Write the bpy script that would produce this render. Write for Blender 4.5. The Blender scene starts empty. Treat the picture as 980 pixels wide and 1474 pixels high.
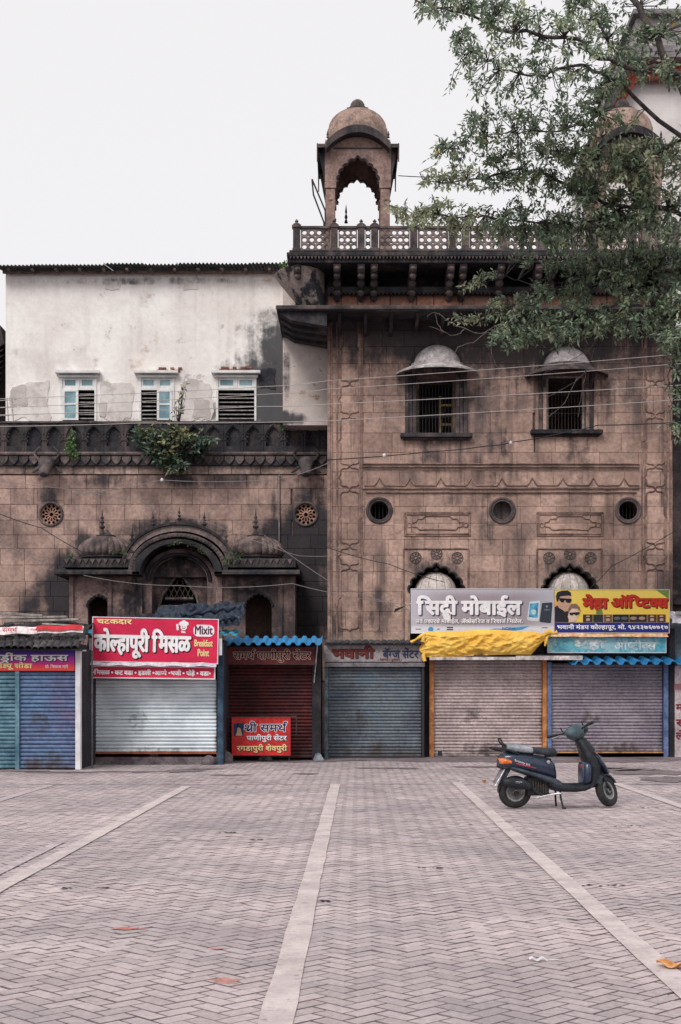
import bpy, bmesh, math, random
from mathutils import Vector, Matrix, Euler
from mathutils.geometry import tessellate_polygon
from mathutils import noise as mnoise
from math import sin, cos, pi, radians, sqrt, atan2

# ------------------------------------------------------------------ camera, sky, sun, exposure
SC = bpy.context.scene
COL = SC.collection
EYE = 1.45            # camera height in metres
F = 2000.0            # focal length, photo pixels (photo 980 x 1474)
CX, HY = 490.0, 998.0 # vertical axis and horizon row
cam = bpy.data.cameras.new('camera')
cam.sensor_fit = 'VERTICAL'; cam.sensor_height = 36.0; cam.lens = F/1474*36.0
cam.shift_y = (HY-737)/1474; cam.clip_end = 2000; cam.clip_start = 0.05
camo = bpy.data.objects.new('camera', cam); COL.objects.link(camo)
camo.location = (0, 0, EYE); camo.rotation_euler = (radians(90), 0, 0)
SC.camera = camo

SUN_EL, SUN_AZ = radians(43), radians(205)
W = bpy.data.worlds.new('World'); SC.world = W; W.use_nodes = True
nt = W.node_tree; nt.nodes.clear()
sky = nt.nodes.new('ShaderNodeTexSky'); sky.sky_type = 'NISHITA'; sky.sun_disc = False
sky.sun_elevation = SUN_EL; sky.sun_rotation = SUN_AZ; sky.air_density = 1.0; sky.dust_density = 4.0
sk = nt.nodes.new('ShaderNodeBackground'); sk.inputs[1].default_value = 0.08
nt.links.new(sky.outputs[0], sk.inputs[0])
ov = nt.nodes.new('ShaderNodeBackground')           # even pale overcast cloud sheet
ov.inputs[0].default_value = (0.775, 0.758, 0.765, 1); ov.inputs[1].default_value = 1.0
mx = nt.nodes.new('ShaderNodeMixShader'); mx.inputs[0].default_value = 0.93
wo = nt.nodes.new('ShaderNodeOutputWorld')
nt.links.new(sk.outputs[0], mx.inputs[1]); nt.links.new(ov.outputs[0], mx.inputs[2]); nt.links.new(mx.outputs[0], wo.inputs[0])

sl = bpy.data.lights.new('sun', 'SUN'); sl.energy = 1.5; sl.angle = radians(22); sl.color = (1.0, 0.965, 0.92)
so = bpy.data.objects.new('sun', sl); COL.objects.link(so)
so.rotation_euler = (radians(90)-SUN_EL, 0, pi-SUN_AZ)   # light comes from behind the camera, high
SC.view_settings.view_transform = 'Standard'; SC.view_settings.look = 'None'
SC.view_settings.exposure = 0.29; SC.view_settings.gamma = 1.0

# ------------------------------------------------------------------ helpers
def PX(px, Y): return (px-CX)*Y/F
def PZ(py, Y): return EYE+(HY-py)*Y/F
def GY(py): return F*EYE/(py-HY)          # distance of a ground point seen at row py
R = random.Random(7)
MATS = {}

def wloc(o):
    v = Vector((0, 0, 0))
    while o is not None:
        v += o.location; o = o.parent
    return v

def tag(o, label=None, cat=None, group=None, kind=None):
    if label: o['label'] = label
    if cat: o['category'] = cat
    if group: o['group'] = group
    if kind: o['kind'] = kind
    return o

def empty(name, loc=(0, 0, 0), parent=None, label=None, cat=None, group=None, kind=None, rot=None):
    o = bpy.data.objects.new(name, None); COL.objects.link(o)
    if parent is not None:
        o.parent = parent; loc = Vector(loc)-wloc(parent)
    o.location = loc
    if rot: o.rotation_euler = rot
    return tag(o, label, cat, group, kind)

class MB:
    def __init__(s): s.v = []; s.f = []
    def add(s, vs, fs):
        n = len(s.v); s.v += [tuple(v) for v in vs]; s.f += [tuple(i+n for i in f) for f in fs]; return s
    def box(s, x0, x1, y0, y1, z0, z1):
        vs = [(x, y, z) for z in (z0, z1) for y in (y0, y1) for x in (x0, x1)]
        return s.add(vs, [(0, 1, 3, 2), (4, 6, 7, 5), (0, 4, 5, 1), (2, 3, 7, 6), (0, 2, 6, 4), (1, 5, 7, 3)])
    def prism(s, loops, t0, t1, axis='y'):
        """loops of 2-D points (first = outline, others = holes) extruded from t0 to t1"""
        M = {'y': lambda a, b, t: (a, t, b), 'x': lambda a, b, t: (t, a, b), 'z': lambda a, b, t: (a, b, t)}[axis]
        tri = tessellate_polygon([[Vector((a, b, 0)) for a, b in L] for L in loops])
        flat = [p for L in loops for p in L]; n = len(flat)
        vs = [M(a, b, t0) for a, b in flat]+[M(a, b, t1) for a, b in flat]
        fs = [tuple(t) for t in tri]+[tuple(i+n for i in reversed(t)) for t in tri]
        k = 0
        for L in loops:
            m = len(L)
            for i in range(m):
                j = (i+1) % m
                fs.append((k+i, k+j, k+j+n, k+i+n))
            k += m
        return s.add(vs, fs)
    def tube(s, pts, r, n=6, cap=True):
        pts = [Vector(p) for p in pts]; m = len(pts)
        rs = r if isinstance(r, (list, tuple)) else [r]*m
        vs = []; up = None
        for i, p in enumerate(pts):
            d = (pts[min(i+1, m-1)]-pts[max(i-1, 0)])
            if d.length < 1e-9: d = Vector((0, 0, 1))
            d.normalize()
            if up is None:
                up = Vector((0, 0, 1)) if abs(d.z) < 0.9 else Vector((0, 1, 0))
            a = d.cross(up)
            if a.length < 1e-6: a = d.cross(Vector((1, 0, 0)))
            a.normalize(); b = a.cross(d).normalized(); up = b
            for k in range(n):
                t = 2*pi*k/n; vs.append(p+(a*cos(t)+b*sin(t))*rs[i])
        fs = [(i*n+k, i*n+(k+1) % n, (i+1)*n+(k+1) % n, (i+1)*n+k) for i in range(m-1) for k in range(n)]
        if cap: fs += [tuple(range(n-1, -1, -1)), tuple((m-1)*n+k for k in range(n))]
        return s.add(vs, fs)
    def lathe(s, prof, c, n=24, sy=1.0, rib=0, ramp=0.0, a0=0.0, a1=2*pi, axis='z'):
        """prof = [(r, h)...] turned about the axis through c"""
        vs = []; full = abs(a1-a0-2*pi) < 1e-6; cols = n if full else n+1
        for (r, h) in prof:
            for k in range(cols):
                t = a0+(a1-a0)*k/n
                q = r*(1+ramp*abs(sin(rib*t/2))) if rib else r
                p = (q*cos(t), q*sin(t)*sy, h)
                if axis == 'y': p = (p[0], p[2], p[1])
                if axis == 'x': p = (p[2], p[0], p[1])
                vs.append((c[0]+p[0], c[1]+p[1], c[2]+p[2]))
        fs = []
        for i in range(len(prof)-1):
            for k in range(n):
                k2 = (k+1) % cols
                fs.append((i*cols+k, i*cols+k2, (i+1)*cols+k2, (i+1)*cols+k))
        if full:
            if prof[0][0] > 1e-4: fs.append(tuple(range(cols-1, -1, -1)))
            if prof[-1][0] > 1e-4: fs.append(tuple((len(prof)-1)*cols+k for k in range(cols)))
        return s.add(vs, fs)
    def torus(s, c, R_, r, n=24, m=8, axis='y', a0=0, a1=2*pi, sx=1, sz=1):
        pts = []
        full = abs(a1-a0-2*pi) < 1e-6
        for k in range(n+1):
            t = a0+(a1-a0)*k/n
            u, w = R_*cos(t)*sx, R_*sin(t)*sz
            pts.append((c[0]+u, c[1], c[2]+w) if axis == 'y' else (c[0], c[1]+u, c[2]+w) if axis == 'x' else (c[0]+u, c[1]+w, c[2]))
        return s.tube(pts, r, m, cap=not full)
    def grid(s, fn, nu, nv):
        vs = [fn(i/nu, j/nv) for j in range(nv+1) for i in range(nu+1)]
        fs = [(j*(nu+1)+i, j*(nu+1)+i+1, (j+1)*(nu+1)+i+1, (j+1)*(nu+1)+i) for j in range(nv) for i in range(nu)]
        return s.add(vs, fs)
    def sheet(s, fn, nu, nv, th=0.004):
        """a thin shell: grid plus an offset copy along -n, with edges"""
        g = [[Vector(fn(i/nu, j/nv)) for i in range(nu+1)] for j in range(nv+1)]
        vs = [p for row in g for p in row]
        off = []
        for j in range(nv+1):
            for i in range(nu+1):
                a = g[j][min(i+1, nu)]-g[j][max(i-1, 0)]; b = g[min(j+1, nv)][i]-g[max(j-1, 0)][i]
                nn = a.cross(b)
                nn = nn.normalized() if nn.length > 1e-9 else Vector((0, 0, 1))
                off.append(g[j][i]-nn*th)
        N = len(vs); w = nu+1
        fs = [(j*w+i, j*w+i+1, (j+1)*w+i+1, (j+1)*w+i) for j in range(nv) for i in range(nu)]
        fs += [tuple(N+q for q in reversed(f)) for f in list(fs)]
        rim = [i for i in range(w)]+[j*w+nu for j in range(1, nv+1)]+[nv*w+i for i in range(nu-1, -1, -1)]+[j*w for j in range(nv-1, 0, -1)]
        for k in range(len(rim)):
            a, b = rim[k], rim[(k+1) % len(rim)]
            fs.append((a, b, b+N, a+N))
        return s.add(vs+off, fs)
    def loft(s, secs, closed=False):
        """secs: list of rings with equal numbers of points"""
        n = len(secs[0]); vs = [p for r in secs for p in r]
        fs = [(i*n+k, i*n+(k+1) % n, (i+1)*n+(k+1) % n, (i+1)*n+k) for i in range(len(secs)-1) for k in range(n)]
        fs += [tuple(range(n-1, -1, -1)), tuple((len(secs)-1)*n+k for k in range(n))]
        return s.add(vs, fs)
    def mesh(s, name, mat=None, off=(0, 0, 0), smooth=None, recalc=True):
        m = bpy.data.meshes.new(name)
        ox, oy, oz = off
        m.from_pydata([(x-ox, y-oy, z-oz) for x, y, z in s.v], [], s.f)
        if recalc:
            b = bmesh.new(); b.from_mesh(m); bmesh.ops.recalc_face_normals(b, faces=b.faces); b.to_mesh(m); b.free()
        if smooth is not None:
            m.polygons.foreach_set('use_smooth', [True]*len(m.polygons)); m.set_sharp_from_angle(angle=radians(smooth))
        if mat is not None: m.materials.append(mat)
        return m
    def build(s, name, mat, parent=None, smooth=None, local=False, kind=None, label=None, cat=None, group=None, bevel=0, recalc=True):
        off = (0, 0, 0) if (local or parent is None) else tuple(wloc(parent))
        o = bpy.data.objects.new(name, s.mesh(name, mat, off, smooth, recalc)); COL.objects.link(o)
        if parent is not None: o.parent = parent
        if bevel:
            md = o.modifiers.new('bevel', 'BEVEL'); md.width = bevel; md.segments = 2; md.limit_method = 'ANGLE'; md.angle_limit = radians(40)
        return tag(o, label, cat, group, kind)

def inst(name, mesh, loc, parent, scale=None, rot=None, **k):
    o = bpy.data.objects.new(name, mesh); COL.objects.link(o)
    o.parent = parent; o.location = Vector(loc)-wloc(parent) if parent is not None else loc
    if scale: o.scale = scale
    if rot: o.rotation_euler = rot
    return tag(o, **k)

def copy_tree(o, parent=None):
    c = o.copy(); COL.objects.link(c); c.parent = parent
    for ch in o.children: copy_tree(ch, c)
    return c

# ------------------------------------------------------------------ materials
def rgb(h):
    """sRGB hex -> linear"""
    v = [int(h[i:i+2], 16)/255 for i in (0, 2, 4)]
    return tuple(((c+0.055)/1.055)**2.4 if c > 0.04045 else c/12.92 for c in v)

def surf(name, c1, c2=None, scale=1.5, rough=0.9, bump=0.15, bscale=30, streak=None, stains=None, staincol=(0.012, 0.013, 0.018),
         objrand=0.0, isl=0.0, metal=0.0, spots=None, grain=0.25, stainnoise=1.6, contrast=(0.35, 0.65), spec=0.3, coat=0, grad=None, trans=0, local=False, dirt=None):
    if name in MATS: return MATS[name]
    m = bpy.data.materials.new(name); m.use_nodes = True; MATS[name] = m
    N = m.node_tree.nodes; L = m.node_tree.links
    b = N['Principled BSDF']; b.inputs['Roughness'].default_value = rough; b.inputs['Metallic'].default_value = metal
    b.inputs['Specular IOR Level'].default_value = spec
    if coat: b.inputs['Coat Weight'].default_value = coat; b.inputs['Coat Roughness'].default_value = 0.15
    def new(t, **k):
        n = N.new(t)
        for a, v in k.items(): setattr(n, a, v)
        return n
    def plug(sock, v):
        if hasattr(v, 'is_linked') or hasattr(v, 'links'): L.new(v, sock)
        else: sock.default_value = v
    if local: pos = new('ShaderNodeTexCoord').outputs['Object']
    else: pos = new('ShaderNodeNewGeometry').outputs['Position']
    def noise(sc, det=6, vec=None, rgh=0.6):
        n = new('ShaderNodeTexNoise'); n.inputs['Scale'].default_value = sc; n.inputs['Detail'].default_value = det
        n.inputs['Roughness'].default_value = rgh; L.new(vec if vec is not None else pos, n.inputs['Vector']); return n.outputs['Fac']
    def ramp(v, lo, hi, a=0.0, bb=1.0):
        n = new('ShaderNodeMapRange'); n.interpolation_type = 'SMOOTHSTEP'; L.new(v, n.inputs[0])
        for i, q in zip((1, 2, 3, 4), (lo, hi, a, bb)): n.inputs[i].default_value = q
        return n.outputs[0]
    def mix(f, a, c, mode='MIX'):
        n = new('ShaderNodeMix', data_type='RGBA', blend_type=mode)
        plug(n.inputs[0], f)
        for sk_, v in ((n.inputs[6], a), (n.inputs[7], c)):
            if isinstance(v, tuple): sk_.default_value = (*v[:3], 1)
            else: L.new(v, sk_)
        return n.outputs[2]
    def math_(op, a, c=None):
        n = new('ShaderNodeMath', operation=op); plug(n.inputs[0], a)
        if c is not None: plug(n.inputs[1], c)
        return n.outputs[0]
    def vscale(vec):
        n = new('ShaderNodeVectorMath', operation='MULTIPLY'); L.new(pos, n.inputs[0]); n.inputs[1].default_value = vec; return n.outputs[0]
    col = mix(ramp(noise(scale), *contrast), c1, c2 if c2 else c1)
    if grad:   # (axis index, v0, v1, colour) printed gradient
        sx = new('ShaderNodeSeparateXYZ'); L.new(pos, sx.inputs[0]); 
        for (ax, v0, v1, gc) in grad: col = mix(ramp(sx.outputs[ax], v0, v1), col, gc)
    if grain:
        g = ramp(noise(bscale*0.5, 5), 0.3, 0.7, 1-grain, 1+grain)
        n = new('ShaderNodeVectorMath', operation='SCALE'); L.new(col, n.inputs[0]); L.new(g, n.inputs[3]); col = n.outputs[0]
    if objrand:
        oi = new('ShaderNodeObjectInfo'); g = ramp(oi.outputs['Random'], 0, 1, 1-objrand, 1+objrand)
        n = new('ShaderNodeVectorMath', operation='SCALE'); L.new(col, n.inputs[0]); L.new(g, n.inputs[3]); col = n.outputs[0]
    if isl:
        oi = new('ShaderNodeNewGeometry'); g = ramp(oi.outputs['Random Per Island'], 0, 1, 1-isl, 1+isl)
        n = new('ShaderNodeVectorMath', operation='SCALE'); L.new(col, n.inputs[0]); L.new(g, n.inputs[3]); col = n.outputs[0]
    if streak:   # (amount, colour, freq)
        amt, sc_, fr = streak
        s1 = noise(1.0, 5, vscale((fr, fr, fr*0.07)), 0.65); s2 = noise(0.9, 3)
        col = mix(math_('MULTIPLY', math_('MULTIPLY', ramp(s1, 0.46, 0.68), ramp(s2, 0.34, 0.56)), amt), col, sc_)
    if spots:    # (scale, lo, hi, colour, amount)
        for (ss, lo, hi, sc_, am) in spots:
            col = mix(math_('MULTIPLY', ramp(noise(ss, 7, None, 0.68), lo, hi), am), col, sc_)
    if stains:
        acc = None
        wob = noise(stainnoise, 8, None, 0.7); wob2 = noise(1.0, 5, vscale((5, 5, 0.45)), 0.65)
        for (x, z, rx, rz, st) in stains:
            n = new('ShaderNodeVectorMath', operation='SUBTRACT'); L.new(pos, n.inputs[0]); n.inputs[1].default_value = (x, 0, z)
            q = new('ShaderNodeVectorMath', operation='MULTIPLY'); L.new(n.outputs[0], q.inputs[0]); q.inputs[1].default_value = (1/rx, 0, 1/rz)
            ln = new('ShaderNodeVectorMath', operation='LENGTH'); L.new(q.outputs[0], ln.inputs[0])
            e = ramp(ln.outputs['Value'], 0.25, 1.15, st, 0.0)
            acc = e if acc is None else math_('MAXIMUM', acc, e)
        w_ = math_('ADD', ramp(wob, 0.3, 0.7, -0.3, 0.3), ramp(wob2, 0.3, 0.7, -0.16, 0.16))
        msk = ramp(math_('ADD', acc, math_('MULTIPLY', w_, math_('MINIMUM', math_('MULTIPLY', acc, 4.0), 1.0))), 0.12, 0.85)
        col = mix(math_('MULTIPLY', msk, 0.93), col, staincol)
    if dirt:
        ao = new('ShaderNodeMapRange')
    L.new(col, b.inputs['Base Color'])
    if bump:
        bn = new('ShaderNodeBump'); bn.inputs['Strength'].default_value = min(1.0, bump*2); bn.inputs['Distance'].default_value = 0.02
        L.new(noise(bscale, 8, None, 0.65), bn.inputs['Height']); L.new(bn.outputs[0], b.inputs['Normal'])
    if rough < 0.85:
        L.new(ramp(noise(bscale*0.3), 0.3, 0.7, max(0.05, rough-0.12), min(1, rough+0.18)), b.inputs['Roughness'])
    if trans:
        tr = new('ShaderNodeBsdfTranslucent'); L.new(col, tr.inputs[0]); ms = new('ShaderNodeMixShader'); ms.inputs[0].default_value = trans
        L.new(b.outputs[0], ms.inputs[1]); L.new(tr.outputs[0], ms.inputs[2]); L.new(ms.outputs[0], N['Material Output'].inputs[0])
    return m

def flat(name, c, rough=0.6, **k):
    return surf(name, c, tuple(q*0.88 for q in c), scale=3, rough=rough, bump=k.pop('bump', 0.03), grain=k.pop('grain', 0.08), **k)

# ------------------------------------------------------------------ Devanagari lettering
GL = {}
def glyph(ch, off):
    key = (ch, off)
    if key in GL: return GL[key]
    c = bpy.data.curves.new('g', 'FONT'); c.resolution_u = 3; c.offset = off
    o = bpy.data.objects.new('g', c); COL.objects.link(o)
    def read(body):
        c.body = body; bpy.context.view_layer.update()
        dg = bpy.context.evaluated_depsgraph_get(); e = o.evaluated_get(dg); m = e.to_mesh()
        r = ([(v.co.x, v.co.y) for v in m.vertices], [tuple(p.vertices) for p in m.polygons]); e.to_mesh_clear(); return r
    v, f = read(ch)
    bar = '।'
    v1, _ = read(bar); v2, _ = read(ch+bar)
    adv = max(p[0] for p in v2)-max(p[0] for p in v1)
    bpy.data.objects.remove(o); bpy.data.curves.remove(c)
    GL[key] = (v, f, adv); return GL[key]

def clip_half(v, f, x):
    b = bmesh.new(); vv = [b.verts.new((p[0], p[1], 0)) for p in v]
    for q in f:
        try: b.faces.new([vv[i] for i in q])
        except ValueError: pass
    bmesh.ops.bisect_plane(b, geom=b.verts[:]+b.edges[:]+b.faces[:], plane_co=(x, 0, 0), plane_no=(1, 0, 0), clear_outer=True)
    b.verts.index_update()
    r = ([(p.co.x, p.co.y) for p in b.verts], [tuple(q.index for q in fc.verts) for fc in b.faces]); b.free(); return r

def stroke(pts, w):
    v = []; f = []
    for i in range(len(pts)-1):
        (x0, y0), (x1, y1) = pts[i], pts[i+1]; d = math.hypot(x1-x0, y1-y0); nx, ny = -(y1-y0)/d*w/2, (x1-x0)/d*w/2
        ex, ey = (x1-x0)/d*w*0.2, (y1-y0)/d*w*0.2
        k = len(v); v += [(x0+nx-ex, y0+ny-ey), (x0-nx-ex, y0-ny-ey), (x1-nx+ex, y1-ny+ey), (x1+nx+ex, y1+ny+ey)]; f.append((k, k+1, k+2, k+3))
    return v, f

CONS = set('कखगघचछजझटठडढणतथदधनपफबभमयरलळवशषसह')
def shape(text, off=0.0):
    """lay out a Devanagari or Latin string -> verts, faces, width"""
    V = []; Fc = []; x = 0.0
    sw = 0.085+2*off
    def put(v, f, dx, dy=0, sx=1, sy=1):
        k = len(V); V.extend([(p[0]*sx+dx, p[1]*sy+dy) for p in v]); Fc.extend([tuple(i+k for i in q) for q in f])
    i = 0; n = len(text)
    while i < n:
        ch = text[i]
        if ch == ' ': x += 0.26; i += 1; continue
        if ch not in CONS:
            v, f, a = glyph(ch, off); put(v, f, x); x += a; i += 1; continue
        cl = [ch]; i += 1
        while i+1 < n and text[i] == '्' and text[i+1] in CONS: cl.append(text[i+1]); i += 2
        marks = []
        while i < n and text[i] in 'ािीुूृेैोौंँॅॉः': marks.append(text[i]); i += 1
        reph = len(cl) > 1 and cl[0] == 'र'
        if reph: cl = cl[1:]
        if 'ि' in marks:
            v, f, a = glyph('ि', off); put(v, f, x); x += a; marks.remove('ि')
        rak = len(cl) > 1 and cl[-1] == 'र'
        if rak: cl = cl[:-1]
        if cl == ['द', 'ध']:
            v, f, a = glyph('द', off); put(v, f, x); v, f, _ = glyph('ध', off); put(v, f, x+0.13, -0.3, 0.66, 0.6); x += a+.02
        else:
            for q in cl[:-1]:
                v, f, a = glyph(q, off)
                cut = 0.40 if q == 'क' else a-0.19
                v, f = clip_half(v, f, cut); put(v, f, x); x += cut
            v, f, a = glyph(cl[-1], off); put(v, f, x); x0 = x; x += a
            if rak:
                if cl[-1] == 'ड': v, f = stroke([(x0+0.12, -0.2), (x0+0.3, -0.05), (x0+0.48, -0.2)], sw*0.8)
                else: v, f = stroke([(x-0.16, 0.27), (x-0.3, 0.17), (x-0.46, 0.06)], sw)
                put(v, f, 0)
        for q in marks:
            v, f, a = glyph(q, off); put(v, f, x); x += a
        if reph:
            xe = x-0.13
            v, f = stroke([(xe, 0.6), (xe-0.03, 0.7), (xe+0.0, 0.8), (xe+0.1, 0.86), (xe+0.19, 0.82)], sw*0.9); put(v, f, 0)
    return V, Fc, x

def lettering(parent, text, px0, px1, top, base, mat, Y, off=0.012, dy=0.0, name='lettering', shift=(0, 0), cap=0.622, label=None, slant=0.0):
    """flat print: the head line sits at photo row `top`, the feet at `base`"""
    V, Fc, w = shape(text, 0.0)
    x0, x1 = PX(px0, Y), PX(px1, Y); zb, zt = PZ(base, Y), PZ(top, Y)
    lo = min(v[0] for v in V); hi = max(v[0] for v in V)
    sx = (x1-x0)/(hi-lo); sz = (zt-zb)/cap
    mb = MB(); nd = 1 if off < 0.005 else 8 if off < .04 else 14
    for q in range(nd):
        ex, ez = (0, 0) if nd == 1 else (off*cos(2*pi*q/nd), off*sin(2*pi*q/nd))
        mb.add([(x0+(a-lo)*sx+b*sz*slant+shift[0]+ex*sz, Y-dy-q*.00015, zb+b*sz+shift[1]+ez*sz) for a, b in V], Fc)
    o = mb.build(name, mat, parent, recalc=False)
    if label: o['label'] = label
    return o
# ------------------------------------------------------------------ depths (metres from the camera)
YT, YL, YS = 34.0, 36.0, 31.3
SOOT = (0.03, 0.031, 0.04)
def T(px): return PX(px, YT)
def TZ(py): return PZ(py, YT)
tower_dark = [(T(720), TZ(478), 7, 1.5, 1.0), (T(720), TZ(520), 6, 2.0, 0.55), (T(625), TZ(520), 1.5, .8, .75), (T(820), TZ(520), 1.3, .7, .75), (T(627), TZ(560), 1.1, 1.1, .6), (T(820), TZ(560), 1.1, 1.3, .6),  # opens with a broad dark band across the wall top below the eave
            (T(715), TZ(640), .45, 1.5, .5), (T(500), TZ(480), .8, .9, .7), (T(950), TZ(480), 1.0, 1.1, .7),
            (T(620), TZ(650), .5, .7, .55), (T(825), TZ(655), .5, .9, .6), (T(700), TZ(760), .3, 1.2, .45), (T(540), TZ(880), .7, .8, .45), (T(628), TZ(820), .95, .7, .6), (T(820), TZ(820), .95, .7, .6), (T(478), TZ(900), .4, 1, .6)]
M_tower = surf('tower_stone', rgb('c6a698'), rgb('9a8076'), scale=0.75, bump=.3, bscale=22, objrand=.12, streak=(.8, (.075, .06, .06), 2.2), stains=tower_dark, staincol=(.05, .045, .05),
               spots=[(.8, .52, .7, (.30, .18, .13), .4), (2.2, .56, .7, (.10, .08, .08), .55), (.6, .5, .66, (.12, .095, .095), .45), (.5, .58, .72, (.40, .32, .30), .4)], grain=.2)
def Lx(px): return PX(px, YL)
def Lz(py): return PZ(py, YL)
left_st = [(Lx(432), Lz(800), 1.0, 1.6, 1.3), (Lx(440), Lz(870), 1.2, 1.2, 1.2), (Lx(92), Lz(850), .9, .9, 1.35), (Lx(122), Lz(795), .45, .7, 1.0), (Lx(258), Lz(765), 1.9, .5, .9), (Lx(395), Lz(770), .6, .6, .9), (Lx(262), Lz(690), .9, .35, .6), (Lx(70), Lz(715), .35, .55, .7), (Lx(440), Lz(720), .45, .6, .7), (Lx(455), Lz(780), .8, 1.9, .95), (Lx(425), Lz(830), 1.1, 1.4, 1.0), (Lx(100), Lz(840), .9, 1.1, 1.0), (Lx(60), Lz(880), .9, .9, .6), (Lx(90), Lz(820), .5, .6, .9),
           (Lx(95), Lz(860), .7, 1.0, .95), (Lx(120), Lz(780), .5, .5, .5), (Lx(258), Lz(775), 2.3, .8, .75), (Lx(240), Lz(690), 4.5, .3, .45), (Lx(410), Lz(800), .9, .9, .95), (Lx(430), Lz(860), 1.0, 1.1, 1), (Lx(395), Lz(720), .16, 1.0, .35), (Lx(205), Lz(770), .6, .4, .5), (Lx(313), Lz(770), .6, .4, .5)]
M_hall = surf('hall_stone', rgb('b5998e'), rgb('806b66'), scale=1.1, bump=.35, bscale=22, objrand=.14, streak=(.5, (.07, .055, .055), 2.8), stains=left_st, staincol=(.028, .028, .036),
              spots=[(1.0, .54, .7, (.24, .17, .14), .4), (2.8, .58, .72, (.09, .075, .08), .55)], grain=.2)
M_mould = surf('weathered_moulding', rgb('a3877c'), rgb('6f5a55'), scale=2.2, bump=.3, streak=(.7, (.06, .05, .05), 3))
M_joint = surf('mortar_joint', rgb('7a625d'), rgb('5d4b49'), stains=None)
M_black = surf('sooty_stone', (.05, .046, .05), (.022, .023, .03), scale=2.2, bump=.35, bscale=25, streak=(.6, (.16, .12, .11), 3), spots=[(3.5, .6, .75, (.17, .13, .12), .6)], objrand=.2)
M_midst = surf('weathered_dark_stone', (.15, .115, .11), (.05, .045, .05), scale=2.0, bump=.35, bscale=25, streak=(.6, (.03, .03, .036), 3), spots=[(3.2, .56, .72, (.27, .2, .18), .55)], objrand=.2)
M_orange = surf('orange_frieze_stone', rgb('b07c68'), rgb('8a6a60'), scale=1.2, bump=.25, objrand=.22, streak=(.6, (.1, .075, .07), 2.5))
M_domew = surf('whitewashed_dome', rgb('cdc6c6'), rgb('a19a9c'), scale=3, bump=.15, streak=(.75, (.16, .13, .14), 5), spots=[(4, .56, .72, (.2, .17, .17), .6)])
M_domeb = surf('bare_dome_plaster', rgb('a88e82'), rgb('7d6a62'), scale=4, bump=.3, bscale=40, spots=[(9, .55, .68, (.14, .11, .11), .7), (2, .55, .7, (.2, .16, .16), .5)])
M_sooted = surf('kiosk_stone', rgb('a68a80'), rgb('7d6863'), scale=1.6, bump=.25, streak=(.6, (.06, .05, .055), 3), spots=[(1.8, .55, .7, (.07, .06, .065), .6)])
white_st = [(Lx(388), Lz(560), 1.25, 1.5, 1.25), (Lx(402), Lz(500), .8, 1.5, 1.1), (Lx(340), Lz(590), 1.6, .7, .45), (Lx(150), Lz(604), 3.2, .22, .5), (Lx(380), Lz(480), 1.1, 1.0, .5), (Lx(365), Lz(520), 1.0, .6, .6), (Lx(420), Lz(600), .9, .5, .95), (Lx(345), Lz(520), .9, .3, .5), (Lx(395), Lz(590), .9, .8, 1.0), (Lx(30), Lz(600), .5, .3, .3), (Lx(210), Lz(393), 4.5, .14, .35)]
M_plaster = surf('old_white_plaster', rgb('f5f2ef'), rgb('ebe4e0'), scale=.8, bump=.2, bscale=14, stains=white_st, staincol=(.04, .042, .052), grain=.05,
                 spots=[(.55, .52, .66, rgb('c9bfbc'), .5), (2.2, .6, .68, rgb('a89d9d'), .6), (5, .64, .72, rgb('8f8078'), .5), (1.1, .60, .72, rgb('cdb09a'), .5)], streak=(.35, rgb('b8aeab'), 1.8))
tcol = [(PX(436, YT), PZ(505, YT), .5, .45, .8)]
M_plaster2 = surf('peeling_cream_plaster', rgb('e0d5cf'), rgb('cdbfb9'), scale=1, bump=.3, bscale=12, spots=[(3, .58, .66, rgb('9a7a5a'), .7), (6, .6, .68, rgb('5e4c42'), .6)],
                  stains=[(PX(410, 35), PZ(600, 35), .7, .25, .9), (PX(412, 35), PZ(530, 35), .13, .9, .6), (PX(440, 35), PZ(475, 35), .7, .28, .9)], staincol=(.05, .05, .06), grain=.06)
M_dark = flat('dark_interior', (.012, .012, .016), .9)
M_wood = surf('weathered_wood', rgb('7d6a60'), rgb('4c4341'), scale=5, bump=.2, streak=(.5, (.05, .04, .04), 8))
M_winw = surf('white_window_paint', rgb('ecebea'), rgb('d6d5d5'), scale=4, rough=.6, bump=.06, grain=.06, spots=[(7, .66, .74, rgb('8a8a88'), .5)])
M_glass = surf('blue_window_glass', rgb('8fb0b8'), rgb('5f8490'), scale=2, rough=.25, bump=.02, spec=.6, grain=.05)
M_iron = flat('dark_iron', (.03, .03, .035), .6)
M_ironl = surf('pale_iron', rgb('b4b0ac'), rgb('8a8480'), scale=9, rough=.6, bump=.05)
M_ironr = surf('rusty_iron', (.09, .05, .04), (.04, .032, .032), scale=9, rough=.8)
M_sheet = surf('dark_roof_sheet', (.035, .035, .042), (.075, .065, .065), scale=5, rough=.7, bump=.1)
M_brick = surf('exposed_brick', rgb('8a5a4c'), rgb('6a4a44'), scale=6, objrand=.25)

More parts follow.
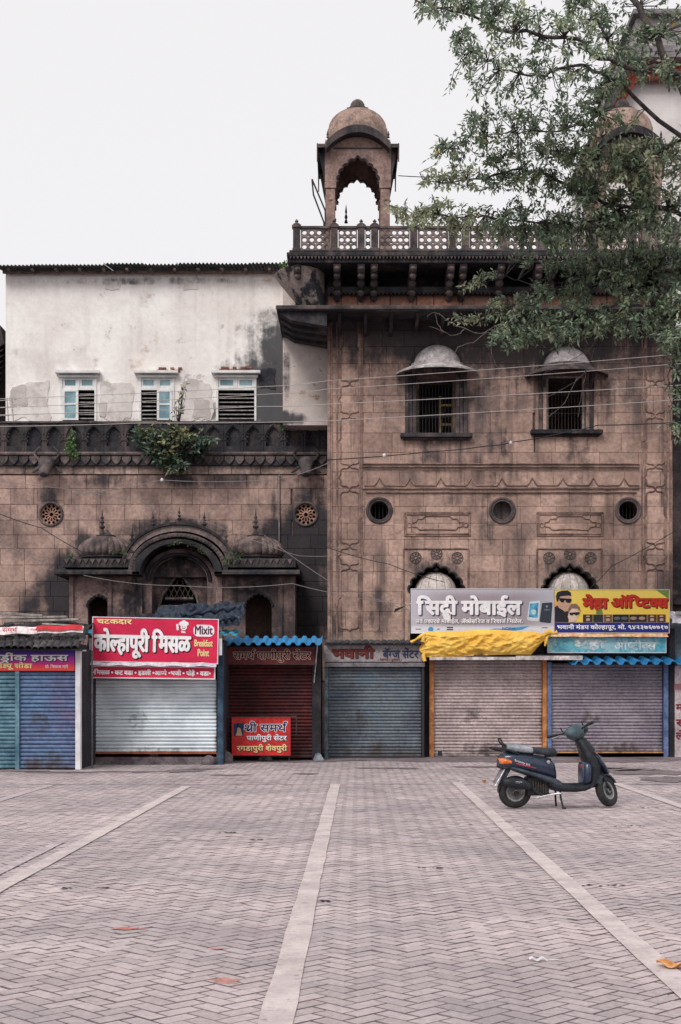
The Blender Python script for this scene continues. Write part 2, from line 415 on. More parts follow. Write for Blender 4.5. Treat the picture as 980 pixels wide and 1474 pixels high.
# ------------------------------------------------------------------ ground and paving
M_soil = surf('ground_soil', rgb('5c5356'), rgb('48413f'), scale=1.2, bump=.3, bscale=20)
g = MB(); g.box(-400, 400, -400, 900, -.6, -.035); g.build('ground', M_soil, kind='structure')
pav = empty('pavement', (0, 12, 0), kind='structure')
mp = rgb('bdaeae'); mq = rgb('a29799')
far_dirt = [(PX(940, 20), 0, 0, 0, 0)]
M_pave = surf('concrete_paver', mp, mq, scale=.45, rough=.88, bump=.25, bscale=60, isl=.1, objrand=.1, grain=.14,
              spots=[(.8, .5, .66, rgb('8e8288'), .45), (.3, .52, .68, rgb('8a7c80'), .4), (7, .68, .76, rgb('6b6066'), .5), (2.3, .64, .72, rgb('c9b0a8'), .4)])
mb = MB(); mb.box(-14, 14, 2.5, 31.6, -.034, -.016); mb.build('joint_sand', surf('joint_sand', rgb('584f53'), rgb('443d41'), scale=3), pav)
wB = .1; ang = radians(45)-atan2(25, F)
ca, sa = cos(ang), sin(ang)
def brick_mesh(L_, W_, h, ch=.004):
    return [(-L_/2, -W_/2), (L_/2, -W_/2), (L_/2, W_/2), (-L_/2, W_/2)]
bricks = []
rb = random.Random(3)
NN = 190
for i in range(-NN*2, NN*2):
    for j in range(-NN, NN):
        for V_ in (0, 1):
            u0, v0 = i+2*j, i-2*j
            if V_: u, v = u0+2.5, v0
            else: u, v = u0+1, v0+.5
            u *= wB; v *= wB
            x = u*ca-v*sa; y = u*sa+v*ca
            if y < 3.2 or y > 31.5 or abs(x) > .255*y+1.2: continue
            bricks.append((y, x, V_))
bricks.sort()
half = (.1-.0027, .05-.0027)
def brick_pts(V_, ch=.0045, h=0.0):
    hx, hy = half if not V_ else (half[1], half[0])
    lo = [(-hx, -hy), (hx, -hy), (hx, hy), (-hx, hy)]; hi = [(a-ch*(1 if a > 0 else -1), b-ch*(1 if b > 0 else -1)) for a, b in lo]
    r = lambda a, b: (a*ca-b*sa, a*sa+b*ca)
    return [(*r(*p), -.03) for p in lo]+[(*r(*p), -.006) for p in lo]+[(*r(*p), 0) for p in hi]
BF = [(0, 1, 5, 4), (1, 2, 6, 5), (2, 3, 7, 6), (3, 0, 4, 7), (4, 5, 9, 8), (5, 6, 10, 9), (6, 7, 11, 10), (7, 4, 8, 11), (8, 9, 10, 11)]
bp = (brick_pts(0), brick_pts(1))
near = [b for b in bricks if b[0] > 5.9 and abs(b[1]) < .25*b[0]][:300]; ns = set(near)
M_edge = surf('dirty_paver_edge', rgb('7c7075'), rgb('655a5f'), scale=2.5, bump=.2, spots=[(1.1, .5, .64, rgb('8e8286'), .7)])
bm0 = [MB().add(bp[k], BF).mesh('paver', M_pave, recalc=False) for k in (0, 1)]
for q in bm0:
    q.materials.append(M_edge)
    for p in q.polygons: p.material_index = 0 if p.index == 8 else 1
for (y, x, V_) in near:
    inst('paver', bm0[V_], (x, y, rb.uniform(-.0015, .0015)), pav, rot=(rb.gauss(0, .003), rb.gauss(0, .003), rb.gauss(0, .006)))
vs = []; fs = []
for b in bricks:
    if b in ns: continue
    y, x, V_ = b; k = len(vs); dz = rb.uniform(-.0022, .0022)+.004*mnoise.noise(Vector((x*.7, y*.7, 0)))-.002; tx, ty = rb.gauss(0, .012), rb.gauss(0, .012); tw = rb.gauss(0, .006)
    for (a, c, d) in bp[V_]: vs.append((x+a-c*tw, y+c+a*tw-12, d+dz+(a*tx+c*ty if d > -.02 else 0)))
    fs += [tuple(q+k for q in f) for f in BF]
mm = bpy.data.meshes.new('paver'); mm.from_pydata(vs, [], fs); mm.materials.append(M_pave); mm.materials.append(M_edge); mm.polygons.foreach_set('material_index', [0 if i % 9 == 8 else 1 for i in range(len(fs))])
o = bpy.data.objects.new('paver', mm); COL.objects.link(o); o.parent = pav; tag(o, kind='stuff', label='remaining herringbone concrete pavers')
M_line = surf('worn_line_paint', rgb('cfc2c0'), rgb('b9acac'), scale=3, rough=.9, bump=.2, bscale=60, spots=[(11, .6, .66, rgb('8e8286'), .8), (5, .54, .7, rgb('9d9195'), .6), (1.2, .55, .7, rgb('aea2a4'), .4), (14, .64, .72, rgb('80757a'), .5)], grain=.08)
M_line2 = surf('faded_line_paint', rgb('beb0b3'), rgb('ab9fa4'), scale=3, rough=.9, bump=.2, spots=[(4, .5, .6, rgb('a29599'), .8)])
def line(x0, y0, y1, w, m, z=.006):
    n = 40; mb = MB()
    L_ = []; rl = random.Random(int(x0*100)+5)
    for k in range(n+1):
        y = y0+(y1-y0)*k/n; x = x0+.0125*y; L_.append((x-w/2+rl.gauss(0, .003), x+w/2+rl.gauss(0, .003), y))
    vs = [p for a, b, y in L_ for p in ((a, y, z), (b, y, z))]
    mb.add(vs, [(2*k, 2*k+1, 2*k+3, 2*k+2) for k in range(n)])
    return mb.build('painted_line', m, kind='structure')
line(-.36, 3.2, 22.1, .15, M_line); line(1.6, 3.2, 22.6, .15, M_line); line(-2.67, 5, 21.6, .15, M_line); line(4.14, 5, 22.4, .15, M_line)
line(-2.9, 5, 13.5, .1, M_line2); line(-4.85, 9, 22, .15, M_line2); line(-6.8, 9, 22, .15, M_line2)
mb = MB(); mb.add([(-5, 22.15, .0056), (6, 22.15, .0056), (6, 22.22, .0056), (-5, 22.22, .0056)], [(0, 1, 2, 3)]); mb.build('painted_line', M_line2, kind='structure')
# uneven dirt gathered along the foot of the shops
M_apron = surf('dirty_apron', rgb('8d8085'), rgb('6f6467'), scale=1.3, rough=.85, bump=.5, bscale=18, spots=[(1.6, .52, .64, rgb('4c4446'), .7), (5, .6, .7, rgb('3c3638'), .6), (2.2, .6, .7, rgb('a58f8c'), .6)])
ra = random.Random(11)
def apr(u, v):
    x = -12+24*u; e = 29.3+.35*sin(x*.9+1)+.2*sin(x*2.7)+.1*sin(x*7.1)
    return (x, e+(32.2-e)*v, .0045+.02*v+.008*sin(x*2.3+v*5)*v)
mb = MB(); mb.grid(apr, 160, 12); mb.build('dirt_strip', M_apron, kind='structure', recalc=False)
M_dirt = surf('damp_dirt', rgb('8d8082'), rgb('6b6063'), scale=4, bump=.5, bscale=30)
for (px, py, w_, d_) in ((262, 1110, .9, .25), (290, 1107, .8, .2), (180, 1111, 1.6, .12), (90, 1112, 1.6, .1), (330, 1116, .8, .1), (440, 1114, .5, .12), (930, 1112, 1.6, .5), (960, 1122, 1.2, .5), (900, 1108, 1.6, .3), (870, 1106, 1, .2), (560, 1106, 1.4, .12), (700, 1104, 1.6, .15), (30, 1110, 1.2, .1)):
    Y = GY(py); X_ = PX(px, Y); P = [(X_+w_/2*cos(2*pi*k/26)*ra.uniform(.6, 1.1), Y+d_*cos(.3*k)*.05+d_*2*sin(2*pi*k/26)*ra.uniform(.5, 1.2)) for k in range(26)]
    mb = MB(); mb.prism([P], .0052, .0075, 'z'); mb.build('dirt_patch', M_dirt, kind='structure')

# ------------------------------------------------------------------ masonry
def sub_rects(r, holes):
    out = [r]
    for (a0, a1, b0, b1) in holes:
        nxt = []
        for (x0, x1, z0, z1) in out:
            if a0 >= x1 or a1 <= x0 or b0 >= z1 or b1 <= z0: nxt.append((x0, x1, z0, z1)); continue
            if a0 > x0: nxt.append((x0, a0, z0, z1))
            if a1 < x1: nxt.append((a1, x1, z0, z1))
            xa, xb = max(x0, a0), min(x1, a1)
            if b0 > z0: nxt.append((xa, xb, z0, b0))
            if b1 < z1: nxt.append((xa, xb, b1, z1))
        out = nxt
    return [q for q in out if q[1]-q[0] > .06 and q[3]-q[2] > .05]
def unit_stone(m, c=.022):
    v = [(-.5, 1, -.5), (.5, 1, -.5), (.5, 1, .5), (-.5, 1, .5), (-.5, .2, -.5), (.5, .2, -.5), (.5, .2, .5), (-.5, .2, .5),
                   (-.5+c*.6, 0, -.5+c), (.5-c*.6, 0, -.5+c), (.5-c*.6, 0, .5-c), (-.5+c*.6, 0, .5-c)]
    return MB().add(v, [(0, 1, 5, 4), (1, 2, 6, 5), (2, 3, 7, 6), (3, 0, 4, 7), (4, 5, 9, 8), (5, 6, 10, 9), (6, 7, 11, 10), (7, 4, 8, 11), (8, 9, 10, 11)]).mesh('stone', m)
def ashlar(parent, x0, x1, z0, z1, Y, mesh, hc, lc, holes=(), seed=1, joint=.008, name='stone', proud=.007):
    r = random.Random(seed); z = z1; n = 0
    nc = max(1, round((z1-z0)/hc)); hs = [hc*r.uniform(.85, 1.15) for _ in range(nc)]; s = (z1-z0)/sum(hs)
    for h in hs:
        h *= s; x = x0-r.uniform(0, .6)*lc
        while x < x1:
            l = lc*r.uniform(.65, 1.35); a, b = max(x, x0), min(x+l, x1); x += l
            if b-a < .08: continue
            if x1-b < .15: b = x1; x = x1
            for (p, q, s0, s1) in sub_rects((a, b, z-h, z), holes):
                inst(name, mesh, ((p+q)/2, Y-r.uniform(0, proud), (s0+s1)/2), parent, scale=(q-p-joint, .05, s1-s0-joint)); n += 1
        z -= h
    return n

def circ(cx, cz, r, n=32, a0=0): return [(cx+r*cos(a0+2*pi*k/n), cz+r*sin(a0+2*pi*k/n)) for k in range(n)]
def rect(x0, x1, z0, z1): return [(x0, z0), (x1, z0), (x1, z1), (x0, z1)]
def cusp(cx, zs, hw, rise, n=9, bul=.35, sub=5, pointed=.18, base=None):
    """multifoil arch from right springing over the crown to left springing; closed at the base"""
    def P(t):
        x = hw*cos(t); z = rise*sin(t)
        z += pointed*rise*max(0, 1-abs(x)/hw*2.2)**1.4
        return cx+x, zs+z
    pts = []
    for k in range(n):
        t0, t1 = pi*k/n, pi*(k+1)/n; a = P(t0); b = P(t1)
        mxp = ((a[0]+b[0])/2, (a[1]+b[1])/2); d = math.hypot(b[0]-a[0], b[1]-a[1]); nx, nz = (b[1]-a[1])/d, -(b[0]-a[0])/d
        if (mxp[0]-cx)*nx+(mxp[1]-zs)*nz < 0: nx, nz = -nx, -nz
        for q in range(sub+1):
            s_ = q/sub; w_ = sin(pi*s_)**.7*bul*d if 0 < s_ < 1 else 0
            tip = (.35*d*max(0, 1-abs(s_-.5)*5) if (n % 2 and k == n//2) else 0)
            p = (a[0]+(b[0]-a[0])*s_+nx*(w_+tip), a[1]+(b[1]-a[1])*s_+nz*(w_+tip))
            if q == 0 and k > 0: continue
            pts.append(p)
    if base is not None: pts = [(cx+hw, base)]+pts+[(cx-hw, base)]
    return pts

def path_relief(mb, pts, y, r=.012):
    mb.tube([(a, y-.006, b) for a, b in pts], r*1.35, 5)
def cartouche(cx0, cx1, z0, z1, nt=.05, horiz=True, vert=True):
    """outline with a small ogee notch in the middle of each side"""
    w, h = cx1-cx0, z1-z0; mx_, mz = (cx0+cx1)/2, (z0+z1)/2; c = min(w, h)*.16
    P = []
    def notch(a, b, s, k):
        if k == 'h': return [(a-nt*1.2, b), (a-nt*.5, b+s*nt*.35), (a, b+s*nt), (a+nt*.5, b+s*nt*.35), (a+nt*1.2, b)]
        return [(b, a-nt*1.2), (b+s*nt*.35, a-nt*.5), (b+s*nt, a), (b+s*nt*.35, a+nt*.5), (b, a+nt*1.2)]
    P += [(cx0+c, z0)]+(notch(mx_, z0, -1, 'h') if horiz else [])+[(cx1-c, z0), (cx1-c*.2, z0+c*.4), (cx1, z0+c)]
    P += (notch(mz, cx1, 1, 'v') if vert else [])+[(cx1, z1-c), (cx1-c*.2, z1-c*.4), (cx1-c, z1)]
    P += (list(reversed(notch(mx_, z1, 1, 'h'))) if horiz else [])+[(cx0+c, z1), (cx0+c*.2, z1-c*.4), (cx0, z1-c)]
    P += (list(reversed(notch(mz, cx0, -1, 'v'))) if vert else [])+[(cx0, z0+c), (cx0+c*.2, z0+c*.4), (cx0+c, z0)]
    return P

# ------------------------------------------------------------------ tower building
tower = empty('stone_tower', (T(720), YT, 0), label='tall brown stone tower with hooded windows, round openings and a rooftop balcony', cat='tower')
S = YT/F
win_rects = [(600, 655, 545, 625), (787, 842, 540, 620)]
rounds = [(546, 735), (723, 735), (904, 735)]
arches = [(628, 1), (820, 2)]
holes_wall = []
core_holes = []
for (a, b, t, d) in win_rects:
    core_holes.append(rect(T(a), T(b), TZ(d), TZ(t)))
    holes_wall.append((T(a-17), T(b+17), TZ(d+8), TZ(t-8)))
for (a, b) in rounds:
    core_holes.append(circ(T(a), TZ(b), 15*S)); holes_wall.append((T(a-21), T(a+21), TZ(b+21), TZ(b-21)))
for (a, _) in arches: holes_wall.append((T(a-46), T(a+46), TZ(960), TZ(790)))
for (a, _) in arches: core_holes.append(cusp(T(a), TZ(853), 38*S, 33*S, 9, .28, base=TZ(960)))
core = MB(); core.prism([rect(T(471), T(968), -.02, TZ(415))]+core_holes, YT+.05, YT+.7)
core.build('core_wall', M_joint, tower)
# recess faces of arches and the windows get stone cheeks; a dark room behind
mb = MB(); mb.box(T(473), T(966), YT+1.8, YT+5.2, -.02, TZ(372)); mb.box(T(473), T(966), YT+.7, YT+1.8, TZ(415), TZ(372)); mb.box(T(471), T(474), YT+.7, YT+5.2, 0, TZ(372)); mb.box(T(965), T(968), YT+.7, YT+5.2, 0, TZ(372))
mb.build('inner_wall', M_midst, tower)
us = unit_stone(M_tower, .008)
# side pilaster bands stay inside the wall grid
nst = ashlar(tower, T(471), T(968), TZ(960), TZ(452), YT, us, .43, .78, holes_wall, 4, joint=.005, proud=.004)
mb = MB(); mb.box(T(471), T(968), YT-.02, YT+.05, TZ(452), TZ(441)); mb.build('wall_band', M_tower, tower)
# plates around the round windows
for (a, b) in rounds:
    w = empty('round_window', (T(a), YT, TZ(b)), tower)
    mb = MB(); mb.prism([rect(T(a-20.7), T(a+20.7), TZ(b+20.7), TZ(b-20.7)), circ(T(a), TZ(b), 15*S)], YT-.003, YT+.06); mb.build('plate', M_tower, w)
    mb = MB(); mb.torus((T(a), YT-.01, TZ(b)), 17.5*S, .035, 32, 8); mb.torus((T(a), YT+.0, TZ(b)), 14.6*S, .028, 32, 8); mb.build('ring', M_midst, w, smooth=60)
    if a == 723:
        mb = MB(); mb.lathe([(0, .25), (15*S, .25), (15*S, .27)], (T(a), YT, TZ(b)), 24, axis='y'); mb.build('shutter_board', surf('dusty_board', rgb('6c6262'), rgb('4c4548'), scale=3), w)
        mb = MB(); mb.box(T(a)-.012, T(a)+.012, YT+.2, YT+.235, TZ(b)-14*S, TZ(b)+14*S); mb.build('bar', M_iron, w)
    else:
        mb = MB()
        for k in range(-2, 3): mb.box(T(a)+k*.09-.006, T(a)+k*.09+.006, YT+.2, YT+.212, TZ(b)-14*S, TZ(b)+14*S)
        mb.build('grille', M_iron, w)
# hooded windows
for wi, (a, b, t, d) in enumerate(win_rects):
    w = empty('hooded_window', ((T(a)+T(b))/2, YT, TZ(d)), tower)
    c = (a+b)/2
    for sgn, e0, e1 in ((-1, a-17, a-1), (1, b+1, b+17)):
        for q, (m0, m1, y_) in enumerate(((e0, e0+5, -.05), (e0+5.5, e1-5.5, -.02), (e1-5, e1, -.07))):
            mb = MB(); mb.box(T(m0), T(m1), YT+y_, YT+.2, TZ(d), TZ(t-8)); mb.build('jamb_strip', M_midst if (q == 1 or wi == 0) else M_tower, w, bevel=.008)
    mb = MB(); mb.box(T(a-24), T(b+24), YT-.2, YT+.1, TZ(d+6), TZ(d)); mb.box(T(a-20), T(b+20), YT-.12, YT+.1, TZ(d+9), TZ(d+6.2)); mb.build('sill', M_black, w, bevel=.015)
    mb = MB(); mb.box(T(a)-.02, T(b)+.02, YT+.12, YT+.2, TZ(t+3), TZ(t-8)); mb.build('lintel', M_black, w)
    fr = MB(); m_fr = surf('ochre_frame_paint', rgb('b09465'), rgb('7d6a55'), scale=6) if wi == 0 else M_ironl
    for (x0, x1, z0, z1) in ((a, a+3, d, t), (b-3, b, d, t), (a, b, d, d-3), (a, b, t+3, t)):
        fr.box(T(x0)+.001, T(x1)-.001, YT+.1+.01*(x1-x0 > 10), YT+.17, TZ(max(z0, z1)), TZ(min(z0, z1)))
    fr.build('frame', M_ironl if wi else M_wood, w)
    for k in range(11):
        x = T(a+4)+(T(b-4)-T(a+4))*k/10
        mb = MB(); mb.tube([(x, YT+.135, TZ(d-2)), (x, YT+.135, TZ(t+2))], .009, 5); mb.build('bar', M_iron if not wi else M_ironr, w)
    mb = MB(); mb.box(T(a+2), T(b-2), YT+.133, YT+.14, TZ((t+d)/2+14), TZ((t+d)/2+13)); mb.box(T(a+2), T(b-2), YT+.131, YT+.138, TZ((t+d)/2-14), TZ((t+d)/2-15)); mb.build('cross_bar', M_iron, w)
    if wi == 0:
        lf = MB()
        for q in (0, 18): lf.box(T(a+33+q)+.0, T(a+36+q), YT+.3, YT+.34, TZ(d-2), TZ(t+22))
        for q in (2, 16, 30, 44): lf.box(T(a+36)+.001, T(a+51)-.001, YT+.303, YT+.337, TZ(d-q), TZ(d-q-3))
        lf.build('inner_casement', surf('ochre_frame_paint', rgb('b09465'), rgb('7d6a55'), scale=6), w)
    # dome hood with a flared brim
    bz = t-8; hd = MB(); rr = 34*S
    cz = TZ(527 if wi == 0 else 530); cw = T(629 if wi == 0 else 815)
    hd.lathe([(rr*sqrt(max(0, 1-(h/30)**2)), h*S) for h in (0, 5, 10, 15, 20, 24, 27, 29, 30)], (cw, YT+.02, cz), 32, sy=.85); hd.build('dome', M_domew, w, smooth=50)
    br = MB(); br.lathe([(rr*1.02, .05), (rr*1.12, .03), (rr*1.12, -.02), (60*S, -.19), (60*S, -.235), (36*S, -.06), (30*S, -.05)], (cw, YT+.02, cz), 32, sy=.95); br.build('brim', M_domew if wi == 0 else M_midst, w, smooth=40)
    cs = MB(); cs.prism([cusp(cw, cz-.05, 37*S, 30*S, 11, .35)], YT-.06, YT+.02); cs.build('cusped_crest', M_black, w)
    for q in (-46, 46):
        bk = MB(); bk.prism([[(YT-.55, cz-.2), (YT+.0, cz-.2), (YT+.0, cz-.55), (YT-.12, cz-.45)]], cw+q*S*.75-.04, cw+q*S*.75+.04, 'x'); bk.build('bracket', M_black, w)
# lower whitewashed alcove domes in cusped arches
for (a, k) in arches:
    w = empty('cusped_alcove', (T(a), YT, TZ(900)), tower)
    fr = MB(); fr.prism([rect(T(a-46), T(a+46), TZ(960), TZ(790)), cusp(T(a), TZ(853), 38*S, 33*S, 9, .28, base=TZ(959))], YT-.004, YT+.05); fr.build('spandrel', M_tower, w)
    r_ = cusp(T(a), TZ(853), 38.5*S, 33.5*S, 9, .28); mb = MB(); mb.tube([(x, YT-.005, z) for x, z in r_], .028, 5); mb.build('cusped_rim', M_black, w)
    mb = MB(); mb.lathe([(31*S*sqrt(max(0, 1-(h/31)**2)), h*S) for h in (-30, -10, 0, 6, 12, 18, 23, 27, 30, 31)], (T(a), YT+.3, TZ(853)), 32, sy=.8); mb.build('dome', surf('alcove_whitewash', rgb('d8cdc8'), rgb('bfb2ae'), scale=3, streak=(.5, rgb('7d7370'), 6), bump=.1), w, smooth=50)
    mb = MB(); mb.lathe([(.001, .0), (.05, .02), (.07, .05), (.03, .09), (.05, .13), (.001, .19)], (T(a), YT+.1, TZ(853)+30.5*S), 10); mb.build('finial', M_black, w, smooth=50)
    mb = MB()
    for q in range(-3, 4): mb.tube([(T(a)+31.3*S*sin(q*.42)*cos(e), YT+.3-.8*31.3*S*cos(q*.42)*cos(e), TZ(853)+31.3*S*sin(e)) for e in [i*pi/2/8*.98 for i in range(9)]], .006, 4)
    mb.build('rib', surf('rib_grey', rgb('9a8f8c'), rgb('7d7370')), w)
    bx = MB()
    for (x0, x1, z0, z1) in ((a-47, a-46, 920, 790), (a+46, a+47, 920, 790), (a-47, a+47, 790, 789)):
        path_relief(bx, [(T(x0), TZ(z0)), (T(x1 if z0 == z1 + 1 else x0), TZ(z1))] if z0 != 790 else [(T(x0), TZ(790)), (T(x1), TZ(790))], YT-.006, .018)
    bx.build('panel_moulding', M_mould, w)
    for (qx, qy) in ((-30, 803), (0, 797), (30, 803)):
        mb = MB(); c = (T(a+qx), YT-.012, TZ(qy)); r0 = 8*S
        mb.torus(c, r0, .012, 20, 5); mb.torus(c, r0*.35, .015, 12, 5)
        for p in range(8):
            an = 2*pi*p/8; mb.lathe([(.001, -.01), (r0*.22, 0), (.001, .02)], (c[0]+cos(an)*r0*.68, c[1], c[2]+sin(an)*r0*.68), 8, axis='y')
        mb.build('rosette', M_midst, w, smooth=50)
# oblong relief panels
for a in (582, 773):
    w = MB(); b = a+95
    for q in (0, 2.5):
        path_relief(w, [(T(a+q), TZ(738+q)), (T(b-q), TZ(738+q)), (T(b-q), TZ(771-q)), (T(a+q), TZ(771-q)), (T(a+q), TZ(738+q))], YT-.006, .016)
    cm = (T(a)+T(b))/2
    P = [(a+10, 752), (a+16, 752), (a+19, 747), (a+26, 747), (a+30, 743), (b-30, 743), (b-26, 747), (b-19, 747), (b-16, 752), (b-10, 752), (b-12, 758), (b-18, 759), (b-22, 763), (b-40, 762), (a+40, 762), (a+22, 763), (a+18, 759), (a+12, 758), (a+10, 752)]
    path_relief(w, [(T(p), TZ(q)) for p, q in P], YT-.006, .014)
    for q in (a+7, b-7): w.torus((T(q), YT-.008, TZ(756)), .055, .014, 12, 5)
    w.build('relief_panel', M_mould, tower)
# mouldings: vertical fillets, horizontal strings and cartouche borders
for (x, r_) in ((473.5, .035), (477, .02), (485, .022), (518, .02), (521, .012), (924, .02), (928, .012), (958, .022), (965, .03)):
    mb = MB(); mb.box(T(x)-r_, T(x)+r_, YT-.028, YT+.02, TZ(960), TZ(453)); mb.build('fillet', M_mould, tower, bevel=.008)
for (y, x0, x1, r_) in ((668, 522, 920, .012), (672, 522, 920, .02), (703, 522, 920, .018), (709, 526, 916, .012), (738, 526, 528, .01)):
    if y == 738: continue
    mb = MB(); mb.box(T(x0), T(x1), YT-.05, YT+.02, TZ(y)-r_, TZ(y)+r_); mb.build('string_course', M_mould, tower, bevel=.006)
for x0 in (489, 929):
    ys = [(458, 548), (556, 594), (602, 668), (674, 700), (708, 782), (790, 812), (820, 905)]
    for (y0, y1) in ys:
        mb = MB(); path_relief(mb, cartouche(T(x0+1), T(x0+27), TZ(y1), TZ(y0), .06), YT-.005, .016); mb.build('cartouche_border', M_mould, tower)
xs = [524+k*44 for k in range(9)]
mb = MB(); P = []
for k in range(9):
    x = 524+44*k
    P += [(T(x), TZ(699)), (T(x+15), TZ(699)), (T(x+18), TZ(695)), (T(x+22), TZ(688)), (T(x+26), TZ(695)), (T(x+29), TZ(699))]
P.append((T(920), TZ(699))); path_relief(mb, P, YT-.005, .015)
P = []
for k in range(9):
    x = 524+44*k
    P += [(T(x), TZ(692)), (T(x-3), TZ(699)), (T(x), TZ(706)), (T(x+3), TZ(699)), (T(x), TZ(692))]
path_relief(mb, P[:0] or [(T(524), TZ(676)), (T(920), TZ(676))], YT-.005, .01); mb.build('ogee_border', M_mould, tower)

# chajja (sloping eave) over the wall
cj = empty('chajja', (T(720), YT, TZ(445)), tower)
x0, x1 = PX(398, 32.8), PX(1010, 32.8)
zc = PZ(447, 32.8)
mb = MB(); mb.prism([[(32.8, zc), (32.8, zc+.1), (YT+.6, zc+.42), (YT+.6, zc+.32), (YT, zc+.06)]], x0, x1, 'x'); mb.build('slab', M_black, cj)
mb = MB(); mb.box(x0-.02, x1, 32.76, 32.82, zc+.02, zc+.12); mb.build('edge_moulding', M_midst, cj, bevel=.02)
for k in range(16):
    x = x0+.25+k*.62
    mb = MB(); mb.prism([[(32.95, zc-.01), (YT+.04, zc-.0), (YT+.04, zc-.34), (YT-.15, zc-.26), (33.3, zc-.09)]], x-.04, x+.04, 'x')
    if x > T(471): mb.build('rafter', M_black, cj)
# left return of the eave over the plaster wall
mb = MB()
for k in range(5):
    y0 = 32.9+k*.62; mb.prism([[(x0+.05, zc-.02), (T(471), zc-.02), (T(471), zc-.34), (x0+.35, zc-.2)]], y0, y0+.3)
mb.box(x0+.02, T(472), 32.9, 36.2, zc-.02, zc+.03)
mb.build('corbel', M_black, cj)
# frieze
us_o = unit_stone(M_orange)
ashlar(tower, T(472), T(968), TZ(441), TZ(425), YT-.03, us_o, .27, .62, (), 9, joint=.012)
fz = MB(); fz.box(T(471), T(968), YT-.22, YT+.1, TZ(425), TZ(416)); fz.build('cornice_band', M_black, tower, bevel=.02)
dn = MB()
for k in range(84):
    x = T(472)+k*.1; dn.prism([[(x, TZ(425)), (x+.07, TZ(425)), (x+.035, TZ(428))]], YT-.2, YT-.1)
dn.build('dentil_row', M_black, tower, kind='stuff')
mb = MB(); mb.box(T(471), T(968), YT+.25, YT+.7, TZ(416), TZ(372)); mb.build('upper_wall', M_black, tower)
# balcony slab and brackets
Yb = 33.0
def B(px): return PX(px, Yb)
def BZ(py): return PZ(py, Yb)
bx0, bx1 = B(415), PX(1010, Yb)
lg = empty('balcony', (B(700), Yb, BZ(375)), tower)
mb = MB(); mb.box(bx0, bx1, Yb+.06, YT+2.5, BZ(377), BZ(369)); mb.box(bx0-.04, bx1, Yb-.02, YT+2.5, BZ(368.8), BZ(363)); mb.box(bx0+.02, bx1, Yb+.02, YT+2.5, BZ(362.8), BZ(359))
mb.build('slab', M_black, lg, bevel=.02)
mb = MB()
for k in range(110):
    x = bx0+.02+k*.085; mb.prism([[(x, BZ(369)), (x+.06, BZ(369)), (x+.03, BZ(373))]], Yb-.01, Yb+.05)
mb.build('lotus_row', M_midst, lg, kind='stuff')
def bracket_mesh():
    b = MB(); p = [(0, 0), (1.15, 0), (1.15, -.72), (.95, -.72), (.85, -.5), (.6, -.42), (.5, -.25), (.2, -.22), (.05, -.12)]
    b.prism([[(a, c) for a, c in p]], -.085, .085, 'x')
    for (yy, zz, s_) in ((.04, -.13, .07), (.16, -.27, .075), (.45, -.36, .09), (.6, -.55, .085), (.8, -.62, .08)):
        b.lathe([(.001, -s_*1.2), (s_*.8, -s_*.7), (s_*1.2, 0), (s_*.8, s_*.7), (.001, s_*1.2)], (0, yy, zz+.02), 10, sy=1)
    return b.mesh('bracket', M_midst, smooth=45)
bmh = bracket_mesh()
for x in (485, 520, 539, 595, 650, 668, 723, 778, 797, 852, 907, 926, 965):
    inst('bracket', bmh, (B(x), Yb+.12, BZ(377.5)), lg)
# bulging plaster corbel under the left corner
mb = MB()
secs = []
for k in range(9):
    t = k/8; z = BZ(378)-t*1.15; hw = .55*(1-t)**.8+.08; hy = .9*(1-t)**.8+.1
    secs.append([(B(468)-hw+hw*cos(a)*1.0, YT-.0-.2+hy*sin(a)*.9+.3, z) for a in [2*pi*q/16 for q in range(16)]])
mb.loft(secs); mb.build('corner_corbel', surf('corbel_patchy', rgb('a89a94'), (.045, .045, .055), scale=1.8, contrast=(.47, .56), bump=.4), lg, smooth=50)
inst('bracket', bmh, (B(428), Yb+.15, BZ(377.5)), lg)
# balustrade
def post_mesh():
    b = MB(); b.box(-.1, .1, -.09, .09, 0, .08); b.box(-.085, .085, -.075, .075, .08, .62); b.box(-.11, .11, -.1, .1, .62, .68)
    for q in (-.05, 0, .05): b.box(q-.012, q+.012, -.083, -.07, .12, .58)
    b.lathe([(.08, .68), (.09, .72), (.05, .75), (.03, .77), (.05, .80), (.001, .86)], (0, 0, 0), 10)
    return b.mesh('post', M_midst)
pm = post_mesh()
posts = [426.5, 481, 520, 539.5, 596, 652, 671, 726, 782, 801, 856, 912, 931, 975]
for x in posts: inst('post', pm, (B(x), Yb+.2, BZ(359)), lg, scale=(1, 1, .92))
def jali(x0, x1, z0, z1, y, mat, parent, step=.145, r=.055):
    w = x1-x0; h = z1-z0; nx = max(1, int(w/step)); nz = max(2, int(h/step)); sx_ = w/(nx); sz_ = h/(nz)
    holes = []
    for i in range(nx):
        for j in range(nz): holes.append(circ(x0+sx_*(i+.5), z0+sz_*(j+.5), r, 10))
    for i in range(nx-1):
        for j in range(nz-1): holes.append(circ(x0+sx_*(i+1), z0+sz_*(j+1), r*.45, 4, pi/4))
    b = MB(); b.prism([rect(x0, x1, z0, z1)]+holes, y-.03, y+.03); return b.build('jali_panel', mat, parent)
M_jali = surf('jali_stone', rgb('857672'), rgb('5c5150'), scale=3, spots=[(3, .52, .66, (.06, .05, .055), .7)])
for q in range(len(posts)-1):
    jali(B(posts[q])+.1, B(posts[q+1])-.1, BZ(357), BZ(326), Yb+.2, M_jali, lg)
mb = MB(); mb.box(B(426), bx1, Yb+.14, Yb+.26, BZ(326)+.002, BZ(322)); mb.build('coping', M_midst, lg, bevel=.01)
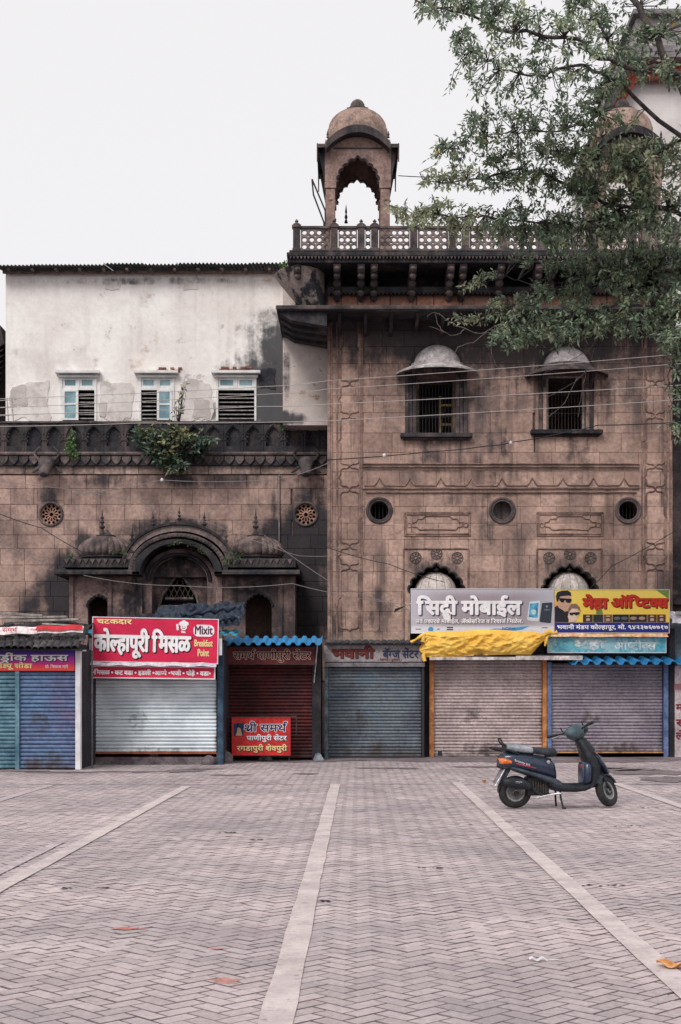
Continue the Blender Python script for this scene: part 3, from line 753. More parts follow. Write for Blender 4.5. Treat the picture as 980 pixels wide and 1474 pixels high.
# return of the balustrade and rear balustrade seen through the jali
for (px, yy) in ((426.5, 36.6),): inst('post', pm, (B(px), yy, BZ(359)), lg)
mb = MB(); mb.box(B(424), B(429), Yb+.3, 36.5, BZ(326), BZ(322)); mb.build('side_coping', M_midst, lg)
mb = MB()
hs = [circ(Yb+.45+k*.13, BZ(357)+.06+j*.13, .052, 8) for k in range(23) for j in range(4)]
mb.prism([rect(Yb+.3, 36.5, BZ(357), BZ(326))]+hs, B(426.5)-.03, B(426.5)+.03, 'x'); mb.build('side_jali', M_jali, lg)
fin = MB()
for x in (498, 571): fin.lathe([(.001, 0), (.05, .02), (.02, .12), (.045, .16), (.015, .26), (.03, .3), (.001, .52)], (PX(x, 36.5), 36.5, PZ(322, 36.5)), 8)
fin.build('rear_finial', M_black, lg)

# rooftop kiosk (chhatri)
def chhatri(cx, parent, topshift=0.0):
    """built around centre cx (world x); plan 1.62 m square"""
    yc = 35.3; s = 34.5/F
    c = empty('rooftop_kiosk', (cx, yc, BZ(359)), parent)
    zz = lambda py: PZ(py, 34.5)+topshift
    hw = .82; th = .16; zb = BZ(360); zd = lambda py: PZ(py, yc)+topshift; ze = lambda py: PZ(py, yc-hw-.3)+topshift; sd = yc/F
    z_sp = zz(285); 
    outer = [(cx-hw, zz(262)), (cx+hw, zz(262)), (cx+hw, zz(205)), (cx+.5*hw, zz(190)), (cx, zz(184)), (cx-.5*hw, zz(190)), (cx-hw, zz(205))]
    arch = cusp(cx, zz(262), 28*s, 30*s, 9, .32)
    wall = [(cx+hw, zz(262)), (cx+hw, zz(205)), (cx+.5*hw, zz(190)), (cx, zz(184)), (cx-.5*hw, zz(190)), (cx-hw, zz(205)), (cx-hw, zz(262))]
    front = wall[:]+list(reversed(arch))
    for (yy, nm) in ((yc-hw, 'front'), (yc+hw-th, 'rear')):
        mb = MB(); mb.prism([front], yy, yy+th); mb.build('arch_wall', M_sooted, c)
        mb = MB(); mb.tube([(x, yy-.004, z) for x, z in arch], .02, 5); mb.build('arch_rim', M_black, c)
    for xx in (cx-hw, cx+hw-th):
        loop = [(a-cx+yc, b) for a, b in front]
        L2 = [(yc+(a-yc)*(hw-th-.003)/hw, b) for a, b in loop]
        mb = MB(); mb.prism([L2], xx, xx+th, 'x'); mb.build('side_arch_wall', M_sooted, c)
    for sx_ in (-1, 1):
        for sy_ in (-1, 1):
            px_, py_ = cx+sx_*(hw-.14), yc+sy_*(hw-.14)
            mb = MB(); mb.box(px_-.145, px_+.145, py_-.145, py_+.145, zz(271), zz(262)-.002)
            mb.box(px_-.115, px_+.115, py_-.115, py_+.115, zb, zz(271)); mb.box(px_-.135, px_+.135, py_-.135, py_+.135, zb, zb+.25)
            mb.lathe([(.12, 0), (.15, .05), (.12, .1)], (px_, py_, zz(290)), 8); mb.build('pillar', M_sooted, c, bevel=.012)
    fm = MB(); fm.box(cx-.6, cx+.6, yc-hw-.014, yc-hw, zz(215), zz(213)); fm.build('fillet', M_black, c)
    # curved eaves, front/rear vault and the crossing one
    def eave(half, zmid, drop, tk, t0, t1, ax, nm, mat):
        up = []; dn_ = []
        for k in range(17):
            u = -half+2*half*k/16; q = abs(u)/half
            z = zmid-drop*(q**2.1); up.append((u, z)); dn_.append((u*1.0, z-tk))
        base = cx if ax == 'y' else yc
        lp = [(a+base, b) for a, b in up]+[(a+base, b) for a, b in reversed(dn_)]
        mb = MB(); mb.prism([lp], t0, t1, ax); return mb.build(nm, mat, c)
    eave(45*s, ze(179), 23*s, 11*s, yc-hw-.3, yc+hw+.3, 'y', 'curved_eave', M_black)
    for e0, e1 in ((cx-59*s, cx-hw-.004), (cx+hw+.004, cx+59*s)): eave(hw+.24, zz(199), 14*s, 5*s, e0, e1, 'x', 'side_eave', M_midst)
    for sx_ in (-1, 1):
        mb = MB(); x = cx+sx_*59*s
        mb.prism([[(yc-hw-.24, zz(212)), (yc, zz(199)), (yc+hw+.24, zz(212)), (yc+hw+.2, zz(238)), (yc+hw, zz(216)), (yc-hw, zz(216)), (yc-hw-.2, zz(238))]], min(x, x-sx_*.03), max(x, x-sx_*.03), 'x'); mb.build('eave_skirt', M_midst, c)
        for sy_ in (-1, 1):
            mb = MB(); yk = yc+sy_*(hw-.05)
            mb.prism([[(cx+sx_*hw, zz(262)), (cx+sx_*hw, zz(212)), (cx+sx_*57*s, zz(212)), (cx+sx_*(hw+.1), zz(232))]], yk-.05, yk+.05); mb.build('eave_strut', M_black, c)
    mb = MB(); rd = 42*sd; pr = [(rd*1.03, -.3), (rd*1.03, -.02), (rd, 0)]+[(rd*cos(t), 29*sd*sin(t)) for t in [i*pi/2/10 for i in range(1, 11)]]
    pr[-1] = (.04, 29*sd); mb.lathe(pr, (cx, yc, zd(188)), 40); mb.build('dome', M_domeb, c, smooth=60)
    mb = MB(); mb.lathe([(.001, -.03), (17*s, -.02), (17*s, .02), (10*s, .05), (9*s, .1), (9.5*s, .16), (7*s, .24), (3*s, .29), (.001, .3)], (cx, yc, zd(188)+27.8*sd), 32, rib=16, ramp=.12); mb.build('lotus_finial', M_midst, c, smooth=35)
    for sx_ in (-1, 1):
        mb = MB(); mb.lathe([(.001, 0), (.035, .02), (.02, .06), (.03, .1), (.001, .2)], (cx+sx_*43.5*s, yc-hw-.2, ze(197)), 8); mb.build('corner_finial', M_midst, c)
    return c
chhatri(PX(515, 34.5), tower)
chhatri(PX(905, 34.5), tower, .0)
# rusty ladder rails leaning beside the left kiosk
mb = MB(); yk = 34.6
mb.tube([(PX(449, yk), yk, PZ(258, yk)), (PX(451, yk), yk, PZ(280, yk)), (PX(466, yk), yk+.1, PZ(318, yk)), (PX(467, yk), yk+.1, PZ(358, yk))], .02, 6); mb.tube([(PX(449, yk), yk, PZ(258, yk)), (PX(468, yk), yk, PZ(303, yk))], .02, 6)
mb.tube([(PX(468, yk), yk, PZ(303, yk)), (PX(469, yk), yk, PZ(358, yk))], .02, 6); mb.build('rail', M_iron, label='bent dark metal rail leaning against the left rooftop kiosk', cat='rail')
# ------------------------------------------------------------------ stone hall on the left
hall = empty('stone_hall', (Lx(235), YL, 0), label='low sooty stone hall with domed porch and a whitewashed upper storey under a sheet roof', cat='building')
SL = YL/F
rose = [(73, 740), (440, 740)]
XE = PX(471, YT)+.0   # the hall dies into the tower's left flank
hx0, hx1 = Lx(-60), PX(474, YL)
cores = [circ(Lx(a), Lz(b), 15*SL) for a, b in rose]
mb = MB(); mb.prism([rect(hx0, hx1, -.02, Lz(670))]+cores, YL+.05, YL+.6); mb.build('core_wall', M_joint, hall)
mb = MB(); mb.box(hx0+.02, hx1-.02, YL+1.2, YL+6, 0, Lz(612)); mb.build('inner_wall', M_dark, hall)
us_h = unit_stone(M_hall, .011)
hr = [(Lx(a-19), Lx(a+19), Lz(b+19), Lz(b-19)) for a, b in rose]+[(Lx(100), Lx(420), -1, Lz(835))]
ashlar(hall, hx0, hx1, Lz(980), Lz(684), YL, us_h, .38, .8, hr, 21, joint=.006, proud=.005)
ashlar(hall, hx0, hx1, Lz(683), Lz(671), YL-.03, unit_stone(surf('streaked_course_stone', rgb('b39d94'), rgb('85706a'), scale=2, objrand=.2, streak=(.85, (.05, .045, .05), 4), bump=.3)), .2, .9, (), 5)
for (a, b) in rose:
    w = empty('rose_window', (Lx(a), YL, Lz(b)), hall)
    mb = MB(); mb.prism([rect(Lx(a-19), Lx(a+19), Lz(b+19), Lz(b-19)), circ(Lx(a), Lz(b), 15*SL)], YL-.002, YL+.06); mb.build('plate', M_hall, w)
    mb = MB(); mb.torus((Lx(a), YL-.01, Lz(b)), 16.5*SL, .035, 32, 8); mb.build('ring', M_midst, w, smooth=60)
    c0 = (Lx(a), Lz(b)); hs = []
    q = 15*SL
    for k in range(12):
        an = 2*pi*(k+.5)/12; hs.append(circ(c0[0]+cos(an)*q*.8, c0[1]+sin(an)*q*.8, q*.15, 8))
        an = 2*pi*k/12
        p = lambda r_, t: (c0[0]+cos(t)*r_*q, c0[1]+sin(t)*r_*q)
        hs.append([p(.32, an-.12), p(.6, an-.15), p(.66, an), p(.6, an+.15), p(.32, an+.12)])
    hs.append(circ(c0[0], c0[1], q*.18, 12))
    mb = MB(); mb.prism([circ(c0[0], c0[1], q*1.02)]+hs, YL+.08, YL+.14); mb.build('tracery', surf('pink_tracery', rgb('c9a08c'), rgb('8c6a60'), scale=5), w)
# mouldings and parapet
mb = MB(); mb.box(hx0, hx1, YL-.22, YL+.1, Lz(657), Lz(652)); mb.build('roll_moulding', surf('grey_roll', rgb('7a6b69'), rgb('4d4547'), scale=3, streak=(.6, (.04, .04, .05), 4)), hall, bevel=.04)
mb = MB(); mb.box(hx0, hx1, YL-.12, YL+.1, Lz(671), Lz(657.2)); mb.build('frieze_back', M_black, hall)
lp = MB()
x = hx0+.02
while x < hx1-.26:
    lp.prism([[(x, Lz(657.5)), (x+.24, Lz(657.5)), (x+.235, Lz(662)), (x+.19, Lz(666)), (x+.12, Lz(670)), (x+.05, Lz(666)), (x+.005, Lz(662))]], YL-.16, YL-.11); x += .265
lotus = MB(); lx = hx0+.02; k = 0
pmesh = MB().prism([[(0, 0), (.24, 0), (.235, -.09), (.19, -.16), (.12, -.225), (.05, -.16), (.005, -.09)]], -.05, 0).mesh('lotus_petal', M_midst)
while lx < hx1-.26:
    inst('lotus_petal', pmesh, (lx, YL-.12, Lz(657.6)), hall); lx += .265
# parapet: arched merlon panels, each a stone of its own
mw = 28.6*SL
def merlon_mesh():
    b = MB(); h = Lz(610)-Lz(652)
    a = [(mw/2+.19*cos(t), h*.42+(.30+.05*max(0, 1-abs(cos(t))*2.5))*sin(t)) for t in [pi*i/12 for i in range(13)]]
    a = [(p, max(q, h*.42)) for p, q in a]
    hole = [(mw/2+.19, h*.2)]+a+[(mw/2-.19, h*.2)]
    b.prism([rect(.004, mw-.004, 0, h), hole], -.07, .02)
    b.prism([rect(.004, mw-.004, .001, h-.001)], .02, .12)
    for s_ in (-1, 1):
        for (qx, qz, r_) in ((.30, .62, .035), (.36, .52, .03), (.24, .52, .03), (.30, .44, .04), (.38, .62, .022)):
            b.lathe([(.001, -.1), (r_, -.09), (r_*.9, -.07)], (mw/2+s_*qx, 0, h*qz), 8, axis='y')
    b.tube([(mw/2+.23*cos(t), -.075, h*.42+(.34+.07*max(0, 1-abs(cos(t))*2.5))*sin(t)) for t in [pi*i/12 for i in range(13)]], .025, 5)
    for s_ in (-1, 1): b.tube([(mw/2+s_*.23, -.075, h*.42), (mw/2+s_*.34, -.075, h*.40), (mw/2+s_*.36, -.075, h*.33)], .02, 5)
    return b.mesh('merlon_panel', M_black, smooth=40)
mm_ = merlon_mesh(); lx = Lx(22)-mw/2-mw*3
while lx < hx1:
    if lx+mw > hx0: inst('merlon_panel', mm_, (lx, YL-.05, Lz(652)), hall)
    lx += mw
mb = MB(); mb.box(hx0, hx1, YL-.16, YL+1, Lz(610.5), Lz(608)); mb.build('coping', M_midst, hall)

# whitewashed upper storey
YW = 36.7
def WX(p): return PX(p, YW)
def WZ(p): return PZ(p, YW)
up = empty('upper_storey', (WX(210), YW, WZ(609)), hall)
wins = [(87, 139, 541, 606), (200, 251, 541, 606), (311, 369, 541, 606)]
mb = MB(); mb.prism([rect(WX(8), WX(413), WZ(625), WZ(394))]+[rect(WX(a), WX(b), WZ(d), WZ(t)) for a, b, t, d in wins], YW, YW+.35); mb.build('plaster_wall', M_plaster, up)
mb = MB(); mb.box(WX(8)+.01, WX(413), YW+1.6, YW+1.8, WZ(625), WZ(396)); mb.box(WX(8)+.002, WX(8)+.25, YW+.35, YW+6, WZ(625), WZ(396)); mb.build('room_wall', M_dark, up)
pt = MB()
r = random.Random(4)
def patch(cx_, cz_, w_, h_, y, mat, nm, th=.018, n=30, parent=up, lab=None):
    pts = []
    for k in range(n):
        t = 2*pi*k/n; j = r.uniform(.88, 1.04)+.1*sin(3*t+cx_); c_, s_ = cos(t), sin(t)
        q = 1/max(abs(c_), abs(s_))*.9
        pts.append((cx_+w_/2*c_*j*min(q, 1.25), cz_+h_/2*s_*j*min(q, 1.25)))
    m = MB(); m.prism([pts], y-th, y+.01); o_ = m.build(nm, mat, parent)
    if lab: o_['label'] = lab
M_grout = surf('grey_patch_render', rgb('cfc7c4'), rgb('b8afac'), scale=2, bump=.5, bscale=16, grain=.15, spots=[(2.5, .55, .7, rgb('cfc6c3'), .6)])
M_newp = surf('pale_patch_render', rgb('e4dedb'), rgb('cfc6c3'), scale=1.2, bump=.25, spots=[(2.2, .52, .62, rgb('b4a9a7'), .6), (4, .62, .7, rgb('877c78'), .5)], grain=.05)
patch(WX(168), WZ(577), 1.0, 1.15, YW, M_newp, 'plaster_patch'); patch(WX(283), WZ(578), .95, 1.2, YW, M_newp, 'plaster_patch'); patch(WX(45), WZ(578), 1.1, 1.15, YW, M_newp, 'plaster_patch')
patch(WX(290), WZ(588), .5, .6, YW-.012, M_grout, 'plaster_patch'); patch(WX(27), WZ(570), .5, .6, YW-.012, M_grout, 'plaster_patch'); patch(WX(148), WZ(590), .22, .4, YW-.016, M_grout, 'plaster_patch')
patch(WX(162), WZ(411), .48, .26, YW, M_newp, 'plaster_patch'); patch(WX(274), WZ(411), .42, .26, YW, M_newp, 'plaster_patch')
patch(WX(385), WZ(545), .5, .6, YW, surf('black_mould_render', (.05, .05, .058), (.025, .026, .034), scale=3, bump=.5), 'plaster_patch')
bk = MB().box(-.5, .5, 0, 1, -.5, .5).mesh('exposed_brick', M_brick)
for (x0, x1, y, n) in ((318, 368, 533, 9), (228, 262, 534, 6)):
    for k in range(n):
        for q in (0, 1):
            if r.random() < .85: inst('exposed_brick', bk, (WX(x0+(x1-x0)*(k+.5*q)/n), YW-.045+r.uniform(0, .012), WZ(y-3.5*q)), up, scale=((x1-x0)/n*YW/F*.9, .09, .05), rot=(0, r.gauss(0, .02), 0))
for wi, (a, b, t, d) in enumerate(wins):
    w = empty('casement_window', (WX((a+b)/2), YW, WZ(d)), up)
    def bar(m, x0, x1, y0, y1, z0, z1): m.box(WX(x0), WX(x1), YW+y0, YW+y1, WZ(z0), WZ(z1))
    m = MB()
    bar(m, a, a+3, -.03, .1, d, t+3); bar(m, b-3, b, -.03, .1, d, t+3); bar(m, a-2, b+2, -.08, .1, t+2.9, t-.5)
    bar(m, a+3, b-3, -.02, .09, t+20.5, t+17); bar(m, (a+b)/2-1.5, (a+b)/2+1.5, -.015, .085, t+17, t+3)
    m.build('frame', M_winw, w)
    m = MB(); bar(m, a-6, b+6, -.22, .02, t-2, t-5.5); m.build('lintel_slab', M_winw, w)
    for (x0, x1) in ((a+3, (a+b)/2-1.5), ((a+b)/2+1.5, b-3)):
        sash = MB(); bar(sash, x0+.2, x0+3, 0, .05, t+16.8, t+3.2); bar(sash, x1-3, x1-.2, 0, .05, t+16.8, t+3.2); bar(sash, x0+3, x1-3, .002, .048, t+16.8, t+14); bar(sash, x0+3, x1-3, .002, .048, t+6, t+3.2)
        s_ = sash.build('top_sash', M_winw, w)
        gl = MB(); bar(gl, x0+3, x1-3, .02, .028, t+14, t+6); gl.build('pane', M_glass, s_)
    shut = {0: (a+3, a+26), 1: (b-25, b-3), 2: None}[wi]
    if shut:
        x0, x1 = shut; m = MB()
        for (p, q) in ((x0, x0+3.5), (x1-3.5, x1)): bar(m, p, q, -.05, .0, d-1, t+20.6)
        for q in (t+20.6, t+40, d-3.5): bar(m, x0+3.5, x1-3.5, -.048, -.002, q+(2.5 if q < d-4 else 2.5), q)
        s_ = m.build('shutter_leaf', M_winw, w)
        for (z1_, z0_) in ((t+23.1, t+40), (t+42.5, d-3.5)):
            gl = MB(); bar(gl, x0+3.5, x1-3.5, -.03, -.02, z0_, z1_); gl.build('pane', M_glass, s_)
    x0, x1 = (a+3, b-3) if not shut else ((shut[1], b-3) if wi == 0 else (a+3, shut[0]))
    n = 7
    for k in range(n):
        z = t+26+(d-t-30)*k/(n-1)
        m = MB(); m.tube([(WX(x0), YW+.05, WZ(z)), (WX(x1), YW+.05, WZ(z))], .016, 6); m.build('bar', M_ironl, w)
# corrugated roof sheets with a wavy front edge
def corr(fn, x0, x1, y0, y1, pitch, amp, z0, z1, th=.006, per=12):
    n = int((x1-x0)/pitch*per)
    return lambda u, v: (x0+(x1-x0)*u, y0+(y1-y0)*v, z0+(z1-z0)*v+amp*sin(2*pi*(x0+(x1-x0)*u)/pitch))
rf = empty('sheet_roof', (WX(210), YW, WZ(390)), up)
xs_ = [WX(0)-.05+k*(WX(416)-WX(0))/8 for k in range(9)]
for k in range(8):
    mb = MB(); a_, b_ = xs_[k], xs_[k+1]+.06; dz = r.uniform(-.02, .02)+.008*k*1.5
    mb.sheet(lambda u, v: (a_+(b_-a_)*u, YW-.5+4*v, WZ(391)+dz+.008*(k % 2)+.75*v+.022*sin(2*pi*(a_+(b_-a_)*u)/.1)), int((b_-a_)/.1*8), 2, .012); mb.build('roof_sheet', M_sheet, rf, smooth=60)
mb = MB(); mb.box(WX(6), WX(413), YW-.2, YW-.1, WZ(396), WZ(393)); mb.build('wall_plate', M_wood, rf)
for k in range(12):
    mb = MB(); x = WX(15)+k*.62; mb.box(x, x+.07, YW-.42, YW+.1, WZ(395), WZ(392.5)+.0); mb.build('rafter', M_wood, rf)
# cream plaster bay beside the tower
YP = 35.2
mb = MB(); mb.box(PX(407, YP), PX(472, YP), YP, YP+3.5, PZ(612, YP), PZ(380, YP)); mb.build('plaster_bay', M_plaster2, hall)

# buffalo head carvings
def buffalo(px, py, mirror=1):
    Y = YL-.1; c = (Lx(px), Y, Lz(py)); w = empty('buffalo_head', c, hall, label=None)
    mb = MB(); secs = []
    for (t, dz, dy, hw, hh) in ((0, .10, .05, .17, .14), (.2, .1, -.12, .2, .17), (.4, .03, -.25, .2, .17), (.6, -.09, -.36, .16, .14), (.8, -.2, -.44, .13, .12), (.92, -.27, -.49, .14, .11), (1, -.3, -.55, .1, .07)):
        secs.append([(c[0]+hw*cos(a), c[1]+dy-hh*sin(a)*.6, c[2]+dz+hh*sin(a)*.75) for a in [2*pi*k/14 for k in range(14)]])
    mb.loft(secs); mb.build('head', M_midst, w, smooth=60)
    for s_ in (-1, 1):
        mb = MB(); pts = []; rs = []
        for k in range(9):
            q = k/8; an = -.5+q*2.5
            pts.append((c[0]+s_*(.12+.19*sin(min(pi, q*2.6+.3))), c[1]-.12-.04*q, c[2]+.12+.36*q)); rs.append(.05*(1-q*.8))
        mb.tube(pts, rs, 8); mb.build('horn', M_midst, w, smooth=60)
        mb = MB(); mb.loft([[(c[0]+s_*(.16+d_), c[1]-.1+.015*cos(a), c[2]-.02-d_*.7+r_*sin(a)) for a in [2*pi*k/8 for k in range(8)]] for d_, r_ in ((0, .02), (.08, .06), (.16, .055), (.24, .01))]); mb.build('ear', M_midst, w, smooth=60)
buffalo(70, 672); buffalo(441, 672)

# domed porch
YPp = 34.7
def Qx(p): return PX(p, YPp)
def Qz(p): return PZ(p, YPp)
SP = YPp/F
po = empty('porch', (Qx(258), YPp, 0), hall)
M_por = surf('porch_stone', rgb('8d7671'), rgb('4e4242'), scale=1.6, bump=.4, objrand=.15, streak=(.9, (.03, .03, .036), 3), spots=[(1.5, .52, .66, (.035, .034, .042), .8)], stains=[(Qx(350), Qz(860), .5, .8, .6), (Qx(190), Qz(860), .4, .8, .7), (Qx(258), Qz(815), .6, .5, .5)])
ca_, cb_ = Qx(142), Qx(374)
def opening(cx, zt, hw, n=9): return cusp(cx, zt-hw*.9, hw, hw*.85, n, .35, base=0.0)
oL, oR = opening(Qx(142), Qz(859), 16*SP), opening(Qx(372), Qz(856), 19*SP)
cen = [(Qx(258)+40*SP*cos(t)*1.0, Qz(836)+44*SP*sin(t)) for t in [pi*i/20 for i in range(21)]]
cen = [(Qx(305), 0), (Qx(305), Qz(836))]+[(Qx(258)+47*SP*cos(t), Qz(836)+40*SP*sin(t)) for t in [pi*i/20 for i in range(1, 20)]]+[(Qx(211), Qz(836)), (Qx(211), 0)]
mb = MB(); out = [(Qx(98), 0)]+list(reversed(oL))+[(Qx(211), 0)][:0]
# front wall in three pieces: left bay, right bay, and the band above the central arch
def bay(x0, x1, op):
    L_ = [(x0, 0.0)]+[(op[-1][0], 0.0)]+list(reversed(op))[1:-1]+[(op[0][0], 0.0)]+[(x1, 0.0), (x1, Qz(829)), (x0, Qz(829))]
    m = MB(); m.prism([L_], YPp+.02, YPp+.4); return m
bay(Qx(100), Qx(205), oL).build('left_bay_wall', M_por, po); bay(Qx(311), Qx(425), oR).build('right_bay_wall', M_por, po)
for op in (oL, oR):
    m = MB(); m.tube([(x, YPp+.01, z) for x, z in op[1:-1]], .03, 5); m.build('cusped_rim', M_black, po)
for (p0, p1, rr_) in ((100, 106, .05), (155, 161, .04), (196, 205, .05), (311, 320, .05), (400, 407, .04), (417, 425, .05)):
    m = MB(); m.box(Qx(p0), Qx(p1), YPp-rr_, YPp+.02, 0, Qz(830)); m.build('pilaster', M_por, po, bevel=.01)
top_arc = [(Qx(258)+q[0]*SP, Qz(836)+q[1]*SP) for q in [(53*cos(t), 46*sin(t)) for t in [pi*i/24 for i in range(25)]]]
inn_arc = [(Qx(258)+q[0]*SP, Qz(836)+q[1]*SP) for q in [(40*cos(t), 33*sin(t)+(8*max(0, 1-abs(cos(t))*3))) for t in [pi*i/24 for i in range(25)]]]
m = MB(); m.prism([[(Qx(311), 0)]+top_arc+[(Qx(205), 0)]+[(Qx(218), 0)]+list(reversed(inn_arc))+[(Qx(298), 0)]], YPp+.05, YPp+.35); m.build('centre_arch_wall', M_por, po)
m = MB(); m.tube([(Qx(258)+44*SP*cos(t), YPp+.03, Qz(836)+38*SP*sin(t)) for t in [pi*i/24 for i in range(25)]], .05, 6); m.build('arch_moulding', M_black, po, smooth=60)
# inner door wall: pointed window with lattice
Yd = YPp+.55
def Dx(p): return PX(p, Yd)
def Dz(p): return PZ(p, Yd)
m = MB(); tr = [(Dx(228), Dz(874)), (Dx(288), Dz(874)), (Dx(284), Dz(858)), (Dx(258), Dz(824)), (Dx(232), Dz(858))]
m.prism([rect(Dx(205), Dx(311), 0, Dz(786)), [(Dx(228), .1), (Dx(288), .1), (Dx(288), Dz(872)), (Dx(283), Dz(856)), (Dx(258), Dz(822)), (Dx(233), Dz(856)), (Dx(228), Dz(872))]], Yd, Yd+.2); m.build('door_wall', M_por, po)
mw_ = surf('grey_door_wood', rgb('8a8077'), rgb('544c49'), scale=5, streak=(.6, (.05, .045, .045), 7))
m = MB()
for a_, b_ in (((229, 873), (233, 857)), ((233, 857), (258, 823)), ((258, 823), (283, 857)), ((283, 857), (287, 873)), ((229, 873), (287, 873)), ((229, 890), (287, 890)), ((238, 862), (278, 862))):
    m.tube([(Dx(a_[0]), Yd-.02, Dz(a_[1])), (Dx(b_[0]), Yd-.02, Dz(b_[1]))], .035, 4)
m.tube([(Dx(231), Yd-.02, .1), (Dx(231), Yd-.02, Dz(873))], .04, 4); m.tube([(Dx(286), Yd-.02, .1), (Dx(286), Yd-.02, Dz(873))], .04, 4)
m.build('pointed_frame', mw_, po)
m = MB()
for k in range(-4, 5):
    for s_ in (-1, 1):
        xa = 258+k*8; m.tube([(Dx(xa), Yd+.08, Dz(862)), (Dx(xa+s_*14), Yd+.08, Dz(834))], .01, 4)
m.build('lattice', M_wood, po)
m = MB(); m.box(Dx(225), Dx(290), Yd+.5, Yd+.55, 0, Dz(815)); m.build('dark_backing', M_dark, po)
# chajja of the porch: straight wings and the raised bangla arch over the centre
def wing(x0, x1, nm):
    m = MB(); m.prism([[(YPp-.5, Qz(829)), (YPp-.5, Qz(825)), (YPp-.42, Qz(822.5)), (YPp+.3, Qz(818)), (YPp+1.3, Qz(818)), (YPp+1.3, Qz(829.5)), (YPp, Qz(829.5))]], x0, x1, 'x'); m.build(nm, M_black, po, bevel=.01)
    m = MB(); m.box(x0+.15, x1-.1, YPp-.2, YPp+1.3, Qz(818)+.001, Qz(805)); m.build(nm+'_frieze', M_black, po, bevel=.02)
    n = int((x1-x0-.3)/.16)
    for k in range(n):
        m = MB(); xx = x0+.2+k*.16; m.prism([[(xx, Qz(806)), (xx+.13, Qz(806)), (xx+.065, Qz(813))]], YPp-.23, YPp-.2); m.build('leaf_carving', M_midst, po)
wing(Qx(83), Qx(206), 'eave'); wing(Qx(310), Qx(432), 'eave')
def arcband(r0x, r0z, r1x, r1z, zc, y0, y1, nm, mat, a0=0.0, a1=pi, n=36, bevel=0):
    a_ = [a0+(a1-a0)*i/n for i in range(n+1)]
    L_ = [(Qx(258)+r1x*SP*cos(t), Qz(zc)+r1z*SP*sin(t)) for t in a_]+[(Qx(258)+r0x*SP*cos(t), Qz(zc)+r0z*SP*sin(t)) for t in reversed(a_)]
    m = MB(); m.prism([L_], y0, y1); return m.build(nm, mat, po, bevel=bevel)
arcband(53, 44, 64, 50, 829, YPp-.5, YPp+.5, 'arched_eave', M_black, bevel=.02)
arcband(64.5, 50.5, 71, 56, 825, YPp-.3, YPp+1.3, 'arched_frieze', M_midst)
arcband(71.5, 54.5, 79, 63, 820, YPp-.15, YPp+1.3, 'arched_roof', surf('porch_roof_stone', rgb('8c7d79'), rgb('6a5d5c'), scale=2, bump=.3, streak=(.6, (.05, .045, .05), 3)), .12, pi-.12, bevel=.03)
arcband(79.5, 63.5, 83, 67, 820, YPp-.22, YPp+1.3, 'roof_edge', M_black, .1, pi-.1)
mb_ = MB()
for k in range(34):
    t = .1+(pi-.2)*k/33; mb_.lathe([(.001, -.03), (.045, -.02), (.03, .0)], (Qx(258)+67.5*SP*cos(t), YPp-.3, Qz(825)+53*SP*sin(t)), 6, axis='y')
mb_.build('bead_row', M_midst, po, kind='stuff')
m = MB(); m.prism([[(Qx(258)+79*SP*cos(t), Qz(820)+60*SP*sin(t)) for t in [pi*i/24 for i in range(25)]]], YPp+.6, YPp+1.3); m.build('tympanum', M_por, po)
m = MB(); m.prism([[(Qx(311), Qz(829))]+[(Qx(258)+53*SP*cos(t), Qz(829)+44*SP*sin(t)) for t in [pi*i/24 for i in range(25)]]+[(Qx(205), Qz(829)), (Qx(211), Qz(838)), (Qx(305), Qz(838))][:1]], YPp+.37, YPp+.5); m.build('centre_backing', M_por, po)
M_rdome = surf('ribbed_dome_stone', rgb('84746f'), rgb('55494a'), scale=3, bump=.35, streak=(.7, (.04, .038, .045), 5), spots=[(3, .56, .7, (.05, .045, .05), .7)])
for cx in (147, 368):
    d = empty('ribbed_dome', (Qx(cx), YPp+.55, Qz(805)), po); c = (Qx(cx), YPp+.55, Qz(805)); s = SP
    m = MB(); m.lathe([(34*s, 0), (34*s, 3*s), (37*s, 4*s), (37*s, 6*s), (33*s, 7*s)], c, 32); m.build('drum', M_black, d, smooth=40)
    m = MB(); m.lathe([(33*s, 7*s), (36*s, 11*s), (37*s, 16*s), (35*s, 22*s), (30*s, 28*s), (22*s, 33*s), (12*s, 36*s), (4*s, 38*s)], c, 96, rib=24, ramp=.11); m.build('shell', M_rdome, d, smooth=55)
    m = MB(); m.lathe([(14*s, 35.5*s), (15*s, 37*s), (9*s, 39*s), (5*s, 43*s), (3*s, 46*s)], c, 20); m.build('lotus_cap', M_midst, d, smooth=50)
def finial(px, pb, pt_, y=YPp-.1, k=1.0):
    h = (PZ(pt_, y)-PZ(pb, y)); u = h
    m = MB(); m.lathe([(.001, 0), (.13*u, .0), (.08*u, .08*u), (.05*u, .2*u), (.11*u, .26*u), (.13*u, .3*u), (.06*u, .35*u), (.05*u, .42*u), (.10*u, .48*u), (.05*u, .54*u), (.04*u, .6*u), (.075*u, .66*u), (.03*u, .72*u), (.02*u, .85*u), (.001, u)], (PX(px, y), y, PZ(pb, y)), 12); m.build('finial', M_black, po, smooth=50)
for a in ((147, 769, 733), (190, 795, 757), (220, 763, 735), (258, 755, 728), (294, 763, 735), (325, 795, 760), (368, 769, 732)): finial(*a)
m = MB(); m.box(Qx(100), Qx(104), YPp+.4, YL, 0, Qz(829)); m.box(Qx(421), Qx(425), YPp+.4, YL, 0, Qz(829)); m.build('side_wall', M_por, po)
# drain and cable stains: thin rain pipe down the hall
m = MB(); m.tube([(Lx(402), YL-.05, Lz(684)), (Lx(402), YL-.05, Lz(800))], .022, 6); m.build('rain_pipe', surf('pipe_grey', rgb('8a8586'), rgb('6a6466')), hall)

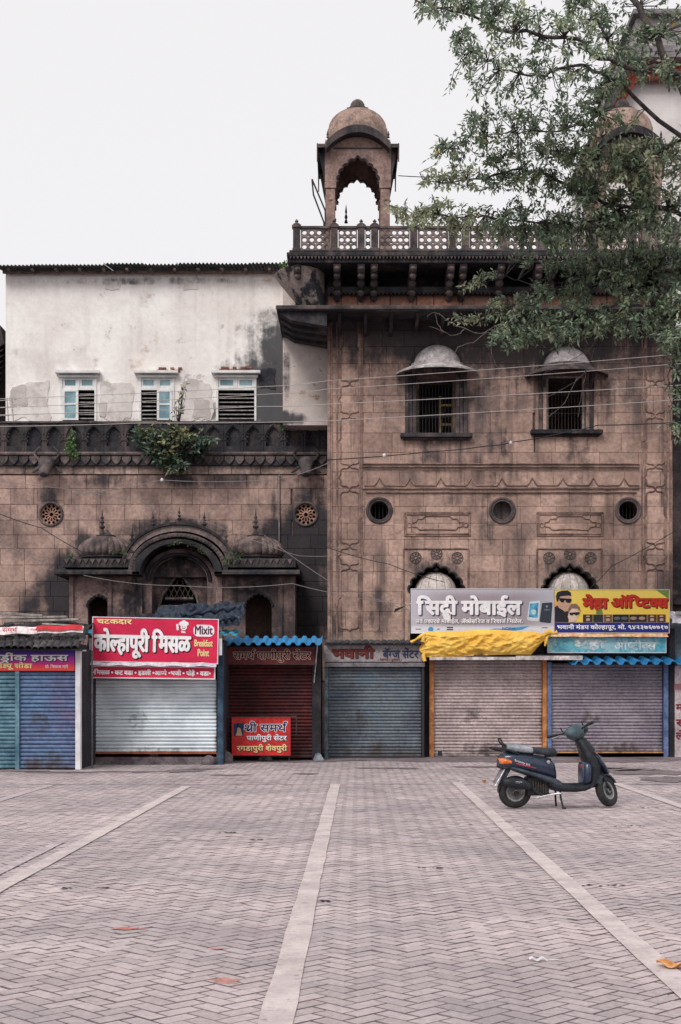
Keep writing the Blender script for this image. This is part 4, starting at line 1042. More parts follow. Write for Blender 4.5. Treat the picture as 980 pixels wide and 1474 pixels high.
# ------------------------------------------------------------------ neighbours
nb = empty('background_house', (PX(960, 44), 44, 0), label='white gabled house with orange red barge boards rising behind the tower on the right', cat='house')
def NX(p): return PX(p, 44)
def NZ(p): return PZ(p, 44)
m = MB(); m.prism([[(NX(868), 0), (NX(1120), 0), (NX(1120), NZ(110)), (NX(908), NZ(110)), (NX(868), NZ(182))]], 44, 50); m.build('wall', surf('house_white', rgb('e6e1e0'), rgb('cfc8c8'), scale=.6, bump=.1, spots=[(1.2, .58, .7, rgb('a7a0a0'), .4)], grain=.04), nb)
M_red = surf('orange_red_paint', rgb('c4513c'), rgb('97453a'), scale=4, spots=[(5, .55, .68, rgb('6c3a36'), .6)])
m = MB(); m.prism([[(NX(868), NZ(186)), (NX(875), NZ(190)), (NX(914), NZ(121)), (NX(1120), NZ(121)), (NX(1120), NZ(101)), (NX(905), NZ(101))]], 43.6, 43.75); m.build('barge_board', M_red, nb)
m = MB(); m.prism([[(NX(858), NZ(176)), (NX(868), NZ(186)), (NX(905), NZ(104)), (NX(905), NZ(90)), (NX(898), NZ(90))]], 43.2, 50); m.build('roof_slope', M_sheet, nb)
m = MB(); m.box(NX(895), NX(1120), 43.1, 50, NZ(101)+.01, NZ(93)); m.box(NX(908), NX(1120), 43.3, 50, NZ(88), NZ(80)); m.build('cornice', surf('grey_cornice', rgb('8f8a8c'), rgb('6d686c')), nb)
m = MB(); m.box(NX(912), NX(1120), 43.6, 50, NZ(92), NZ(35)); m.build('parapet', surf('house_grey', rgb('b4adad'), rgb('8e8688'), scale=1), nb)
m = MB(); m.box(NX(905), NX(1120), 43.3, 50, NZ(35)+.005, NZ(28)); m.build('top_cornice', surf('grey_cornice', rgb('8f8a8c'), rgb('6d686c')), nb)
# dark masonry beside the tower on the right edge
m = MB(); rw = empty('side_wall', (PX(990, 36.5), 36.5, 0), label='dark narrow masonry wall in the gap right of the tower', cat='wall')
m.box(PX(965, 36.5), PX(1150, 36.5), 36.5, 40, 0, PZ(470, 36.5)); m.build('wall', surf('damp_wall', rgb('6e605f'), rgb('3c3638'), scale=1, bump=.4, streak=(.6, (.03, .03, .035), 2), spots=[(2, .55, .7, rgb('8f7f7a'), .5)]), rw)
m = MB(); m.box(PX(968, 36.2), PX(1150, 36.2), 36.2, 36.5, PZ(612, 36.2), PZ(600, 36.2)); m.box(PX(968, 36.2), PX(1150, 36.2), 36.2, 36.5, PZ(870, 36.2), PZ(862, 36.2)); m.build('string_course', M_black, rw)
# tiled roof on the far left edge
nl = empty('neighbouring_roof', (PX(-30, 39), 39, 0), label='sliver of dark old tiled roof and wall at the left picture edge', cat='roof')
m = MB(); m.box(PX(-120, 39), PX(5, 39), 39.4, 43, 0, PZ(505, 39)); m.build('wall', M_midst, nl)
for k in range(9):
    m = MB(); z = PZ(500+9*k, 39); m.sheet(lambda u, v: (PX(-120, 39)+(PX(6, 39)-PX(-120, 39))*u, 38.7-.05*k+.4*v, z+.15*v+.03*sin(u*70)), 60, 1, .03); m.build('tile_row', surf('old_tile', rgb('5e4c46'), rgb('3a3436'), scale=4), nl)
m = MB(); m.prism([[(PX(-120, 39), PZ(455, 39)), (PX(0, 39), PZ(468, 39)), (PX(7, 39), PZ(500, 39)), (PX(-120, 39), PZ(505, 39))]], 39, 42); m.build('gable', M_midst, nl)
# ------------------------------------------------------------------ shops
def shutter(parent, x0, x1, z0, z1, Y, mat, pitch=.088, slat_label=None, dents=0):
    """a roller shutter: every slat its own piece, curled top and bottom edge"""
    s = empty('roller_shutter', ((x0+x1)/2, Y, z0), parent)
    n = max(3, round((z1-z0)/pitch)); p = (z1-z0)/n
    prof = [(.004, 0), (-.012, .03*p), (-.022, .22*p), (-.026, .45*p), (-.022, .64*p), (-.010, .78*p), (.006, .84*p), (.010, 1.0*p), (.018, 1.0*p), (.018, 0)]
    me = MB(); me.prism([[(a, b) for a, b in prof]], -(x1-x0)/2, (x1-x0)/2, 'x'); me = me.mesh('slat', mat, smooth=50)
    rr_ = random.Random(int((x0+20)*77))
    for k in range(n):
        inst('slat', me, ((x0+x1)/2, Y+rr_.uniform(-.004, .004), z0+k*p), s, rot=(rr_.gauss(0, .05), rr_.gauss(0, .0009), rr_.gauss(0, .0012)))
    return s
def box_part(nm, x0, x1, y0, y1, z0, z1, mat, parent, bevel=.006, **k):
    return MB().box(x0, x1, y0, y1, z0, z1).build(nm, mat, parent, bevel=bevel, **k)
rust = lambda c='6b3f2f', a=.6: [(6, .6, .7, rgb(c), a), (1.6, .58, .7, rgb(c), a*.5)]
M_sh_cyan = surf('cyan_shutter', rgb('6a8c9b'), rgb('4c6f80'), scale=2, rough=.55, bump=.05, spots=[(2, .55, .68, rgb('35566a'), .6)])
M_sh_blue = surf('blue_violet_shutter', rgb('5f7a9c'), rgb('5d6688'), scale=.9, rough=.55, bump=.05, spots=[(1.4, .55, .68, rgb('7a6486'), .5), (3, .6, .7, rgb('465f78'), .5)], objrand=.05, staincol=rgb('4a3f3c'), stainnoise=4, stains=[(-5.57, .05, 0.69, .38, .6), (-5.73, .9, .3, .35, .35), (-5.04, .3, .1, 1.6, .4)])
M_sh_silver = surf('galvanised_shutter', rgb('e2ebf0'), rgb('c3ced6'), scale=1.4, rough=.42, bump=.0, metal=.15, grain=.03, spots=[(1.2, .58, .7, rgb('a5b1ba'), .4)], objrand=.05, staincol=rgb('4a3f3c'), stainnoise=4, stains=[(-3.77, .05, 1.61, .38, .6), (-4.14, .9, .3, .35, .35), (-2.53, .3, .1, 1.6, .4)])
M_sh_red = surf('dark_red_shutter', rgb('562022'), rgb('36181c'), scale=1.6, rough=.6, bump=.06, spots=[(2.4, .56, .68, rgb('2b1a1e'), .7), (5, .62, .7, rgb('8c4038'), .4)], objrand=.05, staincol=rgb('4a3f3c'), stainnoise=4, stains=[(-1.53, .05, 1.20, .38, .6), (-1.81, .9, .3, .35, .35), (-0.61, .3, .1, 1.6, .4)])
M_sh_slate = surf('slate_blue_shutter', rgb('6f7880'), rgb('585f68'), scale=1.3, rough=.55, bump=.06, spots=[(1.6, .5, .62, rgb('4a6a82'), .35), (4, .6, .7, rgb('3c4248'), .6)], objrand=.05, staincol=rgb('4a3f3c'), stainnoise=4, stains=[(0.76, .05, 1.34, .38, .6), (0.46, .9, .3, .35, .35), (1.79, .3, .1, 1.6, .4)])
M_sh_pale = surf('pale_shutter', rgb('c6b6b5'), rgb('a99a9a'), scale=1.5, rough=.6, bump=.06, spots=[(1.4, .52, .66, rgb('94827e'), .5), (7, .66, .72, rgb('6d4a3c'), .6)], objrand=.05, staincol=rgb('4a3f3c'), stainnoise=4, stains=[(3.32, .05, 1.59, .38, .6), (2.95, .9, .3, .35, .35), (4.54, .3, .1, 1.6, .4)])
M_sh_mauve = surf('mauve_grey_shutter', rgb('9d939d'), rgb('857c88'), scale=1.3, rough=.6, bump=.06, spots=[(1.8, .52, .66, rgb('c0b4b6'), .35), (8, .67, .72, rgb('4a3a38'), .8)], objrand=.05, staincol=rgb('4a3f3c'), stainnoise=4, stains=[(6.00, .05, 1.62, .38, .6), (5.63, .9, .3, .35, .35), (7.25, .3, .1, 1.6, .4)])
M_orangep = surf('orange_post_paint', rgb('c98a54'), rgb('a8693e'), scale=5, rough=.6, spots=[(7, .6, .7, rgb('6a4638'), .7)])
M_ob = surf('rusty_orange_bar', rgb('b05a36'), rgb('8d4530'), scale=4, rough=.6, spots=[(6, .6, .7, rgb('50302a'), .7)])
M_tanb = surf('tan_bar', rgb('bf9062'), rgb('9c7350'), scale=4, rough=.7, spots=[(6, .56, .66, rgb('3f302c'), .8)])
M_blup = surf('blue_post_paint', rgb('6d7fa8'), rgb('4e6288'), scale=5, rough=.6, spots=[(8, .62, .7, rgb('b9b9c4'), .5)])
M_dkblue = surf('dark_blue_post', rgb('3d5870'), rgb('2b3d50'), scale=5, rough=.6)
M_white = surf('white_post_paint', rgb('e4e2e6'), rgb('c9c7cc'), scale=4, rough=.6, spots=[(9, .66, .73, rgb('8a8488'), .6)], grain=.05)
M_shopw = surf('shop_dark_wall', rgb('37353b'), rgb('262429'), scale=2, bump=.2)
M_plinth = surf('shop_plinth', rgb('7c7276'), rgb('4f484b'), scale=3, bump=.4, spots=[(4, .55, .66, rgb('332f32'), .7)])
M_aw = surf('bright_blue_awning', rgb('3f93c9'), rgb('2f80b4'), scale=2, rough=.5, bump=.04, spots=[(3, .6, .7, rgb('6fb4d8'), .5)], grain=.08)
M_aw2 = surf('turquoise_awning', rgb('4aa6bd'), rgb('368ba2'), scale=2, rough=.5, bump=.04, grain=.08)
def awning(nm, parent, x0, x1, ya, yb, za, zb, mat, pitch=.19, amp=.035, **k):
    m = MB(); n = int((x1-x0)/pitch*10)
    def fn(u, v):
        x = x0+(x1-x0)*u; w_ = sin(2*pi*x/pitch); w_ = max(-.75, min(.75, w_*1.3))
        return (x, ya+(yb-ya)*v, za+(zb-za)*v+amp*w_)
    m.sheet(fn, n, 3, .008); return m.build(nm, mat, parent, smooth=50, **k)

def shop(label, Y, px0, px1, pyt, pyb, mat, depth, wall0, wall1, walltop, name='shop', sill=None, pitch=.088):
    s = empty(name, (PX((px0+px1)/2, Y), Y, 0), label=label, cat='shop', group='small shuttered shops along the foot of the building')
    x = lambda p: PX(p, Y); z = lambda p: PZ(p, Y)
    zb = z(pyb)
    shutter(s, x(px0), x(px1), max(zb, .03), z(pyt), Y+.06, mat, pitch)
    box_part('rear_body', x(wall0)+.01, x(wall1)-.01, Y+.25, Y+depth, -.02, z(walltop), M_shopw, s)
    if zb > .06: box_part('plinth', x(wall0)+.01, x(wall1)-.01, Y-.02, Y+.22, -.02, zb-.01, M_plinth, s, bevel=.02)
    return s, x, z
# --- kiosk on the far left
Y1 = 26.4
k1 = empty('kiosk', (PX(40, Y1), Y1, 0), label='blue painted kiosk at far left with purple banner and dark tiled roof', cat='kiosk', group='small shuttered shops along the foot of the building')
x, z = (lambda p: PX(p, Y1)), (lambda p: PZ(p, Y1))
shutter(k1, x(-80), x(22), .02, z(966), Y1+.05, M_sh_cyan, .076)
shutter(k1, x(28), x(108), .02, z(966), Y1+.05, M_sh_blue, .076)
box_part('centre_post', x(22), x(28), Y1-.03, Y1+.1, 0, z(966), M_sh_cyan, k1)
box_part('corner_post', x(109), x(116.5), Y1-.06, Y1+.08, 0, z(934), M_white, k1)
box_part('side_wall', x(108.5), x(112), Y1+.1, Y1+5, 0, z(932), M_shopw, k1)
box_part('bracket_arm', x(116.5), x(124), Y1-.02, Y1+.02, z(937.5), z(935.5), M_white, k1)
box_part('thin_post', x(124), x(126.5), Y1+.5, Y1+.55, 0, z(935), surf('grey_pipe', rgb('7f8286'), rgb('5a5c60')), k1)
box_part('rear_body', x(-90), x(106), Y1+.3, Y1+6, 0, z(925), M_shopw, k1)
box_part('head_beam', x(-90), x(109), Y1-.02, Y1+.2, z(966)+.003, z(936), M_shopw, k1)
# tiled roof edge: three courses of half-round tiles
M_tile = surf('blackened_roof_tile', rgb('55504f'), rgb('34323a'), scale=6, bump=.3, objrand=.35, spots=[(5, .6, .7, rgb('8a7c78'), .5)])
tl = MB(); tl.sheet(lambda u, v: (.065*cos(pi*(1-u)), .30*v, .045*sin(pi*(1-u))+.02*v), 8, 1, .012); tme = tl.mesh('roof_tile', M_tile, smooth=60)
rt = random.Random(9)
for row in range(4):
    for k in range(24):
        xx = x(-85)+k*.125+(.06 if row % 2 else 0)
        if xx > x(121): continue
        inst('roof_tile', tme, (xx, Y1-.42+row*.22, z(934)+row*.09+rt.uniform(-.012, .012)), k1, rot=(radians(20), rt.gauss(0, .06), rt.gauss(0, .07)))
box_part('eave_board', x(-85), x(119), Y1-.36, Y1+.2, z(937), z(934.5), M_shopw, k1)
# litter piled on the kiosk roof, each item its own
def pile_item(nm, label, cat, pts, w, h, mat, rotx=0):
    m = MB(); m.prism([[(a, b) for a, b in pts]], -h/2, h/2, 'z'); return m
M_plank = surf('bleached_plank', rgb('b9b0aa'), rgb('857d7a'), scale=4, streak=(.5, (.1, .09, .09), 6))
ri = random.Random(12)
planks = [(-20, 116, 906, 904, .04, .05, 'long bleached board lying along the front of the kiosk roof pile'), (-10, 95, 891, 889, .05, .04, 'upper pale plank on the kiosk roof pile'), (10, 112, 896, 893, .03, .045, 'thin grey pole lying across the middle of the kiosk roof pile'),
          (-10, 60, 884, 888, .03, .05, 'short split plank at the top left of the kiosk roof pile'), (60, 118, 899, 902, .03, .03, 'dark batten at the right end of the kiosk roof pile')]
for (p0, p1, q0, q1, h, r_, lab) in planks:
    yy = Y1+.6+ri.uniform(0, .8)
    m = MB(); m.prism([[(PX(p0, yy), PZ(q0, yy)), (PX(p1, yy), PZ(q1, yy)), (PX(p1, yy), PZ(q1, yy)+r_), (PX(p0, yy), PZ(q0, yy)+r_)]], yy, yy+.14); m.build('plank', M_plank, label=lab, cat='plank', group='planks on the kiosk roof', bevel=.006)
def crumple(nm, p0, p1, q0, q1, yy, dep, mat, label, cat, seed=1, amp=.08, nu=60, nv=14, freq=7, drape=0, parent=None, **k):
    """thin sheet thrown over a heap: ridged noise gives sharp creases and slack hollows"""
    w_ = abs(PX(p1, yy)-PX(p0, yy))
    def fn(u, v):
        X_ = PX(p0+(p1-p0)*u, yy)
        a = Vector((X_*2.1+seed*7, v*2.4, seed*3.3)); b = Vector((X_*5.5+v*2, v*4.5-X_, seed*9.1))
        big = mnoise.noise(a); rid = 1-abs(mnoise.noise(b))*2.2; rid2 = 1-abs(mnoise.noise(b*2.3))*2.2
        d = big*1.5+rid*.55+rid2*.28; zt, zb_ = PZ(q0, yy), PZ(q1, yy)
        edge = .5*mnoise.noise(Vector((X_*3, seed, v)))
        return (X_+.05*mnoise.noise(b), yy+dep*(1-v)-amp*.6*d+.04*edge, zb_+(zt-zb_)*(1-v)+amp*d*.9*(.35+.65*sin(pi*min(1, .15+v)))+amp*edge*.6)
    m = MB(); m.sheet(fn, nu, nv, .005); return m.build(nm, mat, parent, smooth=60, label=label, cat=cat, **k)
M_tarp_d = surf('dark_blue_tarpaulin', rgb('2c3849'), rgb('1c2431'), scale=5, rough=.42, bump=.25, spots=[(5, .58, .68, rgb('69788c'), .5)])
M_tarp_b = surf('black_plastic', rgb('2b2d34'), rgb('1b1c22'), scale=5, rough=.4, bump=.3, spots=[(7, .6, .7, rgb('77767c'), .6)])
M_tarp_y = surf('yellow_tarpaulin', rgb('f3c962'), rgb('e6b24a'), scale=2, rough=.5, bump=.45, bscale=9, spots=[(4, .58, .7, rgb('f3d27c'), .6), (9, .66, .72, rgb('8f6a34'), .4)], grain=.05)
crumple('plastic_sheet', -20, 118, 893, 918, Y1+.1, 1.4, M_tarp_b, 'crumpled black plastic sheeting heaped on the kiosk roof', 'plastic sheet', 2, .09, 90, 16, 16)
b_ = empty('banner', (x(40), Y1, z(909)), label='folded white cloth banner with red print lying over the kiosk roof tiles', cat='banner')
m = MB(); m.sheet(lambda u, v: (x(-20)+(x(122)-x(-20))*u, Y1-.22+.12*(1-v)+.02*sin(u*40), z(914.5-3.5*u)+(z(903.5-2*u)-z(914.5-3.5*u))*(1-v)+.01*sin(u*23)), 60, 4, .006); m.build('cloth', surf('white_banner_cloth', rgb('e9dfe0'), rgb('d6c6c8'), scale=5), b_, smooth=60)
M_redp = flat('red_print', rgb('c8303c'))
m = MB(); m.sheet(lambda u, v: (x(55)+(x(121)-x(55))*u, Y1-.235+.07*(1-v)+.02*sin((.53+.46*u)*40), z(908.5-1.5*u)+.09*(1-v)+.01*sin((.53+.46*u)*23)), 30, 2, .002); m.build('red_stripe', M_redp, b_)
lettering(b_, 'समर्थ', 8, 30, 905.5, 910.5, M_redp, Y1, .02, .27); lettering(b_, 'संपर्क', 48, 58, 906, 909, M_redp, Y1, .02, .27)

# --- shop 2: silver shutter under the pink board
Y2 = 28.3
s2, x, z = shop('shop with a silver roller shutter and orange bottom bar below the big pink board', Y2, 136, 311, 978, 1083, M_sh_silver, 4, 122, 321, 920, pitch=.074)
box_part('bottom_bar', x(134), x(312), Y2-.02, Y2+.08, z(1090), z(1083)-.002, M_ob, s2)
box_part('frame_post', x(126), x(134), Y2-.05, Y2+.2, 0, z(925), M_shopw, s2); box_part('frame_post', x(313), x(321), Y2-.05, Y2+.2, 0, z(925), M_dkblue, s2)
box_part('thin_pipe', x(122.5), x(124.5), Y2-.1, Y2-.06, 0, z(930), surf('grey_pipe', rgb('7f8286')), s2)
m = MB(); m.torus((x(222), Y2-.03, z(1087)), .05, .01, 12, 5, sx=1.6, sz=.4); m.build('handle', M_iron, s2)
for (p, q) in ((128, 1101), (300, 1100)):
    m = MB(); m.loft([[(x(p)+a_*.6+rq*cos(t), Y2-.1+rq*.7*sin(t), hz) for t in [2*pi*i/9 for i in range(9)]] for a_, rq, hz in ((0, .11, -.01), (.0, .14, .06), (.03, .11, .15), (.02, .04, .19))]); m.build('stone_block', M_plinth, label='rough grey stone block beside the '+('left' if p < 200 else 'right')+' foot of the silver shutter', cat='stone')
pdl = MB(); pdl.box(x(299), x(303), Y2-.09, Y2-.03, z(1096), z(1090)); pdl.torus((x(301), Y2-.06, z(1089)), .03, .009, 12, 5); pdl.build('padlock', M_iron, s2)
# awning slivers either side of the pink board, dark tarp above
awning('awning_sheet', s2, x(118), x(344), Y2-.34, Y2+1.2, z(914), z(903), M_aw2, amp=.03)
crumple('tarpaulin', 216, 346, 866, 902, Y2+.2, 1.3, M_tarp_d, 'crumpled dark blue tarpaulin bunched on the shop roof above the pink board', 'tarpaulin', 5, .13, 120, 30, 13)
crumple('tarpaulin', 160, 236, 884, 903, Y2+.4, 1.2, M_tarp_b, 'black plastic heap on the shop roof behind the left half of the pink board', 'plastic sheet', 6, .1, 70, 24, 13)
for q, (p0, p1, a0, a1) in enumerate(((262, 346, 886, 874), (300, 344, 896, 888))):
    m = MB(); yy = Y2+.35; m.tube([(PX(p0+(p1-p0)*i/14, yy), yy-.1+.05*sin(i*1.7+q), PZ(a0+(a1-a0)*i/14, yy)+.03*sin(i*2.1)) for i in range(15)], [.03+.04*sin(i*.9+1)**2 for i in range(15)], 9)
    m.build('tarpaulin', M_tarp_d, smooth=70, label='rolled dark blue tarpaulin edge '+('upper' if q == 0 else 'lower')+' fold, right of the pink board top', cat='tarpaulin')

def signboard(label, Y, p0, p1, q0, q1, face, frame, name='signboard', th=.06, fw=.02, tilt=0.0, group='shop signboards'):
    s = empty(name, (PX((p0+p1)/2, Y), Y, PZ((q0+q1)/2, Y)), label=label, cat='signboard', group=group)
    X0, X1, Z0, Z1 = PX(p0, Y), PX(p1, Y), PZ(q1, Y), PZ(q0, Y)
    MB().box(X0, X1, Y, Y+th, Z0, Z1).build('panel', face, s)
    if frame:
        for nm, a in (('frame_rail', (X0-fw, X1+fw, Z1, Z1+fw)), ('frame_rail', (X0-fw, X1+fw, Z0-fw, Z0)), ('frame_stile', (X0-fw, X0, Z0, Z1)), ('frame_stile', (X1, X1+fw, Z0, Z1))):
            MB().box(a[0], a[1], Y-.012, Y+th+.005, a[2], a[3]).build(nm, frame, s)
    return s
W_ = flat('white_print', rgb('f0ecf0')); K_ = flat('black_print', rgb('15151d')); N_ = flat('navy_print', rgb('24305e')); YE = flat('cream_print', rgb('f2dfa0'))
def fancy(s, text, p0, p1, t, b, m, Y, off=.02, out=None, outoff=.06, sh=None, shv=(.012, -.012), slant=0):
    if sh: lettering(s, text, p0, p1, t, b, sh, Y, off+.015, .003, 'letter_shadow', shv, slant=slant)
    if out: lettering(s, text, p0, p1, t, b, out, Y, outoff, .005, 'letter_outline', slant=slant)
    lettering(s, text, p0, p1, t, b, m, Y, off, .008, 'lettering', slant=slant)
# kiosk banner
Ya = Y1-.05
M_grad = surf('banner_gradient_print', rgb('4a2f9c'), None, rough=.5, bump=.02, grain=.03, local=True, grad=[(2, .16, -.02, rgb('b52f9a')), (2, .0, -.13, rgb('d63a4a')), (2, -.08, -.2, rgb('d8483e'))])
s = signboard('purple to red printed banner on the blue kiosk at the left edge', Ya, -70, 107, 935.5, 965.5, M_grad, None, name='banner', th=.02)
fancy(s, 'कोल्ड्रींक हाऊस', -36, 98, 943, 951, W_, Ya, .035, K_, .07, N_)
fancy(s, 'सोड्यू सोडा', -10, 46, 955.5, 961.5, YE, Ya, .03)
fancy(s, 'प्रो. विकास माने', 65, 98, 958, 961.5, W_, Ya, .01)
# pink board
Yp = Y2-.45
M_pink = surf('magenta_print', rgb('dc2350'), rgb('c51f48'), scale=1.6, rough=.45, bump=.5, bscale=3.5, grain=.03, spots=[(3, .6, .75, rgb('b8405c'), .4)])
s = signboard('big pink board with large white Devanagari lettering and a Mixit badge', Yp, 133.5, 313, 890.5, 953, M_pink, M_white, th=.05, fw=.018)
fancy(s, 'चटकदार', 139, 189, 893, 899, YE, Yp, .035)
fancy(s, 'कोल्हापूरी मिसळ', 136, 274, 916, 938, W_, Yp, .035, None, 0, K_, (.018, -.015))
ov_ = MB()
def rrect(a, b, c, d, r_, n=5):
    P = []
    for (cx_, cz_, t0) in ((b-r_, d-r_, 0), (a+r_, d-r_, pi/2), (a+r_, c+r_, pi), (b-r_, c+r_, 3*pi/2)):
        P += [(cx_+r_*cos(t0+pi/2*i/n), cz_+r_*sin(t0+pi/2*i/n)) for i in range(n+1)]
    return P
ov_.prism([rrect(PX(278, Yp), PX(308, Yp), PZ(915, Yp), PZ(898, Yp), .1)], Yp-.003, Yp-.0005); ov_.build('badge', W_, s)
fancy(s, 'Mixit', 280.5, 305.5, 900.5, 911.5, flat('maroon_print', rgb('5e2142')), Yp, .02)
fancy(s, 'Breakfast', 280, 306, 920.5, 929, YE, Yp, .02); fancy(s, 'Point', 285, 301, 934, 943, YE, Yp, .02)
ch_ = MB()   # small cook emblem: hat, face, moustache dots, tray
cxp, czp = PX(264, Yp), PZ(901, Yp); u = Yp/F
for (a, b_, r_) in ((0, 5, 4), (-4, 4, 3), (4, 4, 3), (0, -1, 4.5)): ch_.prism([circ(cxp+a*u, czp+b_*u, r_*u, 14)], Yp-.004-.0004*r_, Yp-.002)
ch_.prism([[(cxp-11*u, czp+3*u), (cxp-8*u, czp+4*u), (cxp-7*u, czp-5*u), (cxp-10*u, czp-6*u)]], Yp-.0043, Yp-.0021); ch_.prism([[(cxp-4*u, czp-6*u), (cxp+2*u, czp-7*u), (cxp+3*u, czp-9.5*u), (cxp-3*u, czp-9*u)]], Yp-.0042, Yp-.0022)
ch_.build('cook_emblem', W_, s)
m = MB(); m.prism([circ(cxp-1.8*u, czp-.5*u, .7*u, 8)], Yp-.0085, Yp-.0066); m.prism([circ(cxp+1.8*u, czp-.5*u, .7*u, 8)], Yp-.0085, Yp-.0066); m.prism([rect(cxp-2*u, cxp+2*u, czp-3.2*u, czp-2.4*u)], Yp-.0085, Yp-.0066); m.build('emblem_features', flat('maroon_print', rgb('5e2142')), s)
s.rotation_euler = (0, radians(1.15), 0)
s = signboard('narrow pink menu strip hanging below the big pink board', Yp-.03, 127, 308, 960.5, 975.5, M_pink, M_white, th=.03, fw=.025)
fancy(s, '•मिसळ • कट वडा • इडली •आप्पे •भजी • पोहे • वडा•', 133, 303, 966, 971.5, W_, Yp-.03, .04)
s.rotation_euler = (0, radians(.65), 0)
m = MB(); m.sheet(lambda u, v: (PX(124, Yp)+(PX(312, Yp)-PX(124, Yp))*u, Yp-.06-.1*v, PZ(953, Yp)-.07*v-.03*u*.9+.012*sin(u*30)), 50, 3, .005); m.build('plastic_sheet', surf('white_plastic', rgb('d9d4dc'), rgb('b7b2bd'), scale=5, rough=.4), label='crinkled white plastic sheet between the big pink board and its menu strip', cat='plastic sheet', smooth=70)
for (p0, p1) in ((127, 133), (314.5, 319)): MB().box(PX(p0, Yp), PX(p1, Yp), Yp+.06, Yp+.08, PZ(943, Yp), PZ(919, Yp)).build('side_board', M_white, s2)

# --- shop 3: dark red
Y3 = 29.9
s3, x, z = shop('narrow shop with a dark red shutter and bright blue awning', Y3, 326, 449, 956, 1091, M_sh_red, 3, 322, 462, 922, pitch=.074)
box_part('frame_post', x(322), x(326), Y3-.05, Y3+.2, 0, z(924), M_shopw, s3); box_part('frame_post', x(449), x(462), Y3-.02, Y3+.2, 0, z(924), M_shopw, s3)
for (p, q, rr_) in ((455, 925, 0), (326.5, 925, 0)):
    m = MB(); m.tube([(x(458 if p > 400 else 327), Y3-.55, z(923)), (x(452 if p > 400 else 324), Y3-.05, z(983))], .012, 6); m.build('awning_stay', M_ironl, s3)
awning('awning_sheet', s3, PX(322, Y3-.6), PX(463, Y3-.6), Y3-.65, Y3+.5, PZ(926.5, Y3-.6), PZ(914, Y3-.6), M_aw, pitch=.21, amp=.04)
Ys3 = Y3-.3
s = signboard('dark red painted board under the blue awning', Ys3, 324, 453, 932, 956, surf('dull_red_paint', rgb('6b2a2a'), rgb('522226'), scale=3, rough=.6), M_ironr, fw=.015)
fancy(s, 'समर्थ पाणीपुरी सेंटर', 336, 447, 939, 949, K_, Ys3, .012, flat('dull_cream_print', rgb('d0a698')), .06)
# standing red board
Yr = Y3-.55
s = signboard('low red sign standing on the ground before the dark red shutter', Yr, 334.5, 417, 1033.5, 1086.5, surf('bright_red_paint', rgb('cf2f2b'), rgb('b42a2b'), scale=3, rough=.5), M_redp, name='standing_sign', fw=.014)
s['category'] = 'sign'
xx, zz_ = (lambda p: PX(p, Yr)), (lambda p: PZ(p, Yr))
for (a, b_, c_, d_) in ((323.5, 325, 1060, 1032), (425.5, 427, 1057, 1032)): MB().box(xx(a), xx(b_), Yr+.08, Yr+.1, zz_(c_), zz_(d_)).build('side_bar', M_ironr, s)
MB().box(xx(323.5), xx(427), Yr+.075, Yr+.095, zz_(1032), zz_(1030.5)).build('top_rail', M_ironr, s)
for p in (335, 416): MB().box(xx(p)-.012, xx(p)+.012, Yr+.062, Yr+.09, 0, zz_(1034)).build('leg', M_ironr, s)
fancy(s, 'श्री समर्थ', 352, 413.5, 1043, 1053, N_, Yr, .02, W_, .065)
fancy(s, 'पाणीपुरी सेंटर', 355, 412.5, 1059.5, 1065.5, W_, Yr, .025, None, 0, N_)
fancy(s, 'रगडापुरी शेवपुरी', 341, 413, 1074, 1080.5, YE, Yr, .025, None, 0, K_)
m = MB(); m.prism([rect(xx(336.5), xx(350.5), zz_(1060), zz_(1041))], Yr-.004, Yr-.001); m.build('picture', surf('blue_picture_print', rgb('2c4a6e'), rgb('1d2b44'), scale=14), s)
m = MB(); m.prism([[(xx(339), zz_(1059)), (xx(349), zz_(1059)), (xx(347), zz_(1053)), (xx(346), zz_(1049)), (xx(343.5), zz_(1046.5)), (xx(341.5), zz_(1049)), (xx(341), zz_(1053))]], Yr-.008, Yr-.005); m.build('picture_figure', flat('tan_print', rgb('c8a27e')), s)

# --- shop 4: slate-blue shutter
Y4 = 30.9
s4, x, z = shop('shop with a slate blue grey shutter between the red shop and the orange posts', Y4, 473, 606, 960, 1091, M_sh_slate, 2.9, 467, 612, 924, pitch=.074)
box_part('frame_post', x(467), x(472.5), Y4-.06, Y4+.2, 0, z(954), surf('worn_blue_grey_post', rgb('7b8d99'), rgb('59666f'), scale=5), s4); box_part('frame_post', x(606.5), x(610.5), Y4-.06, Y4+.2, 0, z(954), M_iron, s4)
box_part('shutter_hood', x(467), x(611), Y4-.12, Y4+.2, z(960), z(954), surf('hood_grey', rgb('7f7c80'), rgb('626066')), s4)
box_part('bottom_bar', x(473), x(606), Y4-.0, Y4+.05, .005, z(1088), M_iron, s4)
Ys4 = Y4-.1
M_gry = surf('grey_painted_board', rgb('9c9496'), rgb('847d80'), scale=2, rough=.7, spots=[(5, .6, .7, rgb('6a6264'), .5)])
s = signboard('grey painted board above the slate blue shutter', Ys4, 466, 607, 929, 952.5, M_gry, None)
fancy(s, 'भवानी', 478, 538, 935, 947, flat('brown_red_print', rgb('6e2f2c')), Ys4, .05, None, 0, K_, (.015, -.01))
fancy(s, 'बॅग्ज सेंटर', 551, 602, 937, 947, flat('dusty_navy_print', rgb('2b3350')), Ys4, .03)
fancy(s, '• रेडीमेड • पुणेकर •', 544, 578, 948.6, 950.8, flat('brown_red_print', rgb('6e2f2c')), Ys4, .03)
m = MB(); MBt = [(x(466)+.14*k) for k in range(17)]
rt4 = MB(); rt4.sheet(lambda u, v: (.07*cos(pi*(1-u)), .4*v, .04*sin(pi*(1-u))+.08*v), 8, 1, .01); rt4 = rt4.mesh('ridge_tile', M_tile, smooth=60)
